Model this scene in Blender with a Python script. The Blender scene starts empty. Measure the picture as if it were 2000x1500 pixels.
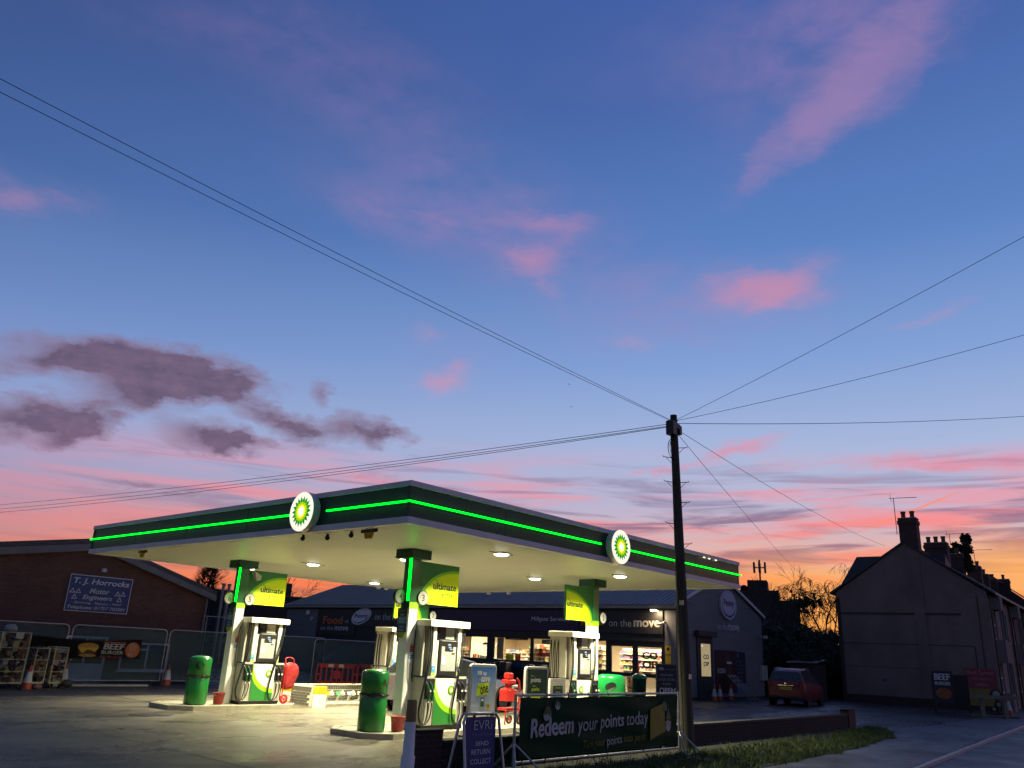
import bpy, math, random
from math import pi, sin, cos, radians, sqrt, atan2, asin
from mathutils import Matrix, Vector
random.seed(11)
scene = bpy.context.scene
COL = scene.collection

# ------------------------------------------------------------------ camera
CAM = Vector((-9.6017, -10.8044, 1.7824))
PITCH, ROLL, YAW, FPX = 0.32497, 0.048884, 0.72338, 1554.92
cf = Vector((cos(PITCH)*cos(YAW), cos(PITCH)*sin(YAW), sin(PITCH)))
cr = Vector((sin(YAW), -cos(YAW), 0)); cu = cr.cross(cf)
cr2 = cos(ROLL)*cr + sin(ROLL)*cu
cu2 = -sin(ROLL)*cr + cos(ROLL)*cu
cam_data = bpy.data.cameras.new('camera'); cam = bpy.data.objects.new('camera', cam_data)
COL.objects.link(cam)
cam.matrix_world = Matrix(((cr2.x, cu2.x, -cf.x, CAM.x), (cr2.y, cu2.y, -cf.y, CAM.y), (cr2.z, cu2.z, -cf.z, CAM.z), (0, 0, 0, 1)))
cam_data.sensor_width = 36; cam_data.lens = FPX/2000*36; cam_data.clip_end = 2000; cam_data.clip_start = 0.1
scene.camera = cam
scene.render.resolution_x = 1024; scene.render.resolution_y = 768
scene.view_settings.view_transform = 'Standard'; scene.view_settings.look = 'None'
scene.view_settings.exposure = 0; scene.view_settings.gamma = 1; scene.view_settings.use_curve_mapping = False
try:
    scene.cycles.use_denoising = True
    scene.cycles.max_bounces = 6; scene.cycles.transparent_max_bounces = 16
    scene.cycles.sample_clamp_indirect = 4
    scene.cycles.caustics_reflective = False; scene.cycles.caustics_refractive = False
except Exception: pass

def lin(r, g, b):
    def f(c):
        c /= 255.0
        return c/12.92 if c <= 0.04045 else ((c+0.055)/1.055)**2.4
    return (f(r), f(g), f(b), 1)

# ------------------------------------------------------------------ world: dusk sky
def pdir(x, y):      # bearing and height in the sky of a cloud seen in the photograph
    d = cf + cr2*((x-1000)/FPX) - cu2*((y-750)/FPX); d.normalize()
    return atan2(d.y, d.x), asin(d.z)

world = bpy.data.worlds.new('World'); scene.world = world; world.use_nodes = True
wt = world.node_tree; wt.nodes.clear(); WN = wt.nodes; WL = wt.links
def wn(t, **k):
    n = WN.new(t)
    for a, v in k.items(): setattr(n, a, v)
    return n
def wmath(op, a, b=None, c=None, clamp=False):
    n = wn('ShaderNodeMath', operation=op, use_clamp=clamp)
    for i, v in enumerate((a, b, c)):
        if v is None: continue
        if isinstance(v, (int, float)): n.inputs[i].default_value = v
        else: WL.new(v, n.inputs[i])
    return n.outputs[0]
def wrange(v, a, b, c=0.0, d=1.0, smooth=True):
    n = wn('ShaderNodeMapRange'); n.interpolation_type = 'SMOOTHSTEP' if smooth else 'LINEAR'
    WL.new(v, n.inputs[0])
    for i, q in zip((1, 2, 3, 4), (a, b, c, d)): n.inputs[i].default_value = q
    return n.outputs[0]
def wmix(fac, a, b):
    n = wn('ShaderNodeMix', data_type='RGBA')
    for s, v in ((0, fac), (6, a), (7, b)):
        if isinstance(v, (int, float)): n.inputs[s].default_value = v
        elif isinstance(v, tuple): n.inputs[s].default_value = v
        else: WL.new(v, n.inputs[s])
    return n.outputs[2]
tc = wn('ShaderNodeTexCoord'); gen = tc.outputs['Generated']
sep = wn('ShaderNodeSeparateXYZ'); WL.new(gen, sep.inputs[0])
az = wmath('ARCTAN2', sep.outputs[1], sep.outputs[0]); el = wmath('ARCSINE', sep.outputs[2])
sky_nishita = wn('ShaderNodeTexSky', sky_type='NISHITA'); sky_nishita.sun_disc = False
sky_nishita.sun_elevation = radians(-4); sky_nishita.sun_rotation = radians(80)
def ramp(fac, stops):
    n = wn('ShaderNodeValToRGB'); cr_ = n.color_ramp
    while len(cr_.elements) > 1: cr_.elements.remove(cr_.elements[-1])
    cr_.elements[0].position = stops[0][0]; cr_.elements[0].color = stops[0][1]
    for p_, c_ in stops[1:]:
        e = cr_.elements.new(p_); e.color = c_
    WL.new(fac, n.inputs[0]); return n.outputs[0]
def E_(d): return (d+5)/95.0
eln = wmath('MULTIPLY_ADD', el, 180/pi/95.0, 5/95.0)
left = [(E_(-4), lin(26, 24, 30)), (E_(-0.6), lin(90, 60, 58)), (E_(1), lin(214, 98, 84)), (E_(3.5), lin(208, 112, 108)), (E_(6), lin(190, 136, 150)),
        (E_(9), lin(160, 152, 186)), (E_(13), lin(142, 158, 204)), (E_(19), lin(108, 137, 194)), (E_(28), lin(70, 101, 160)), (E_(38), lin(58, 82, 138)), (E_(50), lin(54, 74, 130)), (E_(88), lin(44, 62, 118))]
right = [(E_(-4), lin(30, 26, 30)), (E_(-0.6), lin(150, 80, 50)), (E_(0.5), lin(255, 128, 44)), (E_(3), lin(254, 150, 70)), (E_(5), lin(250, 172, 112)), (E_(7), lin(228, 178, 168)),
         (E_(10), lin(190, 184, 208)), (E_(14), lin(168, 184, 220)), (E_(20), lin(130, 161, 214)), (E_(28), lin(92, 130, 194)), (E_(38), lin(72, 104, 170)), (E_(50), lin(60, 90, 160)), (E_(88), lin(46, 68, 126))]
SUNAZ = 0.2
cosd = wmath('COSINE', wmath('SUBTRACT', az, SUNAZ))
m_sun = wrange(cosd, 0.35, 0.98, smooth=False)
back = [(E_(-4), lin(26, 28, 34)), (E_(-0.6), lin(54, 56, 64)), (E_(1), lin(88, 90, 100)), (E_(5), lin(116, 116, 126)), (E_(10), lin(120, 124, 144)), (E_(18), lin(100, 112, 144)), (E_(30), lin(68, 88, 132)), (E_(50), lin(48, 66, 120)), (E_(88), lin(42, 60, 114))]
base = wmix(m_sun, ramp(eln, left), ramp(eln, right))
base = wmix(wrange(cosd, 0.34, -0.25), base, ramp(eln, back))
# warped bearing/height coordinates for clouds
nz = wn('ShaderNodeTexNoise'); nz.inputs['Scale'].default_value = 7; nz.inputs['Detail'].default_value = 7; nz.inputs['Roughness'].default_value = 0.62
mpn = wn('ShaderNodeMapping'); mpn.inputs['Scale'].default_value = (1, 1, 2.2); WL.new(gen, mpn.inputs[0]); WL.new(mpn.outputs[0], nz.inputs[0])
vsub = wn('ShaderNodeVectorMath', operation='SUBTRACT'); WL.new(nz.outputs['Color'], vsub.inputs[0]); vsub.inputs[1].default_value = (0.5, 0.5, 0.5)
vmul = wn('ShaderNodeVectorMath', operation='MULTIPLY'); WL.new(vsub.outputs[0], vmul.inputs[0]); vmul.inputs[1].default_value = (0.075, 0.04, 0)
cmb = wn('ShaderNodeCombineXYZ'); WL.new(az, cmb.inputs[0]); WL.new(el, cmb.inputs[1])
nz5 = wn('ShaderNodeTexNoise'); nz5.inputs['Scale'].default_value = 34; nz5.inputs['Detail'].default_value = 6; nz5.inputs['Roughness'].default_value = 0.6; WL.new(mpn.outputs[0], nz5.inputs[0])
vs2 = wn('ShaderNodeVectorMath', operation='SUBTRACT'); WL.new(nz5.outputs['Color'], vs2.inputs[0]); vs2.inputs[1].default_value = (0.5, 0.5, 0.5)
vm2 = wn('ShaderNodeVectorMath', operation='MULTIPLY'); WL.new(vs2.outputs[0], vm2.inputs[0]); vm2.inputs[1].default_value = (0.045, 0.024, 0)
va2 = wn('ShaderNodeVectorMath', operation='ADD'); WL.new(cmb.outputs[0], va2.inputs[0]); WL.new(vmul.outputs[0], va2.inputs[1])
vadd = wn('ShaderNodeVectorMath', operation='ADD'); WL.new(va2.outputs[0], vadd.inputs[0]); WL.new(vm2.outputs[0], vadd.inputs[1])
def blob(cx, cy, rx, ry, tilt=0, w=1.0, warp=True):
    t = radians(tilt)
    a0 = pdir(cx, cy); a1 = pdir(cx+rx*cos(t), cy+rx*sin(t)); b1 = pdir(cx-ry*sin(t), cy+ry*cos(t))
    va = (a1[0]-a0[0], a1[1]-a0[1]); vb = (b1[0]-a0[0], b1[1]-a0[1])
    mp = wn('ShaderNodeMapping', vector_type='TEXTURE')
    mp.inputs['Location'].default_value = (a0[0], a0[1], 0)
    mp.inputs['Rotation'].default_value = (0, 0, atan2(va[1], va[0]))
    mp.inputs['Scale'].default_value = (1.5*math.hypot(*va), 1.5*math.hypot(*vb), 1)
    WL.new(vadd.outputs[0] if warp else cmb.outputs[0], mp.inputs[0])
    g = wn('ShaderNodeTexGradient', gradient_type='SPHERICAL'); WL.new(mp.outputs[0], g.inputs[0])
    return wmath('MULTIPLY', g.outputs['Fac'], w)
def group(bl):
    s = None
    for b in bl:
        o = blob(*b); s = o if s is None else wmath('ADD', s, o)
    return s
nz2 = wn('ShaderNodeTexNoise'); nz2.inputs['Scale'].default_value = 14; nz2.inputs['Detail'].default_value = 6; nz2.inputs['Roughness'].default_value = 0.6
WL.new(mpn.outputs[0], nz2.inputs[0])
# streaked cirrus noise, long along the bearing
mps = wn('ShaderNodeCombineXYZ'); WL.new(wmath('MULTIPLY', az, 3.0), mps.inputs[0]); WL.new(wmath('MULTIPLY', el, 36.0), mps.inputs[1])
nz3 = wn('ShaderNodeTexNoise'); nz3.inputs['Scale'].default_value = 1.0; nz3.inputs['Detail'].default_value = 6; nz3.inputs['Roughness'].default_value = 0.58; nz3.inputs['Distortion'].default_value = 0.5
WL.new(mps.outputs[0], nz3.inputs[0])
mps2 = wn('ShaderNodeCombineXYZ'); WL.new(wmath('MULTIPLY_ADD', az, 5.0, 9.0), mps2.inputs[0]); WL.new(wmath('MULTIPLY_ADD', el, 60.0, 4.0), mps2.inputs[1])
nz4 = wn('ShaderNodeTexNoise'); nz4.inputs['Scale'].default_value = 1.0; nz4.inputs['Detail'].default_value = 5; nz4.inputs['Roughness'].default_value = 0.55; nz4.inputs['Distortion'].default_value = 0.8
WL.new(mps2.outputs[0], nz4.inputs[0])
nz4b = wn('ShaderNodeTexNoise'); nz4b.inputs['Scale'].default_value = 1.0; nz4b.inputs['Detail'].default_value = 7; nz4b.inputs['Roughness'].default_value = 0.62; nz4b.inputs['Distortion'].default_value = 0.6
mps3 = wn('ShaderNodeCombineXYZ'); WL.new(wmath('MULTIPLY', wmath('ADD', az, wmath('MULTIPLY', el, 0.5)), 11.0), mps3.inputs[0]); WL.new(wmath('MULTIPLY', wmath('SUBTRACT', el, wmath('MULTIPLY', az, 0.25)), 30.0), mps3.inputs[1]); WL.new(mps3.outputs[0], nz4b.inputs[0])
# mauve veil over the middle of the sky and the broad soft streak on the right
veil = group([(620, 120, 420, 110, 10, .5), (820, 330, 330, 140, 30, .7), (330, 40, 300, 60, 0, .3), (1050, 470, 300, 110, 10, .8), (1500, 50, 380, 110, -24, .9), (1600, 130, 300, 110, -40, .9), (1450, 580, 300, 80, -8, .6), (1300, 640, 330, 90, -8, .6), (60, 960, 340, 90, 3, .8), (500, 960, 330, 60, -4, .5), (1130, 950, 330, 60, 0, .6), (760, 420, 200, 50, 20, .6), (860, 700, 120, 90, 0, .5)])
veil = wmath('MULTIPLY', wrange(veil, 0.0, 1.5), wrange(nz2.outputs[0], 0.15, 0.85))
c1 = wmix(wmath('MULTIPLY', veil, 0.5), base, lin(168, 132, 178))
# pink wisps
wisp = group([(1790, 60, 240, 90, -42, .8), (1650, 180, 200, 70, -42, .9), (1590, 250, 150, 40, -42, .7), (1450, 350, 90, 34, -50, .5),
              (1075, 435, 100, 30, 6, 1.1), (1035, 500, 92, 28, -2, .9), (1060, 550, 60, 44, 40, .6), (872, 738, 60, 34, -10, .9), (830, 655, 40, 30, 0, .5), (860, 428, 110, 18, 4, .7), (700, 400, 80, 50, 40, .5),
              (1500, 562, 120, 30, 6, 1.2), (1450, 596, 130, 34, 4, .6), (1570, 530, 90, 34, -25, .7), (1235, 665, 80, 24, 4, .6), (1800, 620, 140, 18, -20, .6),
              (1440, 878, 100, 16, -14, 1.3), (1290, 915, 70, 7, -10, .9), (860, 320, 60, 20, 30, .4), (1950, 895, 150, 22, -8, 1.2), (1750, 905, 130, 16, 0, 1.0), (40, 385, 150, 50, 4, .7)])
wden = wrange(wmath('ADD', wisp, wmath('MULTIPLY_ADD', nz4b.outputs[0], 1.0, -0.55)), -0.05, 1.5)
wden = wmath('MULTIPLY', wden, wrange(wisp, 0.0, 0.6))
c2 = wmix(wmath('MULTIPLY', wden, wrange(el, radians(38), radians(20), 0.55, 0.85)), c1, wmix(wrange(el, radians(14), radians(36)), lin(222, 146, 168), lin(174, 134, 178)))
# layered bands of cloud above the horizon: coral lit parts and mauve shaded parts
bandmask = wmath('MULTIPLY', wmath('MULTIPLY', wrange(el, radians(1.2), radians(4)), wrange(el, radians(15), radians(9))), wrange(cosd, 0.0, 0.4))
sunw = wrange(cosd, 0.3, 0.95)
coral = wmath('MULTIPLY', wrange(nz3.outputs[0], 0.42, 0.62), wmath('MULTIPLY', bandmask, wmath('MULTIPLY_ADD', sunw, 0.75, 0.15)))
c3 = wmix(wmath('MULTIPLY', coral, 0.95), c2, wmix(wrange(el, radians(4), radians(11), smooth=False), lin(255, 122, 74), lin(250, 140, 148)))
mauve = wmath('MULTIPLY', wrange(nz4.outputs[0], 0.47, 0.66), wmath('MULTIPLY', bandmask, sunw))
c4 = wmix(wmath('MULTIPLY', mauve, 0.85), c3, wmix(wrange(el, radians(3), radians(10), smooth=False), lin(176, 96, 88), lin(130, 112, 146)))
# the brightest glow, low over the rooftops
glow = group([(1610, 1225, 170, 80, 0, 1.0), (1990, 1110, 260, 70, 5, 1.0), (1530, 1130, 200, 60, 0, .6)])
c5 = wmix(wmath('MULTIPLY', wrange(glow, 0.0, 1.0), 0.8), c4, lin(255, 176, 92))
# a thin contrail
trail = group([(1780, 998, 130, 2.2, -22, 1.0, False)])
c6 = wmix(wmath('MULTIPLY', wrange(trail, 0.2, 0.7), 0.8), c5, lin(255, 140, 96))
# dark purple cumulus, low on the left
dark = group([(60, 708, 110, 28, -4, .9), (190, 690, 90, 32, 4, 1.0), (310, 732, 160, 50, 4, 2.2), (440, 742, 105, 30, 12, 1.1), (290, 782, 90, 28, 0, .9), (60, 812, 130, 38, 4, 1.5), (170, 815, 70, 26, 0, 1.1),
              (395, 846, 80, 28, 8, 1.3), (470, 868, 60, 16, 6, 1.0), (500, 800, 52, 24, 20, 1.1), (560, 832, 50, 24, 14, 1.1), (625, 848, 50, 20, 0, 1.0), (710, 838, 52, 30, 4, 1.3), (765, 856, 44, 20, 0, 1.1), (632, 775, 26, 20, 60, .9),
              (250, 950, 40, 10, 0, .7), (345, 966, 36, 8, 0, .7), (140, 856, 50, 14, 0, .7), (40, 662, 60, 18, 0, .7), (240, 830, 30, 14, 0, .5)])
dden = wrange(wmath('ADD', dark, wmath('ADD', wmath('MULTIPLY_ADD', nz2.outputs[0], 1.5, -0.80), wmath('MULTIPLY_ADD', nz5.outputs[0], 1.1, -0.58))), -0.12, 1.45, smooth=False)
dden = wmath('MULTIPLY', dden, wrange(dark, 0.02, 0.35))
dden = wmath('MINIMUM', wmath('MULTIPLY', dden, 1.25), 1.0)
c7 = wmix(wmath('MULTIPLY', dden, 0.95), c6, wmix(wrange(wmath('ADD', wmath('MULTIPLY', nz5.outputs[0], 0.3), wmath('ADD', wmath('MULTIPLY', dden, -0.35), 0.75)), 0.38, 0.75), lin(78, 70, 98), lin(138, 110, 134)))
bg1 = wn('ShaderNodeBackground'); WL.new(c7, bg1.inputs[0]); bg1.inputs[1].default_value = 1.0
bg2 = wn('ShaderNodeBackground'); WL.new(sky_nishita.outputs[0], bg2.inputs[0]); bg2.inputs[1].default_value = 0.05
adds = wn('ShaderNodeAddShader'); WL.new(bg1.outputs[0], adds.inputs[0]); WL.new(bg2.outputs[0], adds.inputs[1])
wo = wn('ShaderNodeOutputWorld'); WL.new(adds.outputs[0], wo.inputs[0])
try: world.cycles.sampling_method = 'MANUAL'; world.cycles.sample_map_resolution = 512
except Exception: pass

# ------------------------------------------------------------------ materials
MATS = {}
def M(name, col, rough=0.6, metal=0.0, var=0.0, scale=4.0, bump=0.0, bscale=None, emis=None, es=0.0, col2=None, coat=0.0, rvar=0.0, stretch=None, spec=None):
    if name in MATS: return MATS[name]
    m = bpy.data.materials.new(name); m.use_nodes = True; nt = m.node_tree; N = nt.nodes; L = nt.links
    b = N['Principled BSDF']
    b.inputs['Base Color'].default_value = (*col[:3], 1); b.inputs['Roughness'].default_value = rough; b.inputs['Metallic'].default_value = metal
    if coat: b.inputs['Coat Weight'].default_value = coat
    if spec is not None: b.inputs['Specular IOR Level'].default_value = spec
    if emis: b.inputs['Emission Color'].default_value = (*emis[:3], 1); b.inputs['Emission Strength'].default_value = es
    if var or bump or col2 or rvar:
        t = N.new('ShaderNodeTexCoord'); src = t.outputs['Object']
        if stretch:
            mp = N.new('ShaderNodeMapping'); mp.inputs['Scale'].default_value = stretch; L.new(src, mp.inputs[0]); src = mp.outputs[0]
        n1 = N.new('ShaderNodeTexNoise'); n1.inputs['Scale'].default_value = scale; n1.inputs['Detail'].default_value = 8; n1.inputs['Roughness'].default_value = 0.65
        L.new(src, n1.inputs[0])
        if var or col2:
            mx = N.new('ShaderNodeMix'); mx.data_type = 'RGBA'
            r = N.new('ShaderNodeMapRange'); r.inputs[1].default_value = 0.3; r.inputs[2].default_value = 0.7; L.new(n1.outputs[0], r.inputs[0]); L.new(r.outputs[0], mx.inputs[0])
            c2 = col2 if col2 else tuple(c*(1-var) for c in col[:3])
            mx.inputs[6].default_value = (*col[:3], 1); mx.inputs[7].default_value = (*c2[:3], 1)
            L.new(mx.outputs[2], b.inputs['Base Color'])
        if rvar:
            r = N.new('ShaderNodeMapRange'); r.inputs[1].default_value = 0.35; r.inputs[2].default_value = 0.65; r.inputs[3].default_value = max(0.03, rough-rvar); r.inputs[4].default_value = min(1, rough+rvar)
            L.new(n1.outputs[0], r.inputs[0]); L.new(r.outputs[0], b.inputs['Roughness'])
        if bump:
            n2 = N.new('ShaderNodeTexNoise'); n2.inputs['Scale'].default_value = bscale or scale*8; n2.inputs['Detail'].default_value = 4; L.new(src, n2.inputs[0])
            bp = N.new('ShaderNodeBump'); bp.inputs['Strength'].default_value = bump; bp.inputs['Distance'].default_value = 0.02
            L.new(n2.outputs[0], bp.inputs['Height']); L.new(bp.outputs[0], b.inputs['Normal'])
    MATS[name] = m; return m

def glassmat(name, tint=(0.9, 0.95, 0.95), gloss=0.12, rough=0.02):
    m = bpy.data.materials.new(name); m.use_nodes = True; nt = m.node_tree; N = nt.nodes; L = nt.links; N.clear()
    o = N.new('ShaderNodeOutputMaterial'); tr = N.new('ShaderNodeBsdfTransparent'); tr.inputs[0].default_value = (*tint, 1)
    g = N.new('ShaderNodeBsdfGlossy'); g.inputs['Roughness'].default_value = rough
    mx = N.new('ShaderNodeMixShader'); fr = N.new('ShaderNodeFresnel'); fr.inputs[0].default_value = 1.5
    ad = N.new('ShaderNodeMath'); ad.operation = 'MAXIMUM'; ad.inputs[1].default_value = gloss*0.5
    L.new(fr.outputs[0], ad.inputs[0]); L.new(ad.outputs[0], mx.inputs[0]); L.new(tr.outputs[0], mx.inputs[1]); L.new(g.outputs[0], mx.inputs[2]); L.new(mx.outputs[0], o.inputs[0])
    MATS[name] = m; return m
def netmat(name, col, alpha):
    m = bpy.data.materials.new(name); m.use_nodes = True; nt = m.node_tree; N = nt.nodes; L = nt.links; N.clear()
    o = N.new('ShaderNodeOutputMaterial'); tr = N.new('ShaderNodeBsdfTransparent'); d = N.new('ShaderNodeBsdfDiffuse'); d.inputs[0].default_value = (*col, 1)
    t = N.new('ShaderNodeTexCoord'); n = N.new('ShaderNodeTexNoise'); n.inputs['Scale'].default_value = 1.6; n.inputs['Detail'].default_value = 3; L.new(t.outputs['Object'], n.inputs[0])
    r = N.new('ShaderNodeMapRange'); r.inputs[3].default_value = alpha-0.12; r.inputs[4].default_value = alpha+0.12; L.new(n.outputs[0], r.inputs[0])
    mx = N.new('ShaderNodeMixShader'); L.new(r.outputs[0], mx.inputs[0]); L.new(tr.outputs[0], mx.inputs[1]); L.new(d.outputs[0], mx.inputs[2]); L.new(mx.outputs[0], o.inputs[0])
    MATS[name] = m; return m
def emit(name, col, s):
    m = bpy.data.materials.new(name); m.use_nodes = True; nt = m.node_tree; N = nt.nodes; L = nt.links; N.clear()
    o = N.new('ShaderNodeOutputMaterial'); e = N.new('ShaderNodeEmission'); e.inputs[0].default_value = (*col[:3], 1); e.inputs[1].default_value = s
    L.new(e.outputs[0], o.inputs[0]); MATS[name] = m; return m
def brickmat(name, c1_, c2_, mortar, bw=0.225, bh=0.075, rough=0.85):
    m = bpy.data.materials.new(name); m.use_nodes = True; nt = m.node_tree; N = nt.nodes; L = nt.links
    b = N['Principled BSDF']; b.inputs['Roughness'].default_value = rough
    t = N.new('ShaderNodeTexCoord'); s = N.new('ShaderNodeSeparateXYZ'); L.new(t.outputs['Object'], s.inputs[0])
    a = N.new('ShaderNodeMath'); a.operation = 'ADD'; L.new(s.outputs[0], a.inputs[0]); L.new(s.outputs[1], a.inputs[1])
    c = N.new('ShaderNodeCombineXYZ'); L.new(a.outputs[0], c.inputs[0]); L.new(s.outputs[2], c.inputs[1])
    br = N.new('ShaderNodeTexBrick'); L.new(c.outputs[0], br.inputs[0])
    br.inputs['Scale'].default_value = 1; br.inputs['Brick Width'].default_value = bw; br.inputs['Row Height'].default_value = bh; br.inputs['Mortar Size'].default_value = 0.005
    br.inputs['Color1'].default_value = (*c1_, 1); br.inputs['Color2'].default_value = (*c2_, 1); br.inputs['Mortar'].default_value = (*mortar, 1)
    n = N.new('ShaderNodeTexNoise'); n.inputs['Scale'].default_value = 0.9; n.inputs['Detail'].default_value = 6; L.new(t.outputs['Object'], n.inputs[0])
    mx = N.new('ShaderNodeMix'); mx.data_type = 'RGBA'; mx.blend_type = 'MULTIPLY'; mx.inputs[0].default_value = 0.7
    rr = N.new('ShaderNodeMapRange'); rr.inputs[1].default_value = 0.3; rr.inputs[2].default_value = 0.7; rr.inputs[3].default_value = 0.55; rr.inputs[4].default_value = 1.1
    L.new(n.outputs[0], rr.inputs[0]); L.new(br.outputs[0], mx.inputs[6]); L.new(rr.outputs[0], mx.inputs[7]); L.new(mx.outputs[2], b.inputs['Base Color'])
    bp = N.new('ShaderNodeBump'); bp.inputs['Strength'].default_value = 0.5; bp.inputs['Distance'].default_value = 0.01; bp.invert = True; L.new(br.outputs['Fac'], bp.inputs['Height']); L.new(bp.outputs[0], b.inputs['Normal'])
    MATS[name] = m; return m

cream = M('cream paint', (0.70, 0.68, 0.58), 0.45, var=0.12, scale=3)
whitep = M('white paint', (0.80, 0.80, 0.78), 0.4, var=0.08, scale=5)
greyp = M('grey paint', (0.42, 0.41, 0.37), 0.5, var=0.15, scale=4)
silver = M('silver trim', (0.72, 0.73, 0.72), 0.45, 0.0, var=0.15, scale=2, rvar=0.1)
dgreen = M('dark green gloss', (0.008, 0.060, 0.036), 0.4, var=0.3, scale=1.5, spec=0.3)
pgreen = M('pillar green', (0.006, 0.13, 0.035), 0.3, coat=0.3, var=0.15, scale=3)
bladegreen = M('sign green', (0.006, 0.12, 0.03), 0.45)
lime = M('lime', (0.30, 0.62, 0.01), 0.45)
limey = M('yellow lime', (0.60, 0.80, 0.005), 0.45)
midlime = M('mid lime', (0.14, 0.45, 0.01), 0.45)
ink = M('black ink', (0.012, 0.02, 0.02), 0.5)
black = M('black plastic', (0.012, 0.012, 0.013), 0.45, var=0.3, scale=6)
rubber = M('black rubber', (0.010, 0.010, 0.010), 0.35, spec=0.4)
bag = M('black bin bag', (0.010, 0.010, 0.012), 0.25, bump=1.0, bscale=30)
bingreen = M('bin green', (0.005, 0.17, 0.022), 0.28, coat=0.3)
hoodgreen = M('bright bin green', (0.008, 0.30, 0.06), 0.3, coat=0.4, var=0.15, scale=5)
red = M('red paint', (0.40, 0.012, 0.010), 0.4, var=0.2, scale=8)
redbag = M('red fabric cover', (0.34, 0.014, 0.018), 0.6, var=0.25, scale=5, bump=1.0, bscale=11)
bucketred = M('bucket red', (0.34, 0.02, 0.018), 0.5, var=0.3, scale=9)
steel = M('galvanised steel', (0.45, 0.46, 0.47), 0.4, 0.7, var=0.2, scale=7)
chrome = M('chrome', (0.8, 0.8, 0.8), 0.15, 1.0)
concrete = M('concrete kerb', (0.42, 0.39, 0.30), 0.8, var=0.35, scale=5, bump=0.3)
blue = M('sticker blue', (0.05, 0.30, 0.70), 0.5)
navy = M('sign navy', (0.004, 0.045, 0.20), 0.5, var=0.2, scale=3)
signwhite = M('sign white', (0.62, 0.64, 0.68), 0.5, var=0.25, scale=9)
yellow = M('yellow paint', (0.75, 0.48, 0.01), 0.5, var=0.1, scale=8)
orange = M('sign orange', (0.75, 0.16, 0.02), 0.5)
screenlit = emit('lit screen digits', (0.7, 0.9, 1.0), 0.9)
ledmat = emit('green led', (0.0, 1.0, 0.015), 4.5)
lens = emit('lamp lens', (1.0, 0.95, 0.78), 14)
warmlens = emit('floodlight lens', (1.0, 0.78, 0.45), 30)

# ------------------------------------------------------------------ mesh builder
TEXT_CACHE = {}
def text_geo(s, bold, shear):
    k = (s, bold, shear)
    if k not in TEXT_CACHE:
        c = bpy.data.curves.new('lettering', 'FONT'); c.body = s; c.offset = bold; c.shear = shear; c.resolution_u = 3
        o = bpy.data.objects.new('lettering', c); me = bpy.data.meshes.new_from_object(o)
        vs = [(v.co.x, v.co.y) for v in me.vertices]; fs = [tuple(p.vertices) for p in me.polygons]
        bpy.data.objects.remove(o); bpy.data.meshes.remove(me); bpy.data.curves.remove(c)
        TEXT_CACHE[k] = (vs, fs)
    return TEXT_CACHE[k]

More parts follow.
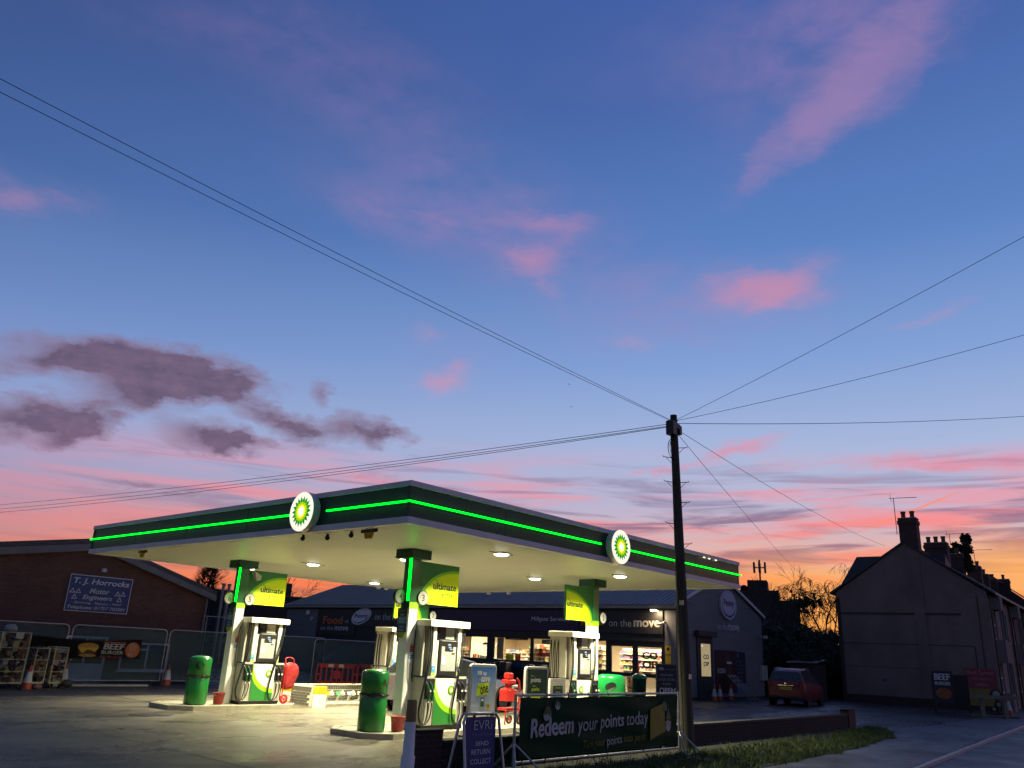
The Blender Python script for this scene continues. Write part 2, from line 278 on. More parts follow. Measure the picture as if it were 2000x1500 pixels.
class MB:
    def __init__(s, mat=None): s.v = []; s.f = []; s.mi = []; s.mats = []; s.T = Matrix(); s.sm = []; s.smooth = False; s.use(mat or cream)
    def use(s, m):
        if m not in s.mats: s.mats.append(m)
        s.cur = s.mats.index(m); return s
    def add(s, vs, fs, smooth=None):
        n = len(s.v); T = s.T
        s.v += [tuple(T @ Vector(p)) for p in vs]
        for f in fs: s.f.append(tuple(i+n for i in f)); s.mi.append(s.cur); s.sm.append(s.smooth if smooth is None else smooth)
        return s
    def box(s, x0, x1, y0, y1, z0, z1):
        v = [(x0, y0, z0), (x1, y0, z0), (x1, y1, z0), (x0, y1, z0), (x0, y0, z1), (x1, y0, z1), (x1, y1, z1), (x0, y1, z1)]
        return s.add(v, [(0, 3, 2, 1), (4, 5, 6, 7), (0, 1, 5, 4), (1, 2, 6, 5), (2, 3, 7, 6), (3, 0, 4, 7)])
    def cbox(s, x0, x1, y0, y1, z0, z1, c=0.01):     # box with chamfered vertical edges and top
        def ring(i, z): return [(x0+c+i, y0+i, z), (x1-c-i, y0+i, z), (x1-i, y0+c+i, z), (x1-i, y1-c-i, z), (x1-c-i, y1-i, z), (x0+c+i, y1-i, z), (x0+i, y1-c-i, z), (x0+i, y0+c+i, z)]
        v = ring(0, z0) + ring(0, z1-c) + ring(c, z1); f = [tuple(range(7, -1, -1)), tuple(range(16, 24))]
        for r in (0, 8):
            for i in range(8): j = (i+1) % 8; f.append((r+i, r+j, r+8+j, r+8+i))
        return s.add(v, f)
    def prism(s, pts, z0, z1):       # polygon in xy extruded along z
        n = len(pts); v = [(x, y, z0) for x, y in pts] + [(x, y, z1) for x, y in pts]
        return s.add(v, [tuple(range(n-1, -1, -1)), tuple(range(n, 2*n))] + [(i, (i+1) % n, n+(i+1) % n, n+i) for i in range(n)])
    def extr(s, pts, y0, y1):        # polygon in xz extruded along y
        n = len(pts); v = [(x, y0, z) for x, z in pts] + [(x, y1, z) for x, z in pts]
        return s.add(v, [tuple(range(n)), tuple(range(2*n-1, n-1, -1))] + [(i, n+i, n+(i+1) % n, (i+1) % n) for i in range(n)])
    def extx(s, pts, x0, x1):        # polygon in yz extruded along x
        n = len(pts); v = [(x0, y, z) for y, z in pts] + [(x1, y, z) for y, z in pts]
        return s.add(v, [tuple(range(n-1, -1, -1)), tuple(range(n, 2*n))] + [(i, (i+1) % n, n+(i+1) % n, n+i) for i in range(n)])
    def tube(s, pts, r, n=6, caps=True):
        pts = [Vector(p) for p in pts]; rs = r if isinstance(r, (list, tuple)) else [r]*len(pts); vs = []; fs = []; prev = None
        for i, p in enumerate(pts):
            t = (pts[min(i+1, len(pts)-1)] - pts[max(i-1, 0)])
            if t.length < 1e-9: t = Vector((0, 0, 1))
            t.normalize()
            if prev is None:
                a = Vector((0, 0, 1)) if abs(t.z) < 0.9 else Vector((1, 0, 0)); u = t.cross(a).normalized()
            else: u = (prev - t*prev.dot(t)).normalized()
            prev = u; w = t.cross(u)
            for k in range(n): a = 2*pi*k/n; vs.append(tuple(p + (u*cos(a) + w*sin(a))*rs[i]))
        for i in range(len(pts)-1):
            for k in range(n): j = (k+1) % n; fs.append((i*n+k, i*n+j, (i+1)*n+j, (i+1)*n+k))
        s.add(vs, fs, smooth=n > 5)
        if caps: s.add(vs[:n], [tuple(range(n-1, -1, -1))], smooth=False); s.add(vs[-n:], [tuple(range(n))], smooth=False)
        return s
    def cyl(s, p0, p1, r0, r1=None, n=16): return s.tube([p0, p1], [r0, r0 if r1 is None else r1], n)
    def lathe(s, prof, cx=0, cy=0, cz=0, n=24, sx=1, sy=1):
        vs = []; fs = []; m = len(prof)
        for k in range(n):
            a = 2*pi*k/n
            for r, z in prof: vs.append((cx+r*cos(a)*sx, cy+r*sin(a)*sy, cz+z))
        for k in range(n):
            j = (k+1) % n
            for i in range(m-1): fs.append((k*m+i, j*m+i, j*m+i+1, k*m+i+1))
        return s.add(vs, fs, smooth=True)
    # flat drawing: x right, z up, layer towards the viewer (-y)
    def poly(s, pts, l=0.0): return s.add([(x, -l, z) for x, z in pts], [tuple(range(len(pts)))], smooth=False)
    def rect(s, x0, x1, z0, z1, l=0.0): return s.poly([(x0, z0), (x1, z0), (x1, z1), (x0, z1)], l)
    def disc(s, cx, cz, rx, rz=None, l=0.0, n=24, rot=0.0):
        rz = rx if rz is None else rz; c, q = cos(rot), sin(rot)
        return s.poly([(cx + rx*cos(a)*c - rz*sin(a)*q, cz + rx*cos(a)*q + rz*sin(a)*c) for a in [2*pi*k/n for k in range(n)]], l)
    def star(s, cx, cz, r0, r1, n=18, l=0.0, ph=0.0, sx=1.0):
        return s.poly([(cx + sx*(r0 if k % 2 else r1)*cos(ph+pi*k/n), cz + (r0 if k % 2 else r1)*sin(ph+pi*k/n)) for k in range(2*n)], l)
    def text(s, t, x0, x1, z0, z1, l=0.0, bold=0.0, shear=0.0, rot=0.0):
        vs, fs = text_geo(t, min(bold, 0.016), shear)
        if not vs: return s
        if bold > 0.016:
            e = (bold-0.016)*(z1-z0)*1.3
            s.text(t, x0+e, x1+e, z0, z1, l+0.0008, 0.016, shear, rot); s.text(t, x0-e, x1-e, z0, z1, l+0.0004, 0.016, shear, rot)
        ax = min(v[0] for v in vs); bx = max(v[0] for v in vs); ay = min(v[1] for v in vs); by = max(v[1] for v in vs)
        kx = (x1-x0)/(bx-ax); kz = (z1-z0)/max(1e-6, by-ay); c, q = cos(rot), sin(rot); mx, mz = (x0+x1)/2, (z0+z1)/2
        out = []
        for x, y in vs:
            X = x0+(x-ax)*kx-mx; Z = z0+(y-ay)*kz-mz; out.append((mx+X*c-Z*q, -l, mz+X*q+Z*c))
        return s.add(out, fs, smooth=False)
    def build(s, name, parent=None, loc=None, rotz=0, bevel=0):
        me = bpy.data.meshes.new(name); me.from_pydata(s.v, [], s.f)
        for m in s.mats: me.materials.append(m)
        me.polygons.foreach_set('material_index', s.mi); me.polygons.foreach_set('use_smooth', s.sm); me.update()
        o = bpy.data.objects.new(name, me); COL.objects.link(o)
        if parent: o.parent = parent
        if loc: o.location = loc
        if rotz: o.rotation_euler = (0, 0, rotz)
        if bevel:
            b = o.modifiers.new('bevel', 'BEVEL'); b.width = bevel; b.segments = 2; b.limit_method = 'ANGLE'
        return o

def tag(o, label, cat, group=None, kind=None):
    o['label'] = label; o['category'] = cat
    if group: o['group'] = group
    if kind: o['kind'] = kind
    return o
def thing(name, loc, rz, label, cat, group=None):
    o = bpy.data.objects.new(name, None); o.empty_display_size = 0.3; COL.objects.link(o)
    o.location = loc; o.rotation_euler = (0, 0, rz); return tag(o, label, cat, group)
def struct(o): o['kind'] = 'structure'; return o
def kids(o): return [c for c in ALL_CHILDREN.get(o.name, [])]
def copy_tree(o, parent=None):
    c = o.copy(); COL.objects.link(c)
    if parent: c.parent = parent
    for ch in [q for q in COL.objects if q.parent == o]: copy_tree(ch, c)
    return c
def inst(o, name, parent, loc, rotz=0, scale=None):       # another piece sharing o's mesh
    c = bpy.data.objects.new(name, o.data); COL.objects.link(c); c.parent = parent; c.location = loc
    if rotz: c.rotation_euler = (0, 0, rotz)
    if scale: c.scale = scale
    return c
def light(name, loc, power, size, col, rot=(0, 0, 0), size_y=None, spread=None, parent=None):
    d = bpy.data.lights.new(name, 'AREA'); d.energy = power; d.color = col; d.size = size
    if size_y: d.shape = 'RECTANGLE'; d.size_y = size_y
    else: d.shape = 'DISK'
    if spread: d.spread = spread
    o = bpy.data.objects.new(name, d); COL.objects.link(o); o.location = loc; o.rotation_euler = rot
    if parent: o.parent = parent
    return o

exec_sections = True
# ================================================================== SETTING
asphalt = M('wet asphalt', (0.050, 0.046, 0.043), 0.40, var=0.45, scale=0.55, bump=0.7, bscale=55, rvar=0.2)
roadm = M('road asphalt', (0.045, 0.045, 0.052), 0.5, var=0.3, scale=0.8, bump=0.25, bscale=80, rvar=0.12)
pavem = M('pavement asphalt', (0.085, 0.085, 0.10), 0.5, var=0.45, scale=0.9, bump=0.2, bscale=50, rvar=0.2)
bayc = M('worn concrete', (0.23, 0.21, 0.165), 0.5, col2=(0.095, 0.088, 0.070), scale=0.7, bump=0.75, bscale=45, rvar=0.22, stretch=(1.6, 0.7, 1))
soil = M('verge soil', (0.02, 0.018, 0.012), 0.95, var=0.5, scale=3, bump=0.6)
earth = M('distant ground', (0.04, 0.045, 0.035), 0.95, var=0.4, scale=0.1)
def groundmat(name, ca, cb, stain, rough, bump, bs, big=0.35, wet=0.5):
    m = bpy.data.materials.new(name); m.use_nodes = True; nt = m.node_tree; N = nt.nodes; L = nt.links; b = N['Principled BSDF']
    g_ = N.new('ShaderNodeNewGeometry'); pos = g_.outputs['Position']
    def noise(sc, det=6, ro=0.6, st=None, dist=0):
        src = pos
        if st: mp = N.new('ShaderNodeMapping'); mp.inputs['Scale'].default_value = st; L.new(pos, mp.inputs[0]); src = mp.outputs[0]
        n = N.new('ShaderNodeTexNoise'); n.inputs['Scale'].default_value = sc; n.inputs['Detail'].default_value = det; n.inputs['Roughness'].default_value = ro; n.inputs['Distortion'].default_value = dist; L.new(src, n.inputs[0]); return n.outputs[0]
    def rng(v, a, c, lo=0.0, hi=1.0):
        r = N.new('ShaderNodeMapRange'); r.inputs[1].default_value = a; r.inputs[2].default_value = c; r.inputs[3].default_value = lo; r.inputs[4].default_value = hi; L.new(v, r.inputs[0]); return r.outputs[0]
    def mix(f, a, c, mode='MIX'):
        x = N.new('ShaderNodeMix'); x.data_type = 'RGBA'; x.blend_type = mode
        for i, v in ((0, f), (6, a), (7, c)):
            if isinstance(v, tuple): x.inputs[i].default_value = (*v[:3], 1)
            elif isinstance(v, float): x.inputs[i].default_value = v
            else: L.new(v, x.inputs[i])
        return x.outputs[2]
    c = mix(rng(noise(big, 7, 0.65), 0.35, 0.65), ca, cb)
    c = mix(rng(noise(0.9, 5, 0.6, (0.25, 1.6, 1), 0.4), 0.52, 0.72, 0.0, 0.6), c, stain)        # long worn tracks
    c = mix(rng(noise(2.2, 3, 0.5), 0.60, 0.70, 0.0, 0.75), c, stain)                            # oil spots
    c = mix(rng(noise(70, 3, 0.7), 0.3, 0.7), c, mix(1.0, c, (1.45, 1.42, 1.35), 'MULTIPLY'))
    b.inputs['Specular IOR Level'].default_value = 0.35
    L.new(c, b.inputs['Base Color'])
    L.new(rng(noise(0.5, 5, 0.6, (0.6, 1.2, 1), 0.5), 0.38, 0.62, rough-wet*0.5, rough+0.18), b.inputs['Roughness'])
    bp = N.new('ShaderNodeBump'); bp.inputs['Strength'].default_value = bump; bp.inputs['Distance'].default_value = 0.02; L.new(noise(bs, 4, 0.7), bp.inputs['Height'])
    bp2 = N.new('ShaderNodeBump'); bp2.inputs['Strength'].default_value = 0.55; bp2.inputs['Distance'].default_value = 0.03; L.new(noise(11, 6, 0.75), bp2.inputs['Height']); L.new(bp2.outputs[0], bp.inputs['Normal']); L.new(bp.outputs[0], b.inputs['Normal'])
    return m
asphalt = groundmat('wet asphalt ground', (0.052, 0.047, 0.043), (0.030, 0.028, 0.027), (0.018, 0.017, 0.017), 0.45, 0.8, 55, 0.5, 0.55)
bayc = groundmat('worn forecourt concrete', (0.21, 0.185, 0.135), (0.11, 0.098, 0.074), (0.040, 0.036, 0.030), 0.40, 1.0, 45, 0.45, 0.5)
pavem = groundmat('damp pavement', (0.095, 0.092, 0.10), (0.055, 0.054, 0.062), (0.03, 0.03, 0.036), 0.5, 0.6, 50, 0.6, 0.5)
g = MB(earth); g.box(-600, 900, -600, 900, -0.6, -0.3); struct(g.build('ground'))
KERB = [(-60, -5.95), (3, -5.92), (6, -5.86), (9, -5.72), (12, -5.50), (15.5, -5.21), (20, -4.86), (28, -4.27), (45, -3.0), (120, 2.6)]
def offk(d): return [(x, y+d) for x, y in KERB]
g = MB(asphalt); g.prism(offk(0.14) + [(120, 60), (-60, 60)], -0.5, 0.0); struct(g.build('forecourt'))
g = MB(roadm); g.prism([(-60, -13.5), (120, -6.8)] + offk(0)[::-1], -0.5, -0.065); struct(g.build('road'))
g = MB(pavem); g.prism([(-60, -60), (120, -60), (120, -6.85), (-60, -13.55)], -0.5, 0.0); struct(g.build('far_pavement'))
# pavement beside the road, right of the verge
g = MB(pavem); g.prism([(-0.6, -5.6), (9, -5.6), (12, -5.45), (15.5, -5.05), (20, -4.7), (28, -4.15), (45, -3.05), (45, -1.6), (34, -1.9), (22, -2.3), (19.6, -1.9), (16.5, -3.05), (11.5, -3.65), (5.5, -3.95), (-0.6, -4.0)], 0.001, 0.006)
pv = struct(g.build('pavement'))
# kerb stones
kerb = bpy.data.objects.new('kerb', None); COL.objects.link(kerb); struct(kerb)
km = MB(M('granite kerb', (0.42, 0.41, 0.42), 0.6, var=0.3)); km.cbox(-0.45, 0.45, 0, 0.10, -0.3, 0.012, 0.012); k0 = None
x = -3.0
def kat(x):
    for (a, b), (c, d) in zip(KERB, KERB[1:]):
        if a <= x <= c: return b + (d-b)*(x-a)/(c-a), atan2(d-b, c-a)
while x < 62:
    y, a = kat(x)
    if k0 is None: k0 = km.build('kerb_stone', kerb, (x, y, 0), a)
    else: inst(k0, 'kerb_stone', kerb, (x, y+random.uniform(-.004, .004), random.uniform(-.004, .003)), a)
    x += 0.915*cos(a)
# concrete bays of the forecourt
bays = bpy.data.objects.new('forecourt_slab', None); COL.objects.link(bays); struct(bays)
bm = MB(bayc); bm.cbox(0, 4.28, 0, 3.85, -0.05, 0.010, 0.008); b0 = None
for i in range(6):
    for j in range(4):
        p = (-10.9+i*4.3, -0.55+j*3.87, random.uniform(-.002, .002))
        if i == 0 and j < 1: continue
        if b0 is None: b0 = bm.build('concrete_bay', bays, p)
        else: inst(b0, 'concrete_bay', bays, p)
# drain covers and joints
g = MB(M('iron cover', (0.05, 0.045, 0.04), 0.5, 0.6, var=0.3)); g.box(-0.35, 0.35, -0.3, 0.3, 0, 0.016)
dc = tag(g.build('drain_cover', None, (0.2, 8.6, 0.0), 0.1), 'rusty iron drain cover set in the slab beside the left pump island', 'drain cover', 'drain covers in the forecourt')
c = dc.copy(); COL.objects.link(c); c.location = (1.1, 2.9, 0); c['label'] = 'dark iron drain cover in the slab before the near pump island'
# verge with grass
vp = [(-0.4, -1.42), (6, -1.42), (12, -1.42), (19.0, -1.42), (19.6, -1.9), (16.5, -3.05), (11.5, -3.65), (5.5, -3.95), (-0.4, -4.0)]
g = MB(soil); g.prism(vp, 0.0, 0.012); struct(g.build('verge'))
def in_verge(x, y):
    ylo = -3.98 if x < 5.5 else (-3.95+(x-5.5)*0.05 if x < 11.5 else (-3.65+(x-11.5)*0.12 if x < 16.5 else -3.05+(x-16.5)*0.37))
    return ylo < y < -1.42
grassm = M('verge grass blades', (0.075, 0.135, 0.016), 0.7, col2=(0.07, 0.075, 0.025), scale=1.5)
vs = []; fs = []; rg = random.Random(5)
for _ in range(60000):
    x = rg.uniform(-0.3, 19.4); y = rg.uniform(-4.05, -1.42)
    yy = y + 0.12*sin(x*2.1)+0.08*sin(x*5.3)
    if not in_verge(x, max(min(y, -1.43), yy if y < -2.5 else y)): continue
    lim_y = -2.15+0.18*sin(x*1.3)+0.1*sin(x*4.1)+max(0, x-14)*0.16
    if y > lim_y and rg.random() < 0.93: continue
    if sin(x*1.7+y*3)*sin(y*2.3-x*0.9) > 0.45 and rg.random() < 0.75: continue
    if x < 6 and rg.random() < 0.35: continue
    h = rg.uniform(0.03, 0.10)*(1.3 if y > -1.9 else 1); a = rg.uniform(0, pi); w = 0.007; dx, dy = cos(a)*w, sin(a)*w; lx, ly = rg.gauss(0, .03), rg.gauss(0, .03)
    n = len(vs); vs += [(x-dx, y-dy, 0.008), (x+dx, y+dy, 0.008), (x+lx, y+ly, h)]; fs.append((n, n+1, n+2))
for _ in range(420):
    x = rg.uniform(0, 18.8); y = rg.uniform(-3.8, -2.0+max(0, x-14)*0.12)
    if not in_verge(x, y): continue
    for _k in range(16):
        a = rg.uniform(0, 2*pi); h = rg.uniform(0.06, 0.14); q = rg.uniform(0, .06); px_, py_ = x+q*cos(a), y+q*sin(a); n = len(vs)
        vs += [(px_-0.009*sin(a), py_+0.009*cos(a), 0.008), (px_+0.009*sin(a), py_-0.009*cos(a), 0.008), (px_+h*.6*cos(a), py_+h*.6*sin(a), h)]; fs.append((n, n+1, n+2))
me = bpy.data.meshes.new('grass'); me.from_pydata(vs, [], fs); me.materials.append(grassm); o = bpy.data.objects.new('grass', me); COL.objects.link(o)
tag(o, 'rough green grass growing on the verge in front of the low brick wall', 'grass', kind='stuff')

# ================================================================== CANOPY
LX, LY, ZB, ZT = 13.4, 13.49, 3.90, 4.68
can = thing('fuel_canopy', (0, 0, 0), 0, 'large flat dark green petrol station canopy with glowing green strip over the pumps', 'canopy')
panel = MB(dgreen); panel.box(0, 2.668, 0.035, 0.075, 4.02, 4.58)
P0 = panel.build('fascia_panel', can, (0.006, 0, 0))
for i in range(1, 5): inst(P0, 'fascia_panel', can, (0.006+i*2.678, 0, 0))
for i in range(5): inst(P0, 'fascia_panel', can, (0, LY-0.03-i*2.69, 0), -pi/2)
for i in range(5): inst(P0, 'fascia_panel', can, (LX-0.006-i*2.678, LY, 0), pi)
for i in range(5): inst(P0, 'fascia_panel', can, (LX, 0.03+i*2.69, 0), pi/2)
def ringtrim(z0, z1, out, dep):
    m = MB(silver); x0, x1, y0, y1 = -out, LX+out, -out, LY+out
    m.box(x0, x1, y0, y0+dep, z0, z1); m.box(x0, x1, y1-dep, y1, z0, z1); m.box(x0, x0+dep, y0+dep, y1-dep, z0, z1); m.box(x1-dep, x1, y0+dep, y1-dep, z0, z1); return m
ringtrim(4.58, ZT, 0.0, 0.16).build('top_trim', can); ringtrim(ZB, 4.02, 0.0, 0.16).build('bottom_trim', can)
m = MB(M('roof felt', (0.15, 0.15, 0.15), 0.9)); m.box(0.16, LX-0.16, 0.16, LY-0.16, 4.50, 4.56); m.build('roof_deck', can)
soff = M('soffit cream', (0.80, 0.79, 0.68), 0.38, var=0.06, scale=1)
m = MB(soff); m.box(0, LX-0.33, 0, 0.078, 0, 0.014)
S0 = m.build('soffit_slat', can, (0.165, 0.165, 3.925))
ns = 131
for i in range(1, ns): inst(S0, 'soffit_slat', can, (0.165, 0.165+i*0.1004, 3.925))
m = MB(M('soffit shadow gap', (0.16, 0.155, 0.13), 0.7)); m.box(0.16, LX-0.16, 0.16, LY-0.16, 3.96, 3.975); m.build('soffit_backing', can)
# led strips
def led(x0, x1, rot=False, loc=(0, 0, 0)):
    m = MB(ledmat); m.box(x0, x1, -0.01, 0.02, 4.284, 4.313); m.use(dgreen); m.box(x0, x1, 0.02, 0.034, 4.262, 4.334)
    return m.build('led_strip', can, loc, -pi/2 if rot else 0)
for a, b in ((-0.01, 2.66), (2.67, 5.34), (5.35, 6.08), (7.36, 8.02), (8.03, 10.70), (10.71, 13.46)): led(a, b)
for a, b in ((11.03, 13.49), (0.0-0.06, 2.68), (2.69, 5.37), (5.38, 8.06), (8.07, 9.76)):
    led(a, b, True, (0, LY, 0)) if False else led(a, b, True, (0, 13.49, 0))
# round flower logo discs
whlit = emit('lit disc white', (1.0, 0.97, 0.80), 1.05); gl = emit('lit petal green', (0.0, 0.26, 0.03), 1.0); gl2 = emit('lit petal lime', (0.22, 0.62, 0.0), 1.0); yl = emit('lit petal yellow', (1.0, 0.85, 0.02), 1.1); wl = emit('lit petal white', (1.0, 1.0, 0.75), 1.5)
def logo_sign(loc, rz):
    o = MB(M('disc rim', (0.72, 0.66, 0.62), 0.4)); n = 40; R = 0.405
    vs = [(R*cos(2*pi*k/n), y, R*sin(2*pi*k/n)) for y in (-0.14, 0.03) for k in range(n)]
    o.add(vs, [tuple(range(n, 2*n))] + [(k, (k+1) % n, n+(k+1) % n, n+k)[::-1] for k in range(n)])
    d = o.build('logo_sign', can, loc, rz)
    f = MB(whlit); f.disc(0, 0, R-0.004, l=0.141, n=40); f.build('lit_face', d)
    f = MB(gl); f.star(0, 0, 0.235, 0.32, l=0.144); f.use(gl2); f.star(0, 0, 0.175, 0.245, l=0.147, ph=pi/18); f.use(yl); f.star(0, 0, 0.12, 0.20, l=0.150); f.use(wl); f.star(0, 0, 0.07, 0.12, l=0.153, ph=pi/18); f.build('petal_emblem', d)
    return d
logo_sign((6.71, 0.0, 4.30), 0); logo_sign((0.0, 3.11, 4.31), -pi/2)
# downlights
dl = MB(whitep); dl.lathe([(0.20, 0.0), (0.22, -0.02), (0.21, -0.035), (0.17, -0.035), (0.17, 0)], n=24)
ll = MB(lens); ll.lathe([(0.168, -0.03), (0.15, -0.055), (0.09, -0.07), (0, -0.075)], n=24)
D0 = None
for (x, y) in ((4.2, 1.45), (4.25, 4.7), (4.25, 8.65), (4.35, 12.1), (9.25, 1.55), (9.25, 4.55), (9.3, 8.65), (9.3, 11.95)):
    if D0 is None: D0 = dl.build('downlight', can, (x, y, 3.925)); L0 = ll.build('lens', D0); dd = D0
    else: dd = inst(D0, 'downlight', can, (x, y, 3.925)); inst(L0, 'lens', dd, (0, 0, 0))
    light('downlight_lamp', (x, y, 3.845), 370, 0.3, (1.0, 0.93, 0.60), parent=can, spread=radians(138))
    m = MB(black); m.tube([(x-0.42, y, 3.915), (x-0.22, y+0.01, 3.91)], 0.007, 4); m.tube([(x+0.22, y, 3.91), (x+0.4, y, 3.915)], 0.007, 4); m.build('cable', can)
# cameras, height plates, brackets along the left soffit edge
for (x, y) in ((0.3, 3.58), (0.45, 2.94), (0.4, 2.1)):
    m = MB(black); m.cyl((x, y, 3.92), (x, y, 3.85), 0.03, n=10); m.lathe([(0, -0.05), (0.04, -0.03), (0.05, 0), (0.05, 0.03)], x, y, 3.84, 12); m.build('dome_camera', can)
for (x, y) in ((0.35, 1.5), (0.4, 11.0)):
    m = MB(black); m.T = Matrix.Translation((x, y, 0)) @ Matrix.Rotation(-pi/2, 4, 'Z'); m.box(-0.24, 0.24, 0, 0.02, 3.86, 3.92); m.use(yellow); m.extr([(-0.15, 3.86), (-0.1, 3.74), (0.1, 3.74), (0.15, 3.86)], 0, 0.02); m.use(ink); m.text('3.5 m', -0.09, 0.09, 3.76, 3.82, 0.003, 0.01); m.use(signwhite); m.text('CAUTION', -0.18, 0.18, 3.87, 3.9, 0.003); m.build('height_plate', can)
for y in (1.7, 2.6, 6.0, 8.8):
    m = MB(steel); m.box(0.17, 0.2, y-0.35, y+0.35, 3.895, 3.915); m.build('bracket', can)
m = MB(whitep)
for x in (4.9, 5.7, 10.8, 11.2, 12.4): m.box(x-0.05, x+0.05, LY-0.05, LY+0.08, 3.84, 3.9)
for y in (9.2, 10.2): m.box(LX-0.02, LX+0.1, y-0.05, y+0.05, 3.82, 3.89)
m.build('edge_lamp_brackets', can)
# warm small lights lying on the fascia near the right end
for x in (11.15, 11.45, 11.85):
    m = MB(warmlens if False else emit('fascia lamp %d' % int(x*100), (1.0, 0.85, 0.5), 3)); m.box(x-0.05, x+0.05, -0.012, 0.0, 4.555, 4.575); m.build('fascia_lamp', can)
# columns
numw = M('badge face', (0.45, 0.45, 0.42), 0.5)
def column(x, y, near, badges, blade_dir):
    w = 0.27
    o = MB(whitep); o.cbox(-w/2, w/2, -w/2, w/2, 0, 2.62, 0.012); c = o.build('column', can, (x, y, 0.0))
    m = MB(lime); m.box(-w/2-.003, w/2+.003, -w/2-.003, w/2+.003, 2.62, 2.76); m.build('lime_collar', c)
    m = MB(pgreen); m.cbox(-w/2-.004, w/2+.004, -w/2-.004, w/2+.004, 2.76, 3.74, 0.012); m.build('green_shaft', c)
    m = MB(dgreen); m.box(-0.29, 0.29, -0.29, 0.29, 3.72, 3.924); m.build('column_head', c)
    if near:
        m = MB(ledmat); m.box(-w/2-0.045, -w/2-0.012, -w/2+.005, -w/2+.065, 2.78, 3.715); m.use(black); m.box(-w/2-0.05, -w/2, -w/2+.065, -w/2+.09, 2.76, 3.72); m.build('led_strip', c)
        m = MB(dgreen); m.extx([(-w/2, 2.5), (w/2, 2.62), (w/2, 2.8), (-w/2, 2.8)], -w/2-0.008, -w/2-0.001); m.build('green_wrap', c)
    for bx, by, t in badges:
        m = MB(black); m.T = Matrix.Translation((bx, by, 2.87)); m.tube([(0, 0, 0), (0, 0.07, 0)], 0.165, 24); m.use(numw if near else whitep); m.disc(0, 0, 0.15, l=0.002, n=28); m.use(ink); m.text(t, -0.04, 0.04, -0.075, 0.075, 0.005, 0.01); m.build('pump_number', c)
    # small labels
    if near:
        m = MB(yellow); m.rect(0.0, 0.11, 1.84, 1.87, w/2+.003)
        m.use(red)
        for k in range(4): m.rect(-0.01+0.0, 0.10, 1.80-k*0.037, 1.83-k*0.037, w/2+.003)
        m.use(blue)
        for k in range(2): m.rect(-0.01, 0.10, 1.60-k*0.05, 1.64-k*0.05, w/2+.003)
        m.build('label_strip', c)
        # fuel name plate on the near side
        m = MB(ink); m.box(-w/2-0.065, -w/2-0.045, -0.16, 0.16, 2.10, 2.62); m.use(M('plate lime', (0.25, 0.30, 0.02), 0.5)); m.extx([(-0.14, 2.10), (0.14, 2.10), (0.06, 1.98), (-0.06, 1.98)], -w/2-0.062, -w/2-0.05)
        m.T = Matrix.Translation((-w/2-0.065, 0, 0)) @ Matrix.Rotation(-pi/2, 4, 'Z')
        m.use(M('plate blue', (0.05, 0.16, 0.26), 0.5)); m.rect(-0.15, 0.15, 2.28, 2.44, 0.002); m.use(navy); m.rect(-0.15, 0.15, 2.11, 2.26, 0.002)
        m.use(signwhite); m.text('diesel', -0.06, 0.06, 2.46, 2.50, 0.004); m.text('diesel', -0.07, 0.07, 2.20, 2.24, 0.004); m.text('ultimate', -0.09, 0.09, 2.13, 2.17, 0.004); m.text('unleaded', -0.09, 0.09, 2.37, 2.41, 0.004); m.text('ultimate', -0.09, 0.09, 2.31, 2.35, 0.004)
        m.use(midlime); m.text('unleaded', -0.1, 0.1, 2.55, 2.58, 0.004); m.build('fuel_name_plate', c)
    return c
column(3.105, 3.185, True, [(-0.30, 0.0, '4'), (0.24, -0.17, '3')], 1)
column(3.105, 10.365, True, [(-0.30, 0.0, '6'), (0.24, -0.17, '5')], 1)
column(10.28, 3.185, False, [(0.36, -0.14, '2')], -1)
column(10.28, 10.365, False, [(0.36, -0.14, '7')], -1)
# dark flood lamp on the left column head
m = MB(greyp); m.extr([(-0.12, 0.13), (0.12, 0.02), (0.10, -0.1), (-0.02, -0.13)], -0.08, 0.1); m.build('column_speaker', can, (3.42, 10.14, 3.52))
# promotional blades
def blade(loc, label, flip):
    t = thing('fuel_sign', loc, 0, label, 'sign', 'fuel promotion boards hung from the canopy columns')
    W = 1.28; m = MB(bladegreen); m.box(0, W, 0, 0.07, 0, 0.94); m.build('board', t)
    pts = []
    for k in range(25):
        a = radians(90*k/24); pts.append((W - 1.03*W*cos(a)**1.0*0.98, 0.80*sin(a)))
    def P(sc, l, mat, mb):
        q = [(W-(W-0.02)*sc*cos(radians(90*k/24)), 0.825*sc*sin(radians(90*k/24))) for k in range(25)] + [(W, 0)]
        if flip: q = [(W-x, z) for x, z in q][::-1]
        mb.use(mat); mb.poly([(min(W, max(0, x)), z) for x, z in q], l)
    mb = MB(midlime); P(1.0, 0.003, midlime, mb); P(0.93, 0.006, limey, mb)
    ox = 0.0 if not flip else -0.50
    mb.use(ink); mb.text('ultimate', 0.44+ox*0.80, 1.20+ox*0.86, 0.35, 0.51, 0.010, 0.04); mb.text('bp', 0.50+ox*.86, 0.57+ox*.86, 0.53, 0.58, 0.010)
    mb.text('with', 0.76+ox, 0.84+ox, 0.305, 0.325, 0.010); mb.text('ACTIVE', 0.70+ox*.9, 1.10+ox*.9, 0.185, 0.275, 0.010, 0.016, 0.3); mb.rect(0.62+ox*.9, 0.86+ox*.9, 0.165, 0.170, 0.010); mb.rect(0.94+ox*.9, 1.12+ox*.9, 0.295, 0.300, 0.010); mb.text('technology', 0.88+ox*.9, 1.10+ox*.9, 0.09, 0.12, 0.010)
    mb.build('print', t); return t
blade((3.25, 3.08, 2.75), 'green and yellow fuel board on the nearest canopy column, beside the number 3 badge', False)
blade((3.25, 10.26, 2.75), 'green and yellow fuel board on the left canopy column, beside the number 5 badge', False)
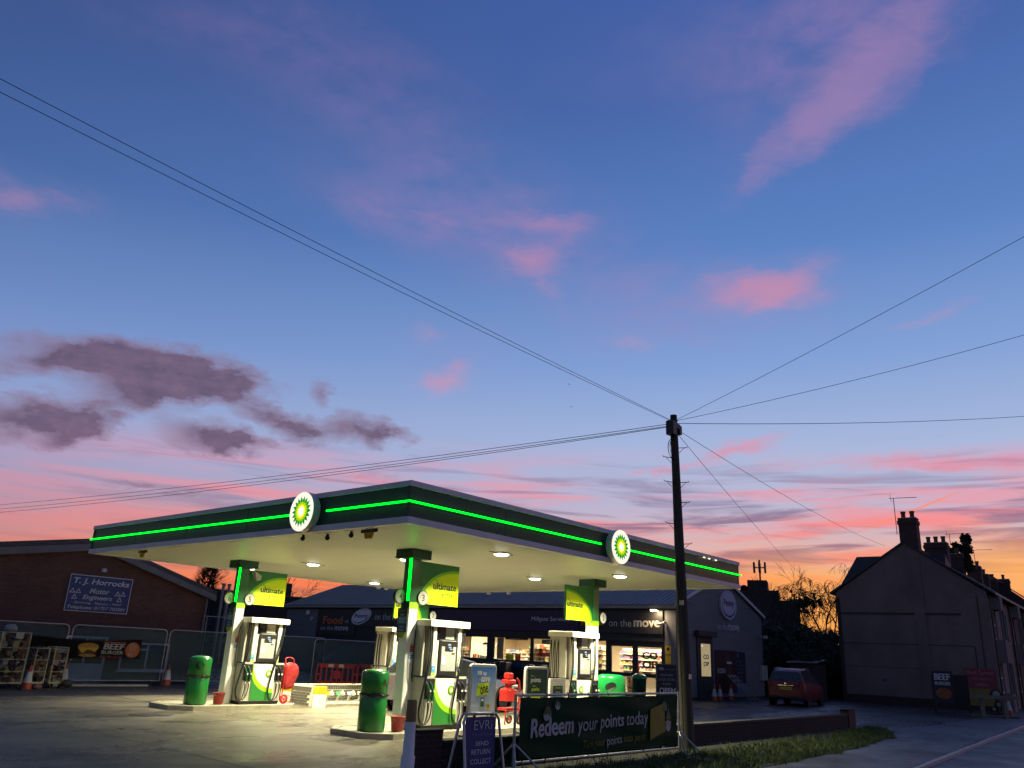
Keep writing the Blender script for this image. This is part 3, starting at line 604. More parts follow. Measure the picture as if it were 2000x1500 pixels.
blade((8.86, 3.08, 2.73), 'mirrored green and yellow fuel board left of the number 2 badge', True)
blade((8.86, 10.26, 2.70), 'partly hidden green and yellow fuel board on the far column behind number 4', True)

# ================================================================== PUMP ISLANDS
def island(x0, x1, y0, y1, label):
    t = thing('pump_island', (x0, y0, 0), 0, label, 'kerbed island', 'raised concrete islands under the pumps')
    L_, W_ = x1-x0, y1-y0; c = 0.45
    pts = [(0, c), (c, 0), (L_-c, 0), (L_, c), (L_, W_-c), (L_-c, W_), (c, W_), (0, W_-c)]
    q = [(x*(1-0.26/L_)+0.13, y*(1-0.26/W_)+0.13) for x, y in pts]
    m = MB(concrete); m.prism(q, 0, 0.105); m.build('island_top', t)
    n = len(pts)
    for i in range(n):
        a, b = Vector(pts[i]), Vector(pts[(i+1) % n]); d = b-a; k = max(1, round(d.length/0.95)); nrm = Vector((-d.y, d.x)).normalized()*0.13
        for j in range(k):
            p, r = a+d*((j+0.004)/k), a+d*((j+0.996)/k); m = MB(concrete)
            m.prism([tuple(p), tuple(r), tuple(r+nrm-d.normalized()*0.02), tuple(p+nrm+d.normalized()*0.02)], 0, 0.12+random.uniform(-.002, .002)); m.build('kerb_stone', t, bevel=0.008)
    return t
island(1.65, 12.4, 2.25, 4.15, 'long concrete island carrying the two near pumps')
island(1.25, 5.05, 9.4, 11.3, 'short concrete island under the left pump and column')
island(8.0, 12.0, 9.4, 11.3, 'concrete island under the far pump behind the striped posts')

# ================================================================== FUEL PUMPS
facewhite = M('pump white panel', (0.74, 0.74, 0.70), 0.4); facegreen = M('pump green panel', (0.02, 0.20, 0.03), 0.4)
panelgrey = M('pump head grey', (0.30, 0.31, 0.30), 0.45); sidegrey = M('pump side beige', (0.46, 0.44, 0.37), 0.5, var=0.15, scale=3)
def catenary(p0, p1, sag, n=12):
    p0, p1 = Vector(p0), Vector(p1); return [p0.lerp(p1, k/n) - Vector((0, 0, sag*4*(k/n)*(1-k/n))) for k in range(n+1)]
def bez(a, b, c, d, n=14):
    a, b, c, d = map(Vector, (a, b, c, d)); return [a*(1-t)**3 + b*3*t*(1-t)**2 + c*3*t*t*(1-t) + d*t**3 for t in [k/n for k in range(n+1)]]
def fuel_pump(loc, label, flip):
    t = thing('fuel_pump', loc, 0, label, 'fuel pump', 'fuel pumps standing on the islands')
    m = MB(black); m.box(-0.61, 0.61, -0.36, 0.36, 0, 0.09); m.build('plinth', t)
    m = MB(sidegrey); m.cbox(-0.63, 0.63, -0.38, 0.38, 0.09, 1.06, 0.015); m.use(black); m.box(-0.64, 0.64, -0.385, 0.385, 1.06, 1.085); m.build('cabinet', t)
    # printed front panel: green field, lime band, white field with flower logo
    m = MB(facewhite); m.box(-0.35, 0.35, -0.40, -0.381, 0.10, 1.04); m.build('front_panel', t)
    s = -1 if flip else 1
    def arc(off): return [(s*(-0.35 + 0.02 + off*0.10 + (0.70)*(1-cos(radians(90*k/16)))), 0.40 + (1.04-0.40)*(1-sin(radians(90*k/16))) - off*0.0 - off*0.13*sin(radians(90*k/16))) for k in range(17)]
    def clampx(q): return [(max(-0.35, min(0.35, x)), max(0.10, min(1.04, z))) for x, z in q]
    m = MB(lime); q = clampx(arc(-0.0)) ; q = [(x, z) for x, z in q]; q.append((s*0.35, 0.10)); q.append((s*-0.35, 0.10)); q.append((s*-0.35, 1.04))
    m.poly(q if s > 0 else q[::-1], 0.403)
    m.use(facegreen); q = clampx([(x-s*0.07, z-0.10) for x, z in arc(0)]); q += [(s*0.35, q[-1][1]), (s*0.35, 0.10), (s*-0.35, 0.10), (s*-0.35, q[0][1])]
    m.poly(q if s > 0 else q[::-1], 0.406)
    cx = 0.16*s
    m.use(facegreen); m.star(cx, 0.80, 0.085, 0.11, l=0.406); m.use(lime); m.star(cx, 0.80, 0.06, 0.085, l=0.409, ph=pi/18); m.use(limey); m.star(cx, 0.80, 0.045, 0.07, l=0.412); m.use(whitep); m.disc(cx, 0.80, 0.035, l=0.415)
    m.use(facegreen); m.text('bp', cx+0.06, cx+0.13, 0.93, 0.98, 0.406); m.use(ink); m.poly([(-0.08*s, 0.94), (-0.065*s, 0.97), (-0.095*s, 0.97)][::1], 0.406)
    m.build('panel_print', t)
    # nozzle bays
    for sx in (-1, 1):
        m = MB(black); m.box(sx*0.50-0.13, sx*0.50+0.13, -0.405, -0.375, 0.62, 1.04); m.use(greyp); m.box(sx*0.50-0.14, sx*0.50+0.14, -0.402, -0.36, 1.04, 1.09); m.build('nozzle_bay', t)
        for j, dx in enumerate((-0.055, 0.055)):
            x = sx*0.5+dx; hm = bladegreen if sx < 0 else black
            n = MB(hm if not flip else (bladegreen if sx < 0 else black))
            n.tube([(x, -0.43, 0.58), (x+0.01, -0.45, 0.70), (x+0.0, -0.46, 0.80)], [0.024, 0.026, 0.022], 8)
            n.use(pgreen if sx < 0 else rubber); n.tube([(x, -0.46, 0.80), (x-0.05, -0.43, 0.93)], [0.020, 0.016], 8)
            n.use(chrome); n.tube([(x-0.05, -0.43, 0.93), (x-0.075, -0.41, 0.99)], 0.014, 8); n.use(whitep); n.tube([(x+0.0, -0.475, 0.77), (x+0.005, -0.475, 0.81)], 0.02, 8); n.tube([(x, -0.43, 0.55), (x, -0.43, 0.60)], 0.024, 8); n.build('nozzle', t)
            # hose from under the header, looping down to the nozzle
            hx = sx*0.52+dx*0.6; low = 0.06+0.03*j; sp = (-0.30 if sx < 0 else -0.34)-0.05*j
            pts = bez((hx, -0.34, 2.08), (hx-0.02, -0.50, 1.5), (hx+sp*0.9, -0.50, 0.9), (hx+sp, -0.47, 0.40), 12) if sx < 0 else bez((hx, -0.34, 2.08), (hx-0.10, -0.50, 1.5), (hx+sp*0.9, -0.52, 1.0), (hx+sp, -0.47, 0.40), 12)
            pts += bez((hx+sp, -0.47, 0.40), (hx+sp+0.01, -0.46, low-0.08), (x+0.02, -0.46, low-0.10), (x, -0.43, 0.56), 14)[1:]
            h = MB(rubber); h.tube(pts, 0.014, 6); h.build('hose', t)
    # uprights
    for sx in (-1, 1):
        m = MB(cream); m.cbox(sx*0.40-0.055, sx*0.40+0.055, -0.36, -0.20, 1.085, 2.14, 0.012); m.use(sidegrey); m.box(sx*0.40-0.05, sx*0.40+0.05, -0.198, 0.30, 1.085, 2.14)
        m.use(blue); m.rect(sx*0.40-0.045, sx*0.40+0.045, 1.16, 1.30, 0.363) if sx < 0 else m.use(navy).rect(sx*0.40-0.04, sx*0.40+0.03, 1.18, 1.30, 0.363)
        m.use(limey); m.rect(sx*0.40-0.045, sx*0.40+0.045, 1.10, 1.155, 0.363); m.use(signwhite); m.rect(sx*0.40-0.025, sx*0.40+0.025, 1.24, 1.26, 0.365); m.build('upright', t)
    # left-hand side hose column and hanging hoses
    m = MB(sidegrey); m.cbox(-0.62, -0.56, -0.20, 0.34, 1.085, 2.14, 0.01); m.build('side_cheek', t)
    for k in range(3):
        y = 0.02+k*0.12; h = MB(rubber); h.tube(bez((-0.66, y, 2.05), (-0.76, y-0.1, 1.9), (-0.78, y-0.1, 1.3), (-0.70-0.02*k, y-0.05, 0.95)), 0.013, 6); h.tube(bez((-0.66, y, 2.05), (-0.64, y+0.05, 1.9), (-0.72, y+0.05, 1.3), (-0.66, y, 1.0)), 0.013, 6); h.build('hose', t)
    # display head
    m = MB(black); m.extr([(-0.28, 1.10), (0.30, 1.10), (0.30, 1.84), (0.27, 1.88), (-0.23, 1.88), (-0.28, 1.84)], -0.40, 0.34); hd = m.build('display_head', t, bevel=0.012)
    m = MB(cream); m.box(-0.34, -0.285, -0.36, 0.30, 1.10, 1.84); m.build('head_cheek', t)
    m = MB(panelgrey); m.rect(-0.22, 0.24, 1.20, 1.72, 0.404); m.use(greyp); m.rect(-0.22, 0.24, 1.532, 1.538, 0.406); m.rect(-0.22, 0.24, 1.84, 1.85, 0.404); m.use(signwhite); m.rect(-0.19, -0.07, 1.34, 1.52, 0.407); m.use(black); m.rect(0.10, 0.20, 1.56, 1.585, 0.408); m.build('service_panel', hd)
    m = MB(black); m.rect(-0.12, 0.14, 1.62, 1.80, 0.409); m.use(screenlit); m.rect(-0.03, 0.06, 1.74, 1.78, 0.412); m.rect(-0.01, 0.08, 1.69, 1.72, 0.412); m.rect(0.03, 0.11, 1.65, 1.68, 0.412); m.build('screen', hd)
    # header box with hose outlets
    m = MB(cream); m.cbox(-0.635, 0.635, -0.44, 0.40, 2.14, 2.28, 0.012); m.build('header', t)
    m = MB(black)
    for x in (-0.56, -0.49, 0.49, 0.56): m.cyl((x, -0.34, 2.14), (x, -0.34, 2.07), 0.022, n=8)
    m.box(-0.25, -0.02, -0.3, 0.3, 2.0, 2.138); m.use(sidegrey); m.box(0.0, 0.28, -0.28, 0.3, 1.88, 2.138); m.build('hose_outlets', t)
    return t
fuel_pump((3.88, 3.02, 0.12), 'white and green fuel pump nearest the camera, right of the number 3 column', False)
fuel_pump((3.88, 10.22, 0.105), 'white and green fuel pump under the number 5 board, left island', False)
fuel_pump((9.16, 3.02, 0.12), 'fuel pump with mirrored logo beside the number 2 column', True)
fuel_pump((9.06, 10.22, 0.105), 'fuel pump half hidden behind the near column and green bin', True)
# price leaflet stand in front of the right pump
t = thing('price_board', (6.64, 1.6, 0), 0, 'cream framed fuel price board standing before the right pump', 'price board')
m = MB(cream); m.box(-0.30, 0.30, 0, 0.05, 0.15, 1.24); m.build('frame', t); m = MB(steel); m.cyl((0, 0.02, 0), (0, 0.02, 0.15), 0.14, n=16); m.build('base', t)
m = MB(ink); m.rect(-0.19, 0.19, 0.62, 1.08, 0.003); m.use(pgreen); m.rect(-0.18, 0.18, 1.0, 1.07, 0.006); m.use(M('pale blue', (0.12, 0.38, 0.70), 0.5)); m.rect(-0.18, 0.18, 0.78, 0.89, 0.006); m.use(navy); m.rect(-0.18, 0.18, 0.63, 0.76, 0.006)
m.use(signwhite); m.text('diesel', -0.09, 0.09, 0.92, 0.96, 0.008); m.text('unleaded', -0.12, 0.12, 0.84, 0.88, 0.008); m.text('ultimate', -0.12, 0.12, 0.79, 0.83, 0.008); m.text('diesel', -0.09, 0.09, 0.67, 0.71, 0.008); m.use(lime); m.text('unleaded', -0.13, 0.13, 1.02, 1.05, 0.008); m.build('print', t)

# ================================================================== BINS, BUCKETS, CARTS
def tall_bin(loc, label, rz=0):
    t = thing('litter_bin', loc, rz, label, 'litter bin', 'tall green litter bins on the islands')
    m = MB(bingreen); m.lathe([(0.0, 0), (0.275, 0), (0.285, 0.02), (0.285, 0.66), (0.275, 0.68)], n=32); m.build('bin_body', t)
    m = MB(bingreen); m.lathe([(0.268, 0.70), (0.285, 0.72), (0.285, 1.10), (0.27, 1.15), (0.20, 1.185), (0.08, 1.20), (0, 1.20)], n=32); h = m.build('bin_hood', t)
    for a in (0, pi):
        o = MB(black); o.T = Matrix.Rotation(a + radians(60), 4, 'Z')
        vs = [(0.289*cos(b), 0.289*sin(b), z) for b, z in [(0.42*cos(q), 0.95+0.09*sin(q)) for q in [2*pi*k/20 for k in range(20)]]]
        o.add(vs, [tuple(range(20))], smooth=False); o.build('opening', h)
    rr = random.Random(7); n = 40; vs = []; fs = []
    for k in range(n):
        a = 2*pi*k/n; j = rr.uniform(-1, 1)
        for r, z in ((0.27, 0.71), (0.30+0.02*j, 0.715+0.012*j), (0.305+0.02*rr.uniform(-1, 1), 0.68+0.015*j), (0.288, 0.655+0.015*rr.uniform(-1, 1))): vs.append((r*cos(a), r*sin(a), z))
    for k in range(n):
        j = (k+1) % n
        for i in range(3): fs.append((k*4+i, j*4+i, j*4+i+1, k*4+i+1))
    m = MB(bag); m.add(vs, fs); m.box(-0.36, -0.29, -0.02, 0.05, 0.66, 0.72); m.build('bin_bag', t)
    return t
tall_bin((2.14, 3.0, 0.12), 'tall green litter bin on the near island, black bag round its middle', 0.9)
tall_bin((2.10, 10.1, 0.12), 'tall green litter bin at the left end of the far island', 0)
t = thing('hooded_bin', (11.15, 3.1, 0.12), -0.85, 'bright green hooded bin with oval opening right of the right pump', 'litter bin')
m = MB(hoodgreen); m.lathe([(0.25, 0.0), (0.27, 0.02), (0.27, 0.52)], n=28); m.build('bin_body', t)
m = MB(hoodgreen); m.lathe([(0.40, 0.60), (0.425, 0.62), (0.415, 1.08), (0.38, 1.15), (0.28, 1.19), (0, 1.20)], n=32, sy=0.75); h = m.build('bin_hood', t)
m = MB(black); m.T = Matrix.Translation((0, 0, 0)); vs = [(-0.05+0.16*cos(q), -0.75*0.424*sqrt(1-((-0.05+0.16*cos(q))/0.424)**2)-0.012, 0.87+0.11*sin(q)+0.03*cos(q)) for q in [2*pi*k/24 for k in range(24)]]; m.add(vs, [tuple(range(24))], smooth=False); m.build('opening', h)
m = MB(black); m.cyl((0, 0, 0.50), (0, 0, 0.60), 0.30, n=20); m.build('bin_rim', t)
t = thing('domed_bin', (23.6, 9.9, 0), 0, 'dark green bin with domed lid outside the shop door', 'litter bin')
m = MB(M('deep bin green', (0.004, 0.10, 0.05), 0.45, var=0.3)); m.lathe([(0, 0), (0.27, 0), (0.32, 0.9), (0.33, 0.92)], n=24); m.build('bin_body', t)
m = MB(hoodgreen); m.lathe([(0.35, 0.92), (0.36, 0.96), (0.30, 1.06), (0.16, 1.13), (0, 1.15)], n=24); m.build('bin_lid', t)
def bucket(loc, label):
    t = thing('bucket', loc, 0, label, 'bucket', 'red fire buckets beside the columns')
    m = MB(bucketred); m.lathe([(0, 0), (0.115, 0), (0.12, 0.01), (0.155, 0.27), (0.168, 0.275), (0.168, 0.285), (0.15, 0.285), (0.11, 0.02), (0, 0.02)], n=24); m.build('bucket_body', t)
    m = MB(steel); m.tube([(0.16*cos(a), -0.02-0.08*sin(a), 0.275-0.11*sin(a)) for a in [pi*k/12 for k in range(13)]], 0.006, 5); m.build('handle', t)
bucket((2.62, 2.72, 0.12), 'red bucket with wire handle between the near bin and column'); bucket((2.72, 10.0, 0.12), 'red bucket at the foot of the left column')
def wheel_part(p, r, w, parent, tyre=rubber, rim=red, name='wheel', spokes=5):
    m = MB(tyre); m.T = Matrix.Translation(p); prof = [(r*0.62, -w/2), (r*0.94, -w/2), (r, -w*0.3), (r, w*0.3), (r*0.94, w/2), (r*0.62, w/2), (r*0.62, -w/2)]
    n = 28; vs = []; fs = []; q = len(prof)
    for k in range(n):
        a = 2*pi*k/n
        for rr_, y in prof: vs.append((rr_*cos(a), y, rr_*sin(a)))
    for k in range(n):
        j = (k+1) % n
        for i in range(q-1): fs.append((k*q+i, k*q+i+1, j*q+i+1, j*q+i))
    m.add(vs, fs, smooth=True); wh = m.build(name, parent)
    m = MB(rim); m.T = Matrix.Translation(p); m.tube([(0, -w*0.42, 0), (0, w*0.42, 0)], r*0.16, 12)
    for k in range(spokes):
        a = 2*pi*k/spokes; b = 0.16
        m.extr([(r*0.12*cos(a-0.9), r*0.12*sin(a-0.9)), (r*0.62*cos(a-b), r*0.62*sin(a-b)), (r*0.62*cos(a+b), r*0.62*sin(a+b)), (r*0.12*cos(a+0.9), r*0.12*sin(a+0.9))], -w*0.40, -w*0.2)
    for (a0_, b0_) in ((0.56, 0.63),):
        for k in range(n):
            u, v_ = 2*pi*k/n, 2*pi*(k+1)/n
            m.extr([(r*a0_*cos(u), r*a0_*sin(u)), (r*b0_*cos(u), r*b0_*sin(u)), (r*b0_*cos(v_), r*b0_*sin(v_)), (r*a0_*cos(v_), r*a0_*sin(v_))], -w*0.45, w*0.3)
    m.build('rim', wh); return wh
# red covered cart right of the left pump
t = thing('covered_cart', (4.80, 10.0, 0.105), 0, 'red wheeled extinguisher cart under a crumpled red cover beside the left pump', 'extinguisher cart')
m = MB(redbag)
prof = [(-0.20, 0.42), (-0.13, 0.36), (0.12, 0.42), (0.20, 0.55), (0.27, 0.80), (0.27, 0.98), (0.18, 1.06), (-0.02, 1.07), (-0.17, 1.10), (-0.2, 0.8)]
n = len(prof); rr = random.Random(3); vs = []
for y, s_ in ((-0.17, 0.86), (-0.12, 1.0), (0.0, 1.04), (0.12, 1.0), (0.17, 0.86)):
    for x, z in prof: vs.append((x*s_+rr.uniform(-.05, .05)+0.03, y+rr.uniform(-.045, .045), 0.75+(z-0.75)*s_+rr.uniform(-.04, .04)))
fs = [tuple(range(n)), tuple(range(5*n-1, 4*n-1, -1))]
for r in range(4):
    for i in range(n): fs.append((r*n+i, (r+1)*n+i, (r+1)*n+(i+1) % n, r*n+(i+1) % n))
m.add(vs, fs, smooth=True); cov = m.build('fabric_cover', t); sd = cov.modifiers.new('s', 'SUBSURF'); sd.levels = 1; sd.render_levels = 1
m = MB(red); m.tube([(-0.18, -0.1, 0.1), (-0.16, -0.1, 1.0), (-0.20, -0.1, 1.22), (-0.05, -0.1, 1.25), (0.08, -0.1, 1.20), (0.12, -0.1, 1.0)], 0.017, 8); m.tube([(-0.12, 0.08, 0.1), (-0.12, 0.08, 0.5)], 0.015, 6); m.tube([(-0.18, -0.1, 0.06), (0.1, -0.1, 0.05), (0.12, -0.1, 0.0)], 0.013, 6); m.tube([(0.12, -0.1, 0.0), (0.14, -0.1, 0.2), (-0.1, -0.1, 0.22)], 0.012, 6); m.build('cart_frame', t)
wheel_part((-0.14, -0.15, 0.13), 0.13, 0.05, t, red, red)
# red open extinguisher cart right of near pump
t = thing('extinguisher_cart', (6.62, 3.1, 0.12), 0, 'bright red wheeled fire extinguisher cart behind the blue forecourt poster', 'extinguisher cart')
m = MB(red); m.cbox(-0.24, 0.14, -0.16, 0.16, 0.52, 0.82, 0.05); m.lathe([(0.09, 0.82), (0.085, 1.0), (0.06, 1.06)], -0.06, 0, 0, 16); m.cbox(-0.22, 0.08, -0.15, 0.12, 0.93, 1.02, 0.02); m.cbox(-0.15, 0.03, -0.1, 0.1, 1.04, 1.18, 0.025); m.build('extinguisher', t)
m = MB(red); m.tube([(-0.28, -0.14, 0.36), (0.2, -0.14, 0.36), (0.26, -0.14, 0.6), (0.2, -0.14, 0.98), (0.10, -0.14, 1.06)], 0.02, 8); m.tube([(0.2, -0.14, 0.36), (0.3, -0.14, 0.1)], 0.02, 8); m.tube([(-0.26, -0.14, 0.36), (-0.30, -0.14, 0.0), (-0.26, -0.14, 0.0)], 0.018, 8); m.box(-0.26, 0.22, -0.14, 0.14, 0.30, 0.36)
m.use(steel); m.cbox(-0.1, 0.1, -0.19, -0.15, 0.84, 0.9, 0.01); m.use(yellow); m.extr([(0.02, 0.52), (0.06, 0.52), (0.05, 0.66), (0.01, 0.66)], -0.19, -0.165); m.extr([(0.09, 0.5), (0.12, 0.5), (0.12, 0.62), (0.08, 0.62)], -0.19, -0.165); m.build('cart_frame', t)
wheel_part((0.20, -0.19, 0.11), 0.125, 0.05, t, rubber, bucketred)
wheel_part((-0.20, -0.19, 0.11), 0.10, 0.05, t, rubber, bucketred)

# ================================================================== FILL POINT WALL
painted = M('painted dark brick', (0.11, 0.105, 0.085), 0.7, var=0.4, scale=6)
pointing = M('white pointing', (0.62, 0.60, 0.48), 0.7, var=0.1)
t = thing('fill_point_wall', (5.55, 10.95, 0), 0, 'low dark brick wall with white pointing behind the tanker fill points', 'wall')
m = MB(pointing); m.box(0, 3.9, 0.0, 0.2, 0.02, 0.56); m.box(0.0, 0.2, -1.2, 0.0, 0.02, 0.56); m.build('pointing', t)
bk = MB(painted); bk.cbox(0, 0.205, -0.008, 0.05, 0, 0.06, 0.004); B0 = None
for r in range(5):
    for k in range(17):
        x = 0.21+k*0.217+(0.108 if r % 2 else 0)
        if x > 3.7: continue
        if B0 is None: B0 = bk.build('brick', t, (x, 0, 0.05+r*0.072))
        else: inst(B0, 'brick', t, (x, random.uniform(-.003, .001), 0.05+r*0.072))
    for k in range(5):
        y = -0.02-k*0.217-(0.108 if r % 2 else 0)
        if y-0.205 < -1.2: continue
        inst(B0, 'brick', t, (0.0, y, 0.05+r*0.072), -pi/2)
sk = MB(painted); sk.cbox(0, 0.058, -0.010, 0.12, 0, 0.115, 0.004); S1 = None
for k in range(52):
    if S1 is None: S1 = sk.build('soldier_brick', t, (0.2+k*0.071, 0, 0.425))
    else: inst(S1, 'soldier_brick', t, (0.2+k*0.071, 0, 0.425))
for k in range(16): inst(S1, 'soldier_brick', t, (0.0, -0.02-k*0.071, 0.425), -pi/2)
m = MB(pointing); m.box(-0.01, 3.92, -0.012, 0.22, 0.548, 0.575); m.box(-0.012, 0.21, -1.2, -0.012, 0.548, 0.575); m.build('capping', t)
def fill_post(loc, label):
    t = thing('striped_post', loc, 0, label, 'post', 'white and yellow posts at the fill point wall')
    m = MB(whitep); m.cbox(-0.15, 0.15, -0.12, 0.12, 0, 0.38, 0.008); m.build('post_body', t); m = MB(yellow); m.cbox(-0.152, 0.152, -0.122, 0.122, 0.38, 0.585, 0.008); m.build('yellow_band', t)
fill_post((5.72, 9.6, 0), 'white block post with yellow top at the near corner of the fill point wall'); fill_post((5.46, 10.9, 0), 'white block post with yellow top at the back corner by the red cover')
m = MB(concrete); m.cbox(5.85, 9.3, 10.0, 10.9, 0, 0.09, 0.02); tag(m.build('fill_point_plinth'), 'pale concrete plinth under the row of fill pipes', 'plinth')
tint = [('orange', (0.8, 0.22, 0.03)), ('yellow', (0.8, 0.6, 0.03)), ('mint green', (0.15, 0.55, 0.25)), ('pale blue', (0.45, 0.5, 0.75)), ('white', (0.75, 0.75, 0.7))]
for k, (nm, c) in enumerate(tint):
    lab = M('tag '+nm, c, 0.5); x = 6.25+k*0.42
    t = thing('fill_pipe', (x, 10.45, 0.09), 0, 'tanker fill pipe with %s tag on the plinth' % nm, 'fill pipe', 'tanker fill pipes with coloured tags')
    m = MB(concrete); m.cyl((0.05, 0.1, 0), (0.05, 0.1, 0.03), 0.1, n=12); m.use(greyp); m.tube([(0.02, 0.1, 0), (0.02, 0.06, 0.14), (0.10, -0.02, 0.24)], 0.04, 10); m.build('pipe', t)
    m = MB(orange if k == 0 else cream); m.tube([(0.09, 0.0, 0.23), (0.13, -0.05, 0.27)], [0.075, 0.075], 16); m.build('cap', t)
    m = MB(lab); m.extr([(-0.16, 0.30), (0.03, 0.30), (0.0, 0.20), (-0.13, 0.20)], -0.03, -0.02); m.build('colour_tag', t)

# ================================================================== NEAR ITEMS
# low brick wall with piers
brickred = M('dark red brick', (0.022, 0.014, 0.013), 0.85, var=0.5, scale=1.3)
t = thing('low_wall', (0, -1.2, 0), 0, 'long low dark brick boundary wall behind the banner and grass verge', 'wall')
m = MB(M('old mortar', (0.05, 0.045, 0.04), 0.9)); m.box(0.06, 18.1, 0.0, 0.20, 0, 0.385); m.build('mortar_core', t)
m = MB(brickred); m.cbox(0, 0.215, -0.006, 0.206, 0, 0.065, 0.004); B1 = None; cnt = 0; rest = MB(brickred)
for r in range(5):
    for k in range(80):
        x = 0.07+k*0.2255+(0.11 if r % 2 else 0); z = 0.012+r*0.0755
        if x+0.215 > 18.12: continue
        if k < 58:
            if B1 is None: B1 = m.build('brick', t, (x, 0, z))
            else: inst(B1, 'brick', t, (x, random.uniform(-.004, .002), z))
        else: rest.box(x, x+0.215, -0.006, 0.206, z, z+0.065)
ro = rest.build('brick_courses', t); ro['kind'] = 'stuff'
m = MB(M('wall coping', (0.05, 0.044, 0.04), 0.8, var=0.3)); 
m.cbox(0, 0.9, -0.02, 0.22, 0.0, 0.045, 0.008); C0 = None
for k in range(20):
    x = 0.06+k*0.905
    if x+0.9 > 18.2: continue
    if C0 is None: C0 = m.build('coping_stone', t, (x, 0, 0.388))
    else: inst(C0, 'coping_stone', t, (x, 0, 0.388+random.uniform(-.003, .003)))
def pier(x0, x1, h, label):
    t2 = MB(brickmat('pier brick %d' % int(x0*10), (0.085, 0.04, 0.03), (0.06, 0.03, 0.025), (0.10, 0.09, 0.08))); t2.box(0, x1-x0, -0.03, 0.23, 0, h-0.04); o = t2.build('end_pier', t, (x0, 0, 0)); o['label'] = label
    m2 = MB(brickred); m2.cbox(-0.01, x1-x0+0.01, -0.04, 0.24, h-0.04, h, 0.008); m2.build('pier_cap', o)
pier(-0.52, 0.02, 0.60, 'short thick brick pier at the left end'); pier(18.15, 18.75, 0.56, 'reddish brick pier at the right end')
# tapered bollard
t = thing('bollard', (-1.05, -1.62, 0), 0, 'slim white post with brown top standing at the near end of the wall', 'bollard')
m = MB(whitep); m.lathe([(0.10, 0), (0.10, 0.31), (0.082, 0.33), (0.076, 0.77)], n=20); m.build('post_body', t)
m = MB(M('brown band', (0.30, 0.19, 0.05), 0.6, var=0.3)); m.lathe([(0.078, 0.77), (0.072, 1.055), (0.066, 1.065), (0, 1.068)], n=20); m.build('brown_top', t)
# parcel A-frame
t = thing('parcel_sign', (0.02, -2.0, 0), 0, 'blue parcel shop A-frame sign at the left end of the banner', 'a-frame sign')
m = MB(navy); m.box(-0.30, 0.36, -0.0, 0.02, 0.10, 0.84); m.build('board', t)
m = MB(steel)
for y, yy in ((-0.02, 0.0), (0.14, 0.08)):
    pts = [(-0.40, y-0.12 if y < 0 else y+0.1, 0), (-0.36, yy, 0.78), (-0.30, yy, 0.88), (0.34, yy, 0.88), (0.42, yy, 0.80), (0.45, y-0.12 if y < 0 else y+0.1, 0)]
    m.tube(pts, 0.022, 8)
m.build('frame', t)
m = MB(signwhite); m.text('EVRi', -0.14, 0.26, 0.66, 0.79, 0.012, -0.012); m.text('SEND', -0.09, 0.20, 0.44, 0.50, 0.012, 0.01); m.text('RETURN', -0.17, 0.24, 0.32, 0.39, 0.012, 0.01); m.text('COLLECT', -0.18, 0.27, 0.19, 0.26, 0.012, 0.01); m.use(M('pale print', (0.12, 0.20, 0.36), 0.5)); m.text('ParcelShop', -0.17, 0.27, 0.56, 0.62, 0.012); m.build('print', t)
m = MB(black); m.tube([(-0.14, -0.01, 0.84), (-0.14, -0.02, 0.895)], 0.012, 6); m.tube([(0.22, -0.01, 0.84), (0.22, -0.02, 0.895)], 0.012, 6); m.build('hanging_clips', t)
# banner and its frame
t = thing('banner_frame', (3.57, -1.9, 0), 0, 'galvanised pipe frame on splayed feet holding the dark green banner', 'banner frame')
m = MB(steel); m.tube([(-2.62, 0, 0.03), (-2.62, 0, 1.15)], 0.024, 8); m.tube([(2.62, 0, 0.03), (2.62, 0, 1.17)], 0.024, 8); m.tube([(-2.62, 0, 1.13), (2.62, 0, 1.14)], 0.021, 8); m.tube([(-2.62, 0, 0.13), (2.62, 0, 0.10)], 0.021, 8); m.build('pipe_frame', t)
for sx in (-1, 1):
    m = MB(steel); x = sx*2.62
    for dx, dy in ((-0.35, -0.35), (0.38, -0.3), (0.0, 0.45)): m.tube([(x, 0, 0.42), (x+dx, dy, 0.0)], 0.018, 6)
    m.tube([(x-0.35, -0.35, 0.02), (x+0.38, -0.3, 0.02)], 0.015, 6); m.build('splayed_foot', t)
bmat = M('banner vinyl', (0.004, 0.052, 0.024), 0.5, var=0.2, scale=1.2, bump=0.6, bscale=3.0, spec=0.06)
t = thing('promotional_banner', (3.57, -1.93, 0), 0, 'dark green loyalty points banner stretched on the roadside pipe frame', 'banner')
nx, nz_ = 64, 14; vs = []; fs = []
def wav(x, z): return 0.018*sin(x*3.1+z*2.2)*(0.4+0.6*sin(x*0.7+1)) + 0.010*sin(x*7.3-z*6) + 0.006*sin(z*17+x*2.3)
for j in range(nz_+1):
    for i in range(nx+1):
        x = -2.54+5.04*i/nx; z = 0.17+0.93*j/nz_; sagz = -0.015*sin(pi*i/nx*5)**2 if j == nz_ else 0
        vs.append((x, wav(x, z), z-0.02*(x/2.5)*(1-j/nz_)+sagz))
for j in range(nz_):
    for i in range(nx): a = j*(nx+1)+i; fs.append((a, a+1, a+nx+2, a+nx+1))
m = MB(bmat); m.add(vs, fs, smooth=True); m.build('banner_sheet', t)
def wavify(mb):
    mb.v = [(x, y+wav(x, z), z) for x, y, z in mb.v]; return mb
bw_ = M('banner white', (0.42, 0.46, 0.47), 0.5, var=0.2, scale=3); byl = M('banner lime', (0.17, 0.22, 0.01), 0.5, var=0.3, scale=2); bg_ = M('banner mid green', (0.02, 0.11, 0.035), 0.5)
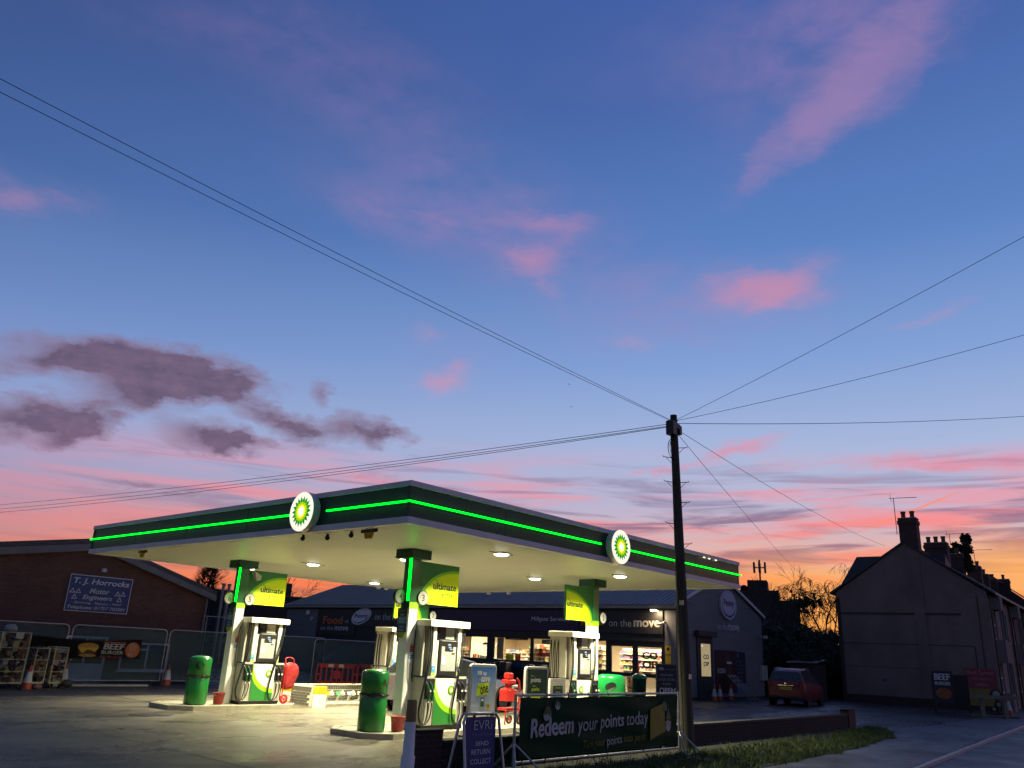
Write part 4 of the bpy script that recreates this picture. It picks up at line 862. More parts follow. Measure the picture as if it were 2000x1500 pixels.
pr = MB(bw_); pr.text('Redeem', -2.30, -1.12, 0.50, 0.79, 0.035, 0.03, 0.12, rot=0.03); pr.text('your', -1.00, -0.40, 0.47, 0.70, 0.035, 0.0, 0.12, rot=0.03); pr.text('points', -0.30, 0.46, 0.50, 0.79, 0.035, 0.012, 0.12, rot=0.03); pr.text('today', 0.55, 1.28, 0.52, 0.83, 0.035, 0.0, 0.12, rot=0.03)
pr.text('points', -0.10, 0.44, 0.24, 0.42, 0.035, 0.0, 0.12, rot=0.03); pr.use(byl); pr.text('Turn your', -0.86, -0.16, 0.23, 0.40, 0.035, -0.008, 0.2, rot=0.03); pr.text('into perks', 0.50, 1.20, 0.27, 0.44, 0.035, 0.004, 0.2, rot=0.03)
pr.poly([(1.38, 0.30), (1.98, 0.44), (1.98, 0.96), (1.38, 0.86)], 0.033); pr.use(bg_); pr.text('nsebs', 1.42, 1.80, 0.58, 0.76, 0.037, 0.01)
for cx, cz, r_, mt in ((-1.86, 0.70+0.14, 0.11, bw_), (-1.58, 0.97, 0.07, bw_), (1.98, 0.90, 0.09, bg_), (2.1, 0.55, 0.12, bw_)):
    pr.use(mt); pr.disc(cx, cz, r_, l=0.036); pr.use(bg_); pr.poly([(cx-r_, cz+0.02), (cx-r_*0.5, cz-0.03), (cx, cz+0.02), (cx+r_*0.5, cz-0.03), (cx+r_, cz+0.02), (cx+r_*0.7, cz+r_*0.8), (cx, cz+r_*1.1), (cx-r_*0.7, cz+r_*0.8)], 0.038); pr.rect(cx-0.004, cx+0.004, cz+r_, 1.07, 0.036)
pr.use(bw_); pr.rect(1.98, 2.20, 0.50, 0.62, 0.040); pr.use(bg_)
for k in range(5): pr.rect(2.0+k*0.042, 2.02+k*0.042, 0.52, 0.60, 0.042)
pr.poly([(1.98, 0.66), (2.2, 0.66), (2.09, 0.86)], 0.041); wavify(pr).build('print', t)
m = MB(black)
for k in range(9): x = -2.45+k*0.61; m.tube([(x, -0.02, 1.08), (x, 0.03, 1.17)], 0.008, 5); m.tube([(x, -0.02, 0.18), (x, 0.03, 0.09)], 0.008, 5)
m.build('cable_ties', t)
# poster stands on the forecourt
def poster_stand(loc, label, W, H, z0, tilt):
    t = thing('poster_stand', loc, 0, label, 'poster stand', 'grey framed poster stands on the forecourt')
    pts = []
    r = 0.09
    for cx, cz, a0 in ((W/2-r, H-r, 0), (-W/2+r, H-r, 90), (-W/2+r, z0+r, 180), (W/2-r, z0+r, 270)):
        for k in range(6): a = radians(a0+18*k); pts.append((cx+r*cos(a), cz+r*sin(a)))
    m = MB(M('poster frame grey', (0.33, 0.33, 0.31), 0.4)); m.extr(pts[::-1], 0, 0.07); m.build('frame', t, bevel=0.012)
    m = MB(black); m.box(-W/2, W/2, -0.1, 0.25, 0, 0.10); m.tube([(-W/4, 0.03, 0.1), (-W/4, 0.03, z0+0.05)], 0.02, 6); m.tube([(W/4, 0.03, 0.1), (W/4, 0.03, z0+0.05)], 0.02, 6); m.build('base', t)
    return t
def gradmat(name, c0, c1, z0, z1):
    m = bpy.data.materials.new(name); m.use_nodes = True; nt = m.node_tree; N = nt.nodes; L = nt.links; b = N['Principled BSDF']; b.inputs['Roughness'].default_value = 0.4
    t = N.new('ShaderNodeTexCoord'); s = N.new('ShaderNodeSeparateXYZ'); r = N.new('ShaderNodeMapRange'); r.inputs[1].default_value = z0; r.inputs[2].default_value = z1; mx = N.new('ShaderNodeMix'); mx.data_type = 'RGBA'
    L.new(t.outputs['Object'], s.inputs[0]); L.new(s.outputs[2], r.inputs[0]); L.new(r.outputs[0], mx.inputs[0]); mx.inputs[6].default_value = (*c0, 1); mx.inputs[7].default_value = (*c1, 1); L.new(mx.outputs[2], b.inputs['Base Color']); return m
t = poster_stand((3.88, 1.5, 0), 'pale blue poster stand with a yellow square, left of the banner top', 0.84, 1.52, 0.50, 0)
m = MB(gradmat('poster blue fade', (0.42, 0.52, 0.60), (0.03, 0.17, 0.48), 0.7, 1.45)); m.rect(-0.37, 0.37, 0.54, 1.46, 0.004)
m.use(whitep); m.text('Fill up', -0.20, 0.08, 1.27, 1.38, 0.008, 0.03); m.text('save', -0.08, 0.20, 1.16, 1.26, 0.008, 0.035); m.text('and', -0.14, -0.07, 1.19, 1.23, 0.008)
m.use(limey); m.poly([(-0.22, 0.88), (0.15, 0.90), (0.19, 1.15), (-0.18, 1.12)], 0.008); m.use(pgreen); m.text('Nice', -0.19, 0.02, 1.03, 1.12, 0.012, 0.0, rot=0.25); m.use(ink); m.text('one', -0.10, 0.15, 0.92, 1.07, 0.012, 0.02, rot=0.2)
m.use(bladegreen); m.rect(-0.07, 0.04, 0.66, 0.84, 0.010); m.use(whitep); m.rect(-0.05, 0.02, 0.77, 0.82, 0.012); m.use(signwhite); m.rect(0.08, 0.10, 0.66, 0.86, 0.010); m.use(yellow); m.rect(0.13, 0.22, 0.59, 0.71, 0.010); m.use(ink); m.text('NEW', 0.14, 0.21, 0.66, 0.69, 0.012, 0.01); m.rect(-0.12, 0.08, 0.62, 0.623, 0.010); m.rect(-0.12, 0.08, 0.60, 0.603, 0.010); m.build('print', t)
t = poster_stand((5.72, 1.5, 0), 'dark green loyalty poster stand with lime card, middle of the forecourt front', 0.84, 1.50, 0.50, 0)
m = MB(dgreen); m.rect(-0.36, 0.36, 0.54, 1.44, 0.004); m.use(whitep); m.text('points', -0.24, 0.12, 1.13, 1.26, 0.008, 0.02); m.use(limey); m.text('into', -0.17, -0.07, 1.06, 1.10, 0.008); m.text('perks', -0.20, 0.08, 0.95, 1.05, 0.008, 0.015); m.text('Turn', -0.24, -0.12, 1.28, 1.31, 0.008)
m.poly([(-0.26, 0.50+0.08, ), (0.10, 0.58), (0.13, 0.90), (-0.24, 0.84)], 0.008); m.use(midlime); m.disc(-0.12, 0.80, 0.03, l=0.012); m.disc(0.02, 0.70, 0.04, l=0.012); m.use(signwhite); m.disc(0.19, 0.88, 0.045, l=0.012); m.disc(0.23, 0.70, 0.03, l=0.012); m.use(pgreen); m.poly([(0.145, 0.89), (0.235, 0.89), (0.19, 0.96)], 0.014); m.rect(0.187, 0.193, 0.96, 1.38, 0.010); m.rect(0.228, 0.232, 0.74, 1.38, 0.010); m.rect(0.16, 0.29, 0.60, 0.66, 0.010); m.build('print', t)
# store-open sign
t = thing('store_open_sign', (22.6, 7.9, 0), -0.55, 'dark store announcement sign beside the utility pole', 'poster stand')
m = MB(M('worn grey frame', (0.10, 0.10, 0.11), 0.5)); m.box(-0.50, 0.50, 0, 0.06, 0.15, 1.62); m.use(ink); m.rect(-0.46, 0.46, 0.20, 1.58, 0.003); m.build('board', t); m = MB(black); m.box(-0.5, 0.5, -0.2, 0.3, 0, 0.15); m.build('base', t)
m = MB(M('dim white print', (0.30, 0.30, 0.33), 0.5)); m.disc(-0.26, 1.42, 0.13, 0.07, 0.006); m.text('on the move', -0.08, 0.36, 1.38, 1.45, 0.006); m.text('YOUR NEW', -0.34, 0.32, 1.12, 1.22, 0.006, 0.015); m.text('LOOK STORE', -0.40, 0.38, 0.94, 1.04, 0.006, 0.015); m.text('IS NOW', -0.20, 0.20, 0.76, 0.86, 0.006, 0.015); m.use(whitep); m.text('OPEN', -0.36, 0.40, 0.42, 0.66, 0.006, 0.02); m.build('print', t)
# ------------------------------------------------------------------ utility pole and wires
PX, PY = 6.81, -1.76
woodp = M('tarred pole wood', (0.075, 0.062, 0.045), 0.85, var=0.5, scale=3, stretch=(3, 3, 0.4), bump=0.6, bscale=20)
t = thing('utility_pole', (PX, PY, 0), 0, 'tall dark wooden telegraph pole with step irons standing on the verge', 'telegraph pole')
TOPX, TOPY = -0.12, 0.13
def pp(z): k = z/7.35; return (TOPX*k, TOPY*k, z)
m = MB(woodp); m.tube([pp(z) for z in (0, 1, 2.5, 4.5, 6.2, 7.35)], [0.142, 0.135, 0.125, 0.108, 0.092, 0.08], 16); m.build('shaft', t)
m = MB(black); m.T = Matrix.Translation(Vector(pp(7.0))); m.cbox(-0.30, -0.10, -0.14, 0.06, -0.18, 0.16, 0.02); m.cbox(0.10, 0.22, -0.1, 0.1, -0.1, 0.12, 0.02); m.tube([(-0.1, 0, 0.05), (0.1, 0, 0.05)], 0.13, 10); m.build('junction_box', t)
for k, (z, s) in enumerate(((6.55, 1), (6.3, -1), (5.72, -1), (5.72, 1), (5.25, 1), (4.75, -1), (4.3, 1))):
    m = MB(steel if False else M('rusted step iron', (0.05, 0.045, 0.04), 0.6, 0.6)); x, y, _ = pp(z); ax = 0.70*s; ay = -0.70*s
    m.tube([(x+0.09*ax, y+0.09*ay, z), (x+0.29*ax, y+0.29*ay, z+0.02), (x+0.30*ax, y+0.30*ay, z+0.05)], 0.009, 5); m.tube([(x+0.10*ax, y+0.10*ay, z-0.12), (x+0.22*ax, y+0.22*ay, z)], 0.006, 5); m.build('step_iron', t)
m = MB(black); m.tube([Vector(pp(z))+Vector((-0.13, 0.02, 0)) for z in (6.8, 6, 5, 4, 3, 2, 1, 0)], 0.012, 5)
for k in range(6): 
    a = random.uniform(0.1, 0.25); m.tube([Vector(pp(6.85))+Vector((-0.12-a*sin(q)*0.9, -0.05+0.05*k/6, -0.12-a+a*cos(q))) for q in [2*pi*i/12 for i in range(10)]], 0.006, 4)
for k in range(5): m.tube(bez(Vector(pp(7.1)), Vector(pp(7.3))+Vector((random.uniform(-.3, .3), random.uniform(-.2, .2), 0.05)), Vector(pp(7.2))+Vector((random.uniform(-.5, .4), random.uniform(-.2, .2), 0.1)), Vector(pp(7.05))+Vector((random.uniform(-.3, .3), 0, 0)), 8), 0.006, 4)
m.build('pole_cable', t)
m = MB(steel); x, y, _ = pp(1.75); m.T = Matrix.Translation((x, y, 0)); m.box(-0.06, 0.04, -0.15, -0.13, 1.42, 1.52); m.build('pole_plate', t); m = MB(steel); m.T = Matrix.Translation((x, y, 0)); m.box(-0.14, -0.11, -0.08, 0.02, 2.95, 3.05); m.build('cable_clip', t)
wirem = M('telephone wire', (0.01, 0.01, 0.012), 0.6)
top = Vector((PX+TOPX, PY+TOPY, 7.2))
def ray_pt(x, y, dist):
    d = cf + cr2*((x-1000)/FPX) - cu2*((y-750)/FPX); return CAM + d*(dist/math.hypot(d.x, d.y))
def wire(p0, p1, sag, r, label, grp='telephone wires fanning out from the pole'):
    m = MB(wirem); m.tube([p-p0 for p in catenary(p0, p1, sag, 28)], r, 4); o = m.build('overhead_wire', None, p0); tag(o, label, 'wire', grp); return o
def ext(a, b, k): return a + (b-a)*k
for (px, py, D, k, dz, sag, lb) in ((0, 136, 10.3, 1.5, 0.0, 0.13, 'upper of the two wires climbing steeply from the pole to the left edge'), (0, 160, 10.5, 1.5, -0.02, 0.14, 'lower of the two wires climbing steeply from the pole to the left edge'),
        (0, 980, 44, 1.2, -0.05, 0.24, 'topmost of the shallow wires running left over the canopy'), (0, 988, 44, 1.2, -0.10, 0.24, 'middle one of the shallow wires running left over the canopy'), (0, 994, 44, 1.2, -0.12, 0.26, 'lowest of the shallow wires running left over the canopy'),
        (2000, 450, 15, 1.6, 0.0, 0.12, 'steepest wire rising from the pole to the right edge'), (2000, 640, 19, 1.5, 0.0, 0.18, 'middle wire rising from the pole to the right edge'), (2000, 806, 30, 1.3, -0.05, 0.16, 'almost level wire from the pole to the right edge'),
        (1728, 1066, 52, 1.0, -0.15, 0.25, 'wire running down from the pole to the gable house chimney'), (1592, 1150, 60, 1.0, -0.2, 0.2, 'wire running down from the pole to the trees')):
    wire(top+Vector((0, 0, dz)), ext(top, ray_pt(px, py, D), k), sag, 0.0075 if D > 25 else 0.0055, lb)
for (px, py) in ((1112, 751), (1116, 795)):
    p = ray_pt(px, py, 160); m = MB(black); m.add([(-0.35, 0, 0.12), (0, 0.1, 0), (0.35, 0, 0.14), (0, -0.25, 0.02), (0, 0.3, 0)], [(0, 1, 3), (1, 2, 3), (1, 4, 3)]); tag(m.build('bird', None, p), 'tiny dark bird high in the sky, the %s one of two' % ('upper' if py == 751 else 'lower'), 'bird', 'birds in the sky')

# ================================================================== SHOP (local x runs right along the front, y into the building)
SX = lambda Y: 42.4-Y
clad = M('shop grey cladding', (0.17, 0.172, 0.19), 0.6, var=0.25, scale=1.2, stretch=(0.3, 0.3, 3))
fasciab = M('shop black fascia', (0.025, 0.024, 0.026), 0.5); purple = M('shop purple fascia', (0.040, 0.018, 0.062), 0.4)
roofm = M('shop metal roof', (0.30, 0.28, 0.25), 0.5, 0.0, var=0.2, scale=0.6)
shop = thing('shop_building', (26.5, 42.4, 0), -pi/2, 'long low shop with lit windows, black and purple fascia and grey boarded gable', 'shop')
L_ = SX(9.6); DEP = 9.8; EA = 4.32; RX = 4.9; RZ = 6.22
# front wall pieces with real openings
m = MB(clad); m.box(0, SX(38.6), 0, 0.2, 0, EA-0.1); m.box(SX(10.25), L_, -0.02, 0.2, 0, EA-0.1); m.build('front_wall', shop)
dk = M('dark shopfront', (0.018, 0.019, 0.022), 0.45)
m = MB(dk); m.box(SX(38.6), SX(29.0), 0, 0.2, 0, EA-0.12); m.box(SX(29.0), SX(10.25), 0, 0.2, 2.62, EA-0.12)
m.box(SX(29.0), SX(15.1), 0.0, 0.16, 0, 1.34)
for a, b in ((24.55, 24.40), (22.0, 21.55), (18.74, 18.60), (15.15, 14.75), (13.68, 13.44), (12.08, 11.87), (10.41, 10.25)): m.box(SX(a), SX(b), -0.01, 0.16, 0, 2.62)
m.box(SX(14.75), SX(13.68), 0, 0.16, 0, 1.10); m.box(SX(13.44), SX(10.41), 0.0, 0.1, 2.40, 2.62)
m.build('shopfront_wall', shop)
m = MB(roofm); m.box(0-0.15, L_+0.1, -0.28, 0.0, EA-0.12, EA+0.02); m.use(black); m.box(0-0.15, L_+0.1, -0.05, 0.2, EA-0.2, EA-0.12); m.build('gutter', shop)
# roof: two slopes with standing ribs
m = MB(roofm); m.extx([(-0.2, EA+0.02), (RX, RZ), (RX, RZ+0.06), (-0.25, EA+0.08)], -0.2, L_+0.12); m.extx([(RX, RZ), (DEP+0.2, EA+0.02), (DEP+0.25, EA+0.08), (RX, RZ+0.06)], -0.2, L_+0.12); rf = m.build('roof', shop)
m = MB(roofm)
k = 0.0
while k < L_:
    m.extx([(-0.25, EA+0.08), (RX, RZ+0.06), (RX, RZ+0.10), (-0.25, EA+0.12)], k, k+0.05); k += 0.33
o = m.build('roof_ribs', rf); o['kind'] = 'stuff'
m = MB(silver); m.extx([(-0.27, EA-0.02), (RX, RZ-0.02), (RX, RZ+0.14), (-0.27, EA+0.14)], L_+0.125, L_+0.16); m.extx([(RX, RZ-0.02), (DEP+0.27, EA-0.02), (DEP+0.27, EA+0.14), (RX, RZ+0.14)], L_+0.125, L_+0.16); m.build('verge_trim', shop)
# rear and left walls
m = MB(clad); m.box(0, L_-0.2, DEP-0.2, DEP, 0, EA); m.extx([(0.2, 0), (DEP-0.2, 0), (DEP-0.2, EA), (RX, RZ-0.1), (0.2, EA)], 0.0, 0.2); m.build('rear_wall', shop)
# gable end: boards on a core
gc = MB(M('gable membrane', (0.03, 0.03, 0.035), 0.8)); gc.extx([(0.2, 0), (DEP, 0), (DEP, EA), (RX, RZ-0.02), (0.2, EA)], L_-0.2, L_-0.02); gc.build('gable_core', shop)
z = 0.12
while z < RZ-0.05:
    z1 = z+0.165
    def lim(zz):
        if zz <= EA: return 0.0, DEP
        k = (zz-EA)/(RZ-EA); return RX*k, DEP-(DEP-RX)*k
    a0, b0_ = lim(z); a1, b1 = lim(min(z1, RZ-0.01)); 
    m = MB(clad); vs = [(L_-0.02, a0, z), (L_+0.022, a0, z-0.012), (L_+0.022, b0_, z-0.012), (L_-0.02, b0_, z), (L_-0.02, a1, z1), (L_+0.004, a1, z1), (L_+0.004, b1, z1), (L_-0.02, b1, z1)]
    m.add(vs, [(0, 1, 2, 3), (4, 7, 6, 5), (0, 4, 5, 1), (1, 5, 6, 2), (2, 6, 7, 3), (3, 7, 4, 0)]); m.build('cladding_board', shop); z += 0.172
GT = Matrix.Translation((L_+0.03, 0, 0)) @ Matrix.Rotation(pi/2, 4, 'Z')     # drawings on the gable: x along local y
def G(mat): m = MB(mat); m.T = GT; return m
# front signage
m = MB(fasciab); m.box(SX(38.4), SX(34.2), -0.06, 0, 2.35, 4.05); m.build('food_panel', shop)
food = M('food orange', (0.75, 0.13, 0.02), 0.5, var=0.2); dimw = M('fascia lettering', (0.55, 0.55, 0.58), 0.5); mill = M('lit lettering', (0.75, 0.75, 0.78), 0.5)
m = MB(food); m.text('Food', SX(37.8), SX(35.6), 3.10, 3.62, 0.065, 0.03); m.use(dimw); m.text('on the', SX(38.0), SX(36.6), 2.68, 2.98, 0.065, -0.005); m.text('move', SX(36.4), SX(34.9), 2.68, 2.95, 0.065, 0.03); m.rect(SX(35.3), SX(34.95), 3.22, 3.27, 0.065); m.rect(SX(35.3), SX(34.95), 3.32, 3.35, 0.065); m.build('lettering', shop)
m = MB(fasciab); m.box(SX(34.15), SX(29.1), -0.08, 0, 2.95, 4.08); m.build('name_fascia', shop)
def penny(mb, cx, cz, rx, rz, l, w):
    mb.use(w); mb.disc(cx, cz, rx, rz, l, 32, 0.25); mb.use(purple); mb.disc(cx, cz-0.02, rx*0.86, rz*0.82, l+.004, 32, 0.25); mb.use(w); mb.disc(cx, cz+0.01, rx*0.84, rz*0.74, l+.008, 32, 0.25)
    mb.use(purple); mb.text('Penny', cx-rx*0.66, cx+rx*0.66, cz-rz*0.36, cz+rz*0.34, l+.012, 0.03, rot=0.03)
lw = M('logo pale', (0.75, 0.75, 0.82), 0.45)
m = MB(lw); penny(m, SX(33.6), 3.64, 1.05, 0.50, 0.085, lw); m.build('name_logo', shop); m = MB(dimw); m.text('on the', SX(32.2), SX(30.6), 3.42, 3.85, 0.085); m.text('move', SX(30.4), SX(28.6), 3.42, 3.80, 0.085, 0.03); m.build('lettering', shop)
m = MB(purple); m.box(SX(29.05), SX(15.4), -0.12, 0, 2.98, 4.08); m.build('purple_fascia', shop)
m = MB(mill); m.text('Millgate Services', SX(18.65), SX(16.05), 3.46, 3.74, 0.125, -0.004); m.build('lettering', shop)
m = MB(fasciab); m.box(SX(15.35), SX(10.28), -0.12, 0, 2.98, 4.08); m.box(SX(29.0), SX(10.28), -0.05, 0.0, 2.62, 2.97); m.build('name_fascia', shop)
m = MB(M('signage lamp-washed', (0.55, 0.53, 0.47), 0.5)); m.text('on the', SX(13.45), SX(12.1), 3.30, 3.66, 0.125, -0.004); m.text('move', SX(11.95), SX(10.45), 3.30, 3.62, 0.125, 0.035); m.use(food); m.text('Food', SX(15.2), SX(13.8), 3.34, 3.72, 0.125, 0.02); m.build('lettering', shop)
m = MB(whitep); m.cbox(SX(39.9), SX(39.5), -0.12, 0, 3.72, 4.0, 0.03); m.build('alarm_box', shop); m = MB(signwhite); m.box(SX(39.4), SX(39.0), -0.05, 0, 3.45, 3.55); m.box(SX(39.2), SX(39.15), -0.1, 0, 3.3, 3.5); m.build('wall_fitting', shop)
# floodlight at the corner
m = MB(black); m.cyl((SX(10.2), -0.02, 4.1), (SX(10.5), -0.35, 4.18), 0.02, n=6); m.box(SX(10.75), SX(10.35), -0.52, -0.33, 4.06, 4.12); fl_ = m.build('floodlight', shop)
m = MB(warmlens); m.box(SX(10.72), SX(10.38), -0.50, -0.35, 4.045, 4.06); m.box(SX(10.72), SX(10.38), -0.53, -0.522, 4.05, 4.12); m.build('lens', fl_)
light('floodlight_lamp', (SX(10.55), -0.43, 4.03), 40, 0.25, (1.0, 0.72, 0.40), (0.35, 0, 0), parent=shop)
m = MB(whitep); m.cyl((SX(10.2), -0.02, 3.6), (SX(10.2), -0.2, 3.55), 0.03, n=8); m.cyl((SX(10.2), -0.15, 3.5), (SX(10.35), -0.45, 3.42), 0.06, n=10); m.build('security_camera', shop)
m = MB(yellow); m.rect(SX(10.2), SX(9.9), 2.05, 2.45, 0.03); m.rect(SX(10.2), SX(9.9), 1.6, 2.0, 0.03); m.use(ink); m.disc(SX(10.05), 2.3, 0.08, l=0.035); m.build('warning_notice', shop)
# windows
gls = glassmat('shop glass'); frm = M('window frame', (0.02, 0.02, 0.022), 0.4)
def window(a, b, z0, z1, nm='window', mull=0):
    f = MB(frm); x0, x1 = SX(a), SX(b); t_ = 0.05
    f.box(x0, x0+t_, 0.02, 0.1, z0, z1); f.box(x1-t_, x1, 0.02, 0.1, z0, z1); f.box(x0+t_, x1-t_, 0.02, 0.1, z0, z0+t_); f.box(x0+t_, x1-t_, 0.02, 0.1, z1-t_, z1)
    for k in range(mull): xx = x0+(x1-x0)*(k+1)/(mull+1); f.box(xx-0.02, xx+0.02, 0.02, 0.1, z0+t_, z1-t_)
    w = f.build(nm, shop); p = MB(gls); p.add([(x0+t_, 0.06, z0+t_), (x1-t_, 0.06, z0+t_), (x1-t_, 0.06, z1-t_), (x0+t_, 0.06, z1-t_)], [(0, 1, 2, 3)]); p.build('pane', w); return w
window(29.0, 24.55, 1.34, 2.62, mull=1); window(24.40, 22.0, 1.34, 2.62); window(21.55, 18.74, 1.34, 2.62); window(18.60, 15.15, 1.34, 2.62, mull=1); window(14.75, 13.68, 1.10, 2.62)
for a, b in ((13.44, 12.08), (11.87, 10.41)):
    d = window(a, b, 1.06, 2.40, 'door'); x0, x1 = SX(a), SX(b); f = MB(frm); f.box(x0, x1, 0.02, 0.1, 0.92, 1.06); f.box(x0, x0+.05, 0.02, 0.1, 0.05, 0.92); f.box(x1-.05, x1, .02, .1, .05, .92); f.box(x0, x1, .02, .1, 0, .05); f.use(chrome); f.tube([(x1-0.12, -0.03, 0.7), (x1-0.12, -0.03, 1.5)], 0.015, 6); f.build('door_rail', d)
    p = MB(gls); p.add([(x0+.05, 0.06, .05), (x1-.05, 0.06, .05), (x1-.05, 0.06, .92), (x0+.05, 0.06, .92)], [(0, 1, 2, 3)]); p.build('pane', d)
m = MB(ink)
for tx, z0 in (('CO', 1.78), ('OP', 1.36)): m.text(tx, SX(11.55), SX(10.70), z0, z0+0.34, -0.045, 0.06)
m.use(signwhite); m.text('Food and convenience', SX(11.7), SX(10.6), 2.22, 2.29, -0.045); m.build('door_decal', shop)
# interior
inw = M('interior cream wall', (0.62, 0.50, 0.33), 0.7, var=0.1, scale=1); inf = M('interior floor', (0.25, 0.22, 0.18), 0.5)
m = MB(inf); m.box(SX(30), SX(10.2), 0.2, 6.0, 0.0, 0.03); m.build('shop_floor', shop)
m = MB(inw); m.box(SX(30), SX(10.0), 6.0, 6.1, 0.03, 2.95); m.box(SX(30.1), SX(30), 0.2, 6.1, 0.03, 2.95); m.box(SX(30), SX(10.0), 0.2, 6.1, 2.95, 3.0); m.box(SX(24.9), SX(24.8), 1.6, 6.0, 0.03, 2.95); m.build('interior_wall', shop)
for y in (27.5, 23.2, 20.0, 16.8, 13.8, 11.4): light('shop_ceiling_lamp', (SX(y), 2.2, 2.9), 320, 1.2, (1.0, 0.82, 0.56), parent=shop, size_y=1.6)
shelfm = M('shelf cream', (0.65, 0.60, 0.50), 0.5)
rr = random.Random(21)
goods = [M('goods %d' % i, tuple(0.62*q+0.14*w_ for q, w_ in zip(c, (1, .85, .7))), 0.5) for i, c in enumerate([(0.6, 0.05, 0.03), (0.7, 0.30, 0.03), (0.65, 0.6, 0.5), (0.05, 0.12, 0.4), (0.08, 0.3, 0.08), (0.7, 0.6, 0.1), (0.25, 0.05, 0.25), (0.12, 0.06, 0.03), (0.75, 0.72, 0.66), (0.4, 0.2, 0.08)])]
def shelf(Y0, Y1, yd, z0, z1, label, n=None):
    t = thing('shelf_unit', (26.5+yd, Y0, 0), -pi/2, label, 'shelf', 'stocked shelves inside the lit shop'); W = Y0-Y1
    m = MB(shelfm); m.box(0, W, 0.40, 0.44, 0, z1); lv = [z0+(z1-z0)*k/5 for k in range(5)]
    for z in lv: m.box(0, W, 0, 0.40, z-0.03, z)
    m.build('shelf_frame', t); g_ = MB(goods[0])
    for z in lv:
        x = 0.03
        while x < W-0.15:
            c = rr.choice(goods); w = rr.uniform(0.05, 0.11); k = rr.randint(1, 4); h = rr.uniform(0.10, 0.2)
            for _ in range(k):
                if x+w > W: break
                g_.use(c); g_.box(x, x+w*0.9, 0.06+rr.uniform(0, .06), 0.36, z+0.001, z+h*rr.uniform(.9, 1.1)); x += w
            if rr.random() < 0.15: x += 0.15
    o = g_.build('packaged_goods', t); o['kind'] = 'stuff'
shelf(24.3, 22.2, 4.2, 1.0, 2.0, 'low stocked shelf behind the second shop window'); shelf(20.3, 18.9, 1.6, 1.2, 2.3, 'shelf of coloured packets behind the third shop window'); shelf(18.4, 15.3, 2.0, 1.2, 2.4, 'tall chilled goods shelf behind the fourth shop window'); shelf(14.9, 12.6, 3.0, 0.9, 2.3, 'stocked shelf seen through the left shop door'); shelf(12.3, 10.3, 2.4, 0.9, 2.3, 'stocked shelf seen through the right shop door'); shelf(28.6, 25.2, 2.6, 1.1, 2.0, 'low goods shelf behind the leftmost shop window')
shelf(12.9, 12.2, 0.6, 0.15, 0.9, 'low display of yellow and red goods inside the left door')
m = MB(shelfm); m.box(SX(24.2), SX(22.1), 1.0, 1.4, 0, 1.40); m.use(goods[3]);
for k in range(9): m.use(goods[k % 10]); m.box(SX(24.1)+k*0.2, SX(24.0)+k*0.2+rr.uniform(-.02, .04), 1.05, 1.3, 1.40, 1.40+rr.uniform(.08, .25))
m.build('sales_counter', shop)
m = MB(ink); m.use(M('mural brown', (0.25, 0.13, 0.06), 0.6)); m.disc(SX(24.0)+0.55, 2.18, 0.35, 0.17, -5.985+0.0); 
m.build('wall_mural', shop)
wm = M('neon white', (0.95, 0.9, 0.8), 0.5, emis=(1, 0.9, 0.7), es=0.9)
m = MB(wm); y = -1.35
m.T = Matrix.Translation((0, 0, 0)); m.add([(SX(22.75), 1.35, 1.55), (SX(22.55), 1.35, 1.55), (SX(22.60), 1.35, 2.05), (SX(22.72), 1.35, 2.05)], [(0, 1, 2, 3)])
m.tube([(SX(22.95), 1.34, 2.35), (SX(22.65), 1.34, 2.05), (SX(22.3), 1.34, 2.35)], 0.03, 6); m.tube([(SX(23.3), 1.34, 1.5), (SX(23.28), 1.34, 2.1)], 0.045, 6); m.tube([(SX(23.65), 1.34, 2.12), (SX(23.1), 1.34, 2.12)], 0.04, 6); m.use(M('lampshade', (0.06, 0.03, 0.02), 0.6)); m.add([(SX(23.7)+.6*k/8, 1.35, 2.14+0.16*sin(pi*k/8)) for k in range(9)], [tuple(range(9))]); m.build('counter_lamp', shop)
m = MB(M('poster ocean', (0.02, 0.02, 0.05), 0.5)); m.box(SX(18.2), SX(16.8), 0.3, 0.32, 2.32, 2.55); m.use(signwhite); m.text('CHILLED', SX(17.9), SX(17.1), 2.38, 2.49, -0.298, 0.02); m.use(purple); m.box(SX(20.9), SX(19.2), 0.3, 0.32, 2.48, 2.58); m.use(signwhite); m.text('SALE', SX(20.0), SX(19.5), 2.5, 2.56, -0.298); m.use(inw); m.box(SX(21.5), SX(21.0), 0.3, 0.32, 1.4, 2.57); m.use(signwhite); m.text('PARCEL', SX(21.48), SX(21.04), 2.44, 2.52, -0.298, .01); m.text('DROP OFF', SX(21.48), SX(21.04), 2.30, 2.38, -0.298, .01); m.use(red); m.box(SX(18.4), SX(17.6), 0.3, 0.33, 1.66, 1.86); m.use(orange); m.box(SX(20.1), SX(19.7), 0.3, 0.33, 1.4, 1.72); m.use(limey); m.box(SX(20.8), SX(20.2), 0.3, 0.33, 1.4, 1.70); m.build('window_posters', shop)
m = MB(signwhite); m.use(red); m.box(SX(12.25), SX(12.0)-0.02, 0.3, 0.5, 0.9, 1.6); m.use(yellow); m.box(SX(12.3), SX(12.1), 0.28, 0.5, 0.05, 0.9); m.build('drinks_stand', shop)
# skyline picture inside (plain)
m = MB(inw); m.box(SX(20.9), SX(19.0), 5.9, 5.98, 1.0, 2.6); m.build('interior_panel', shop)
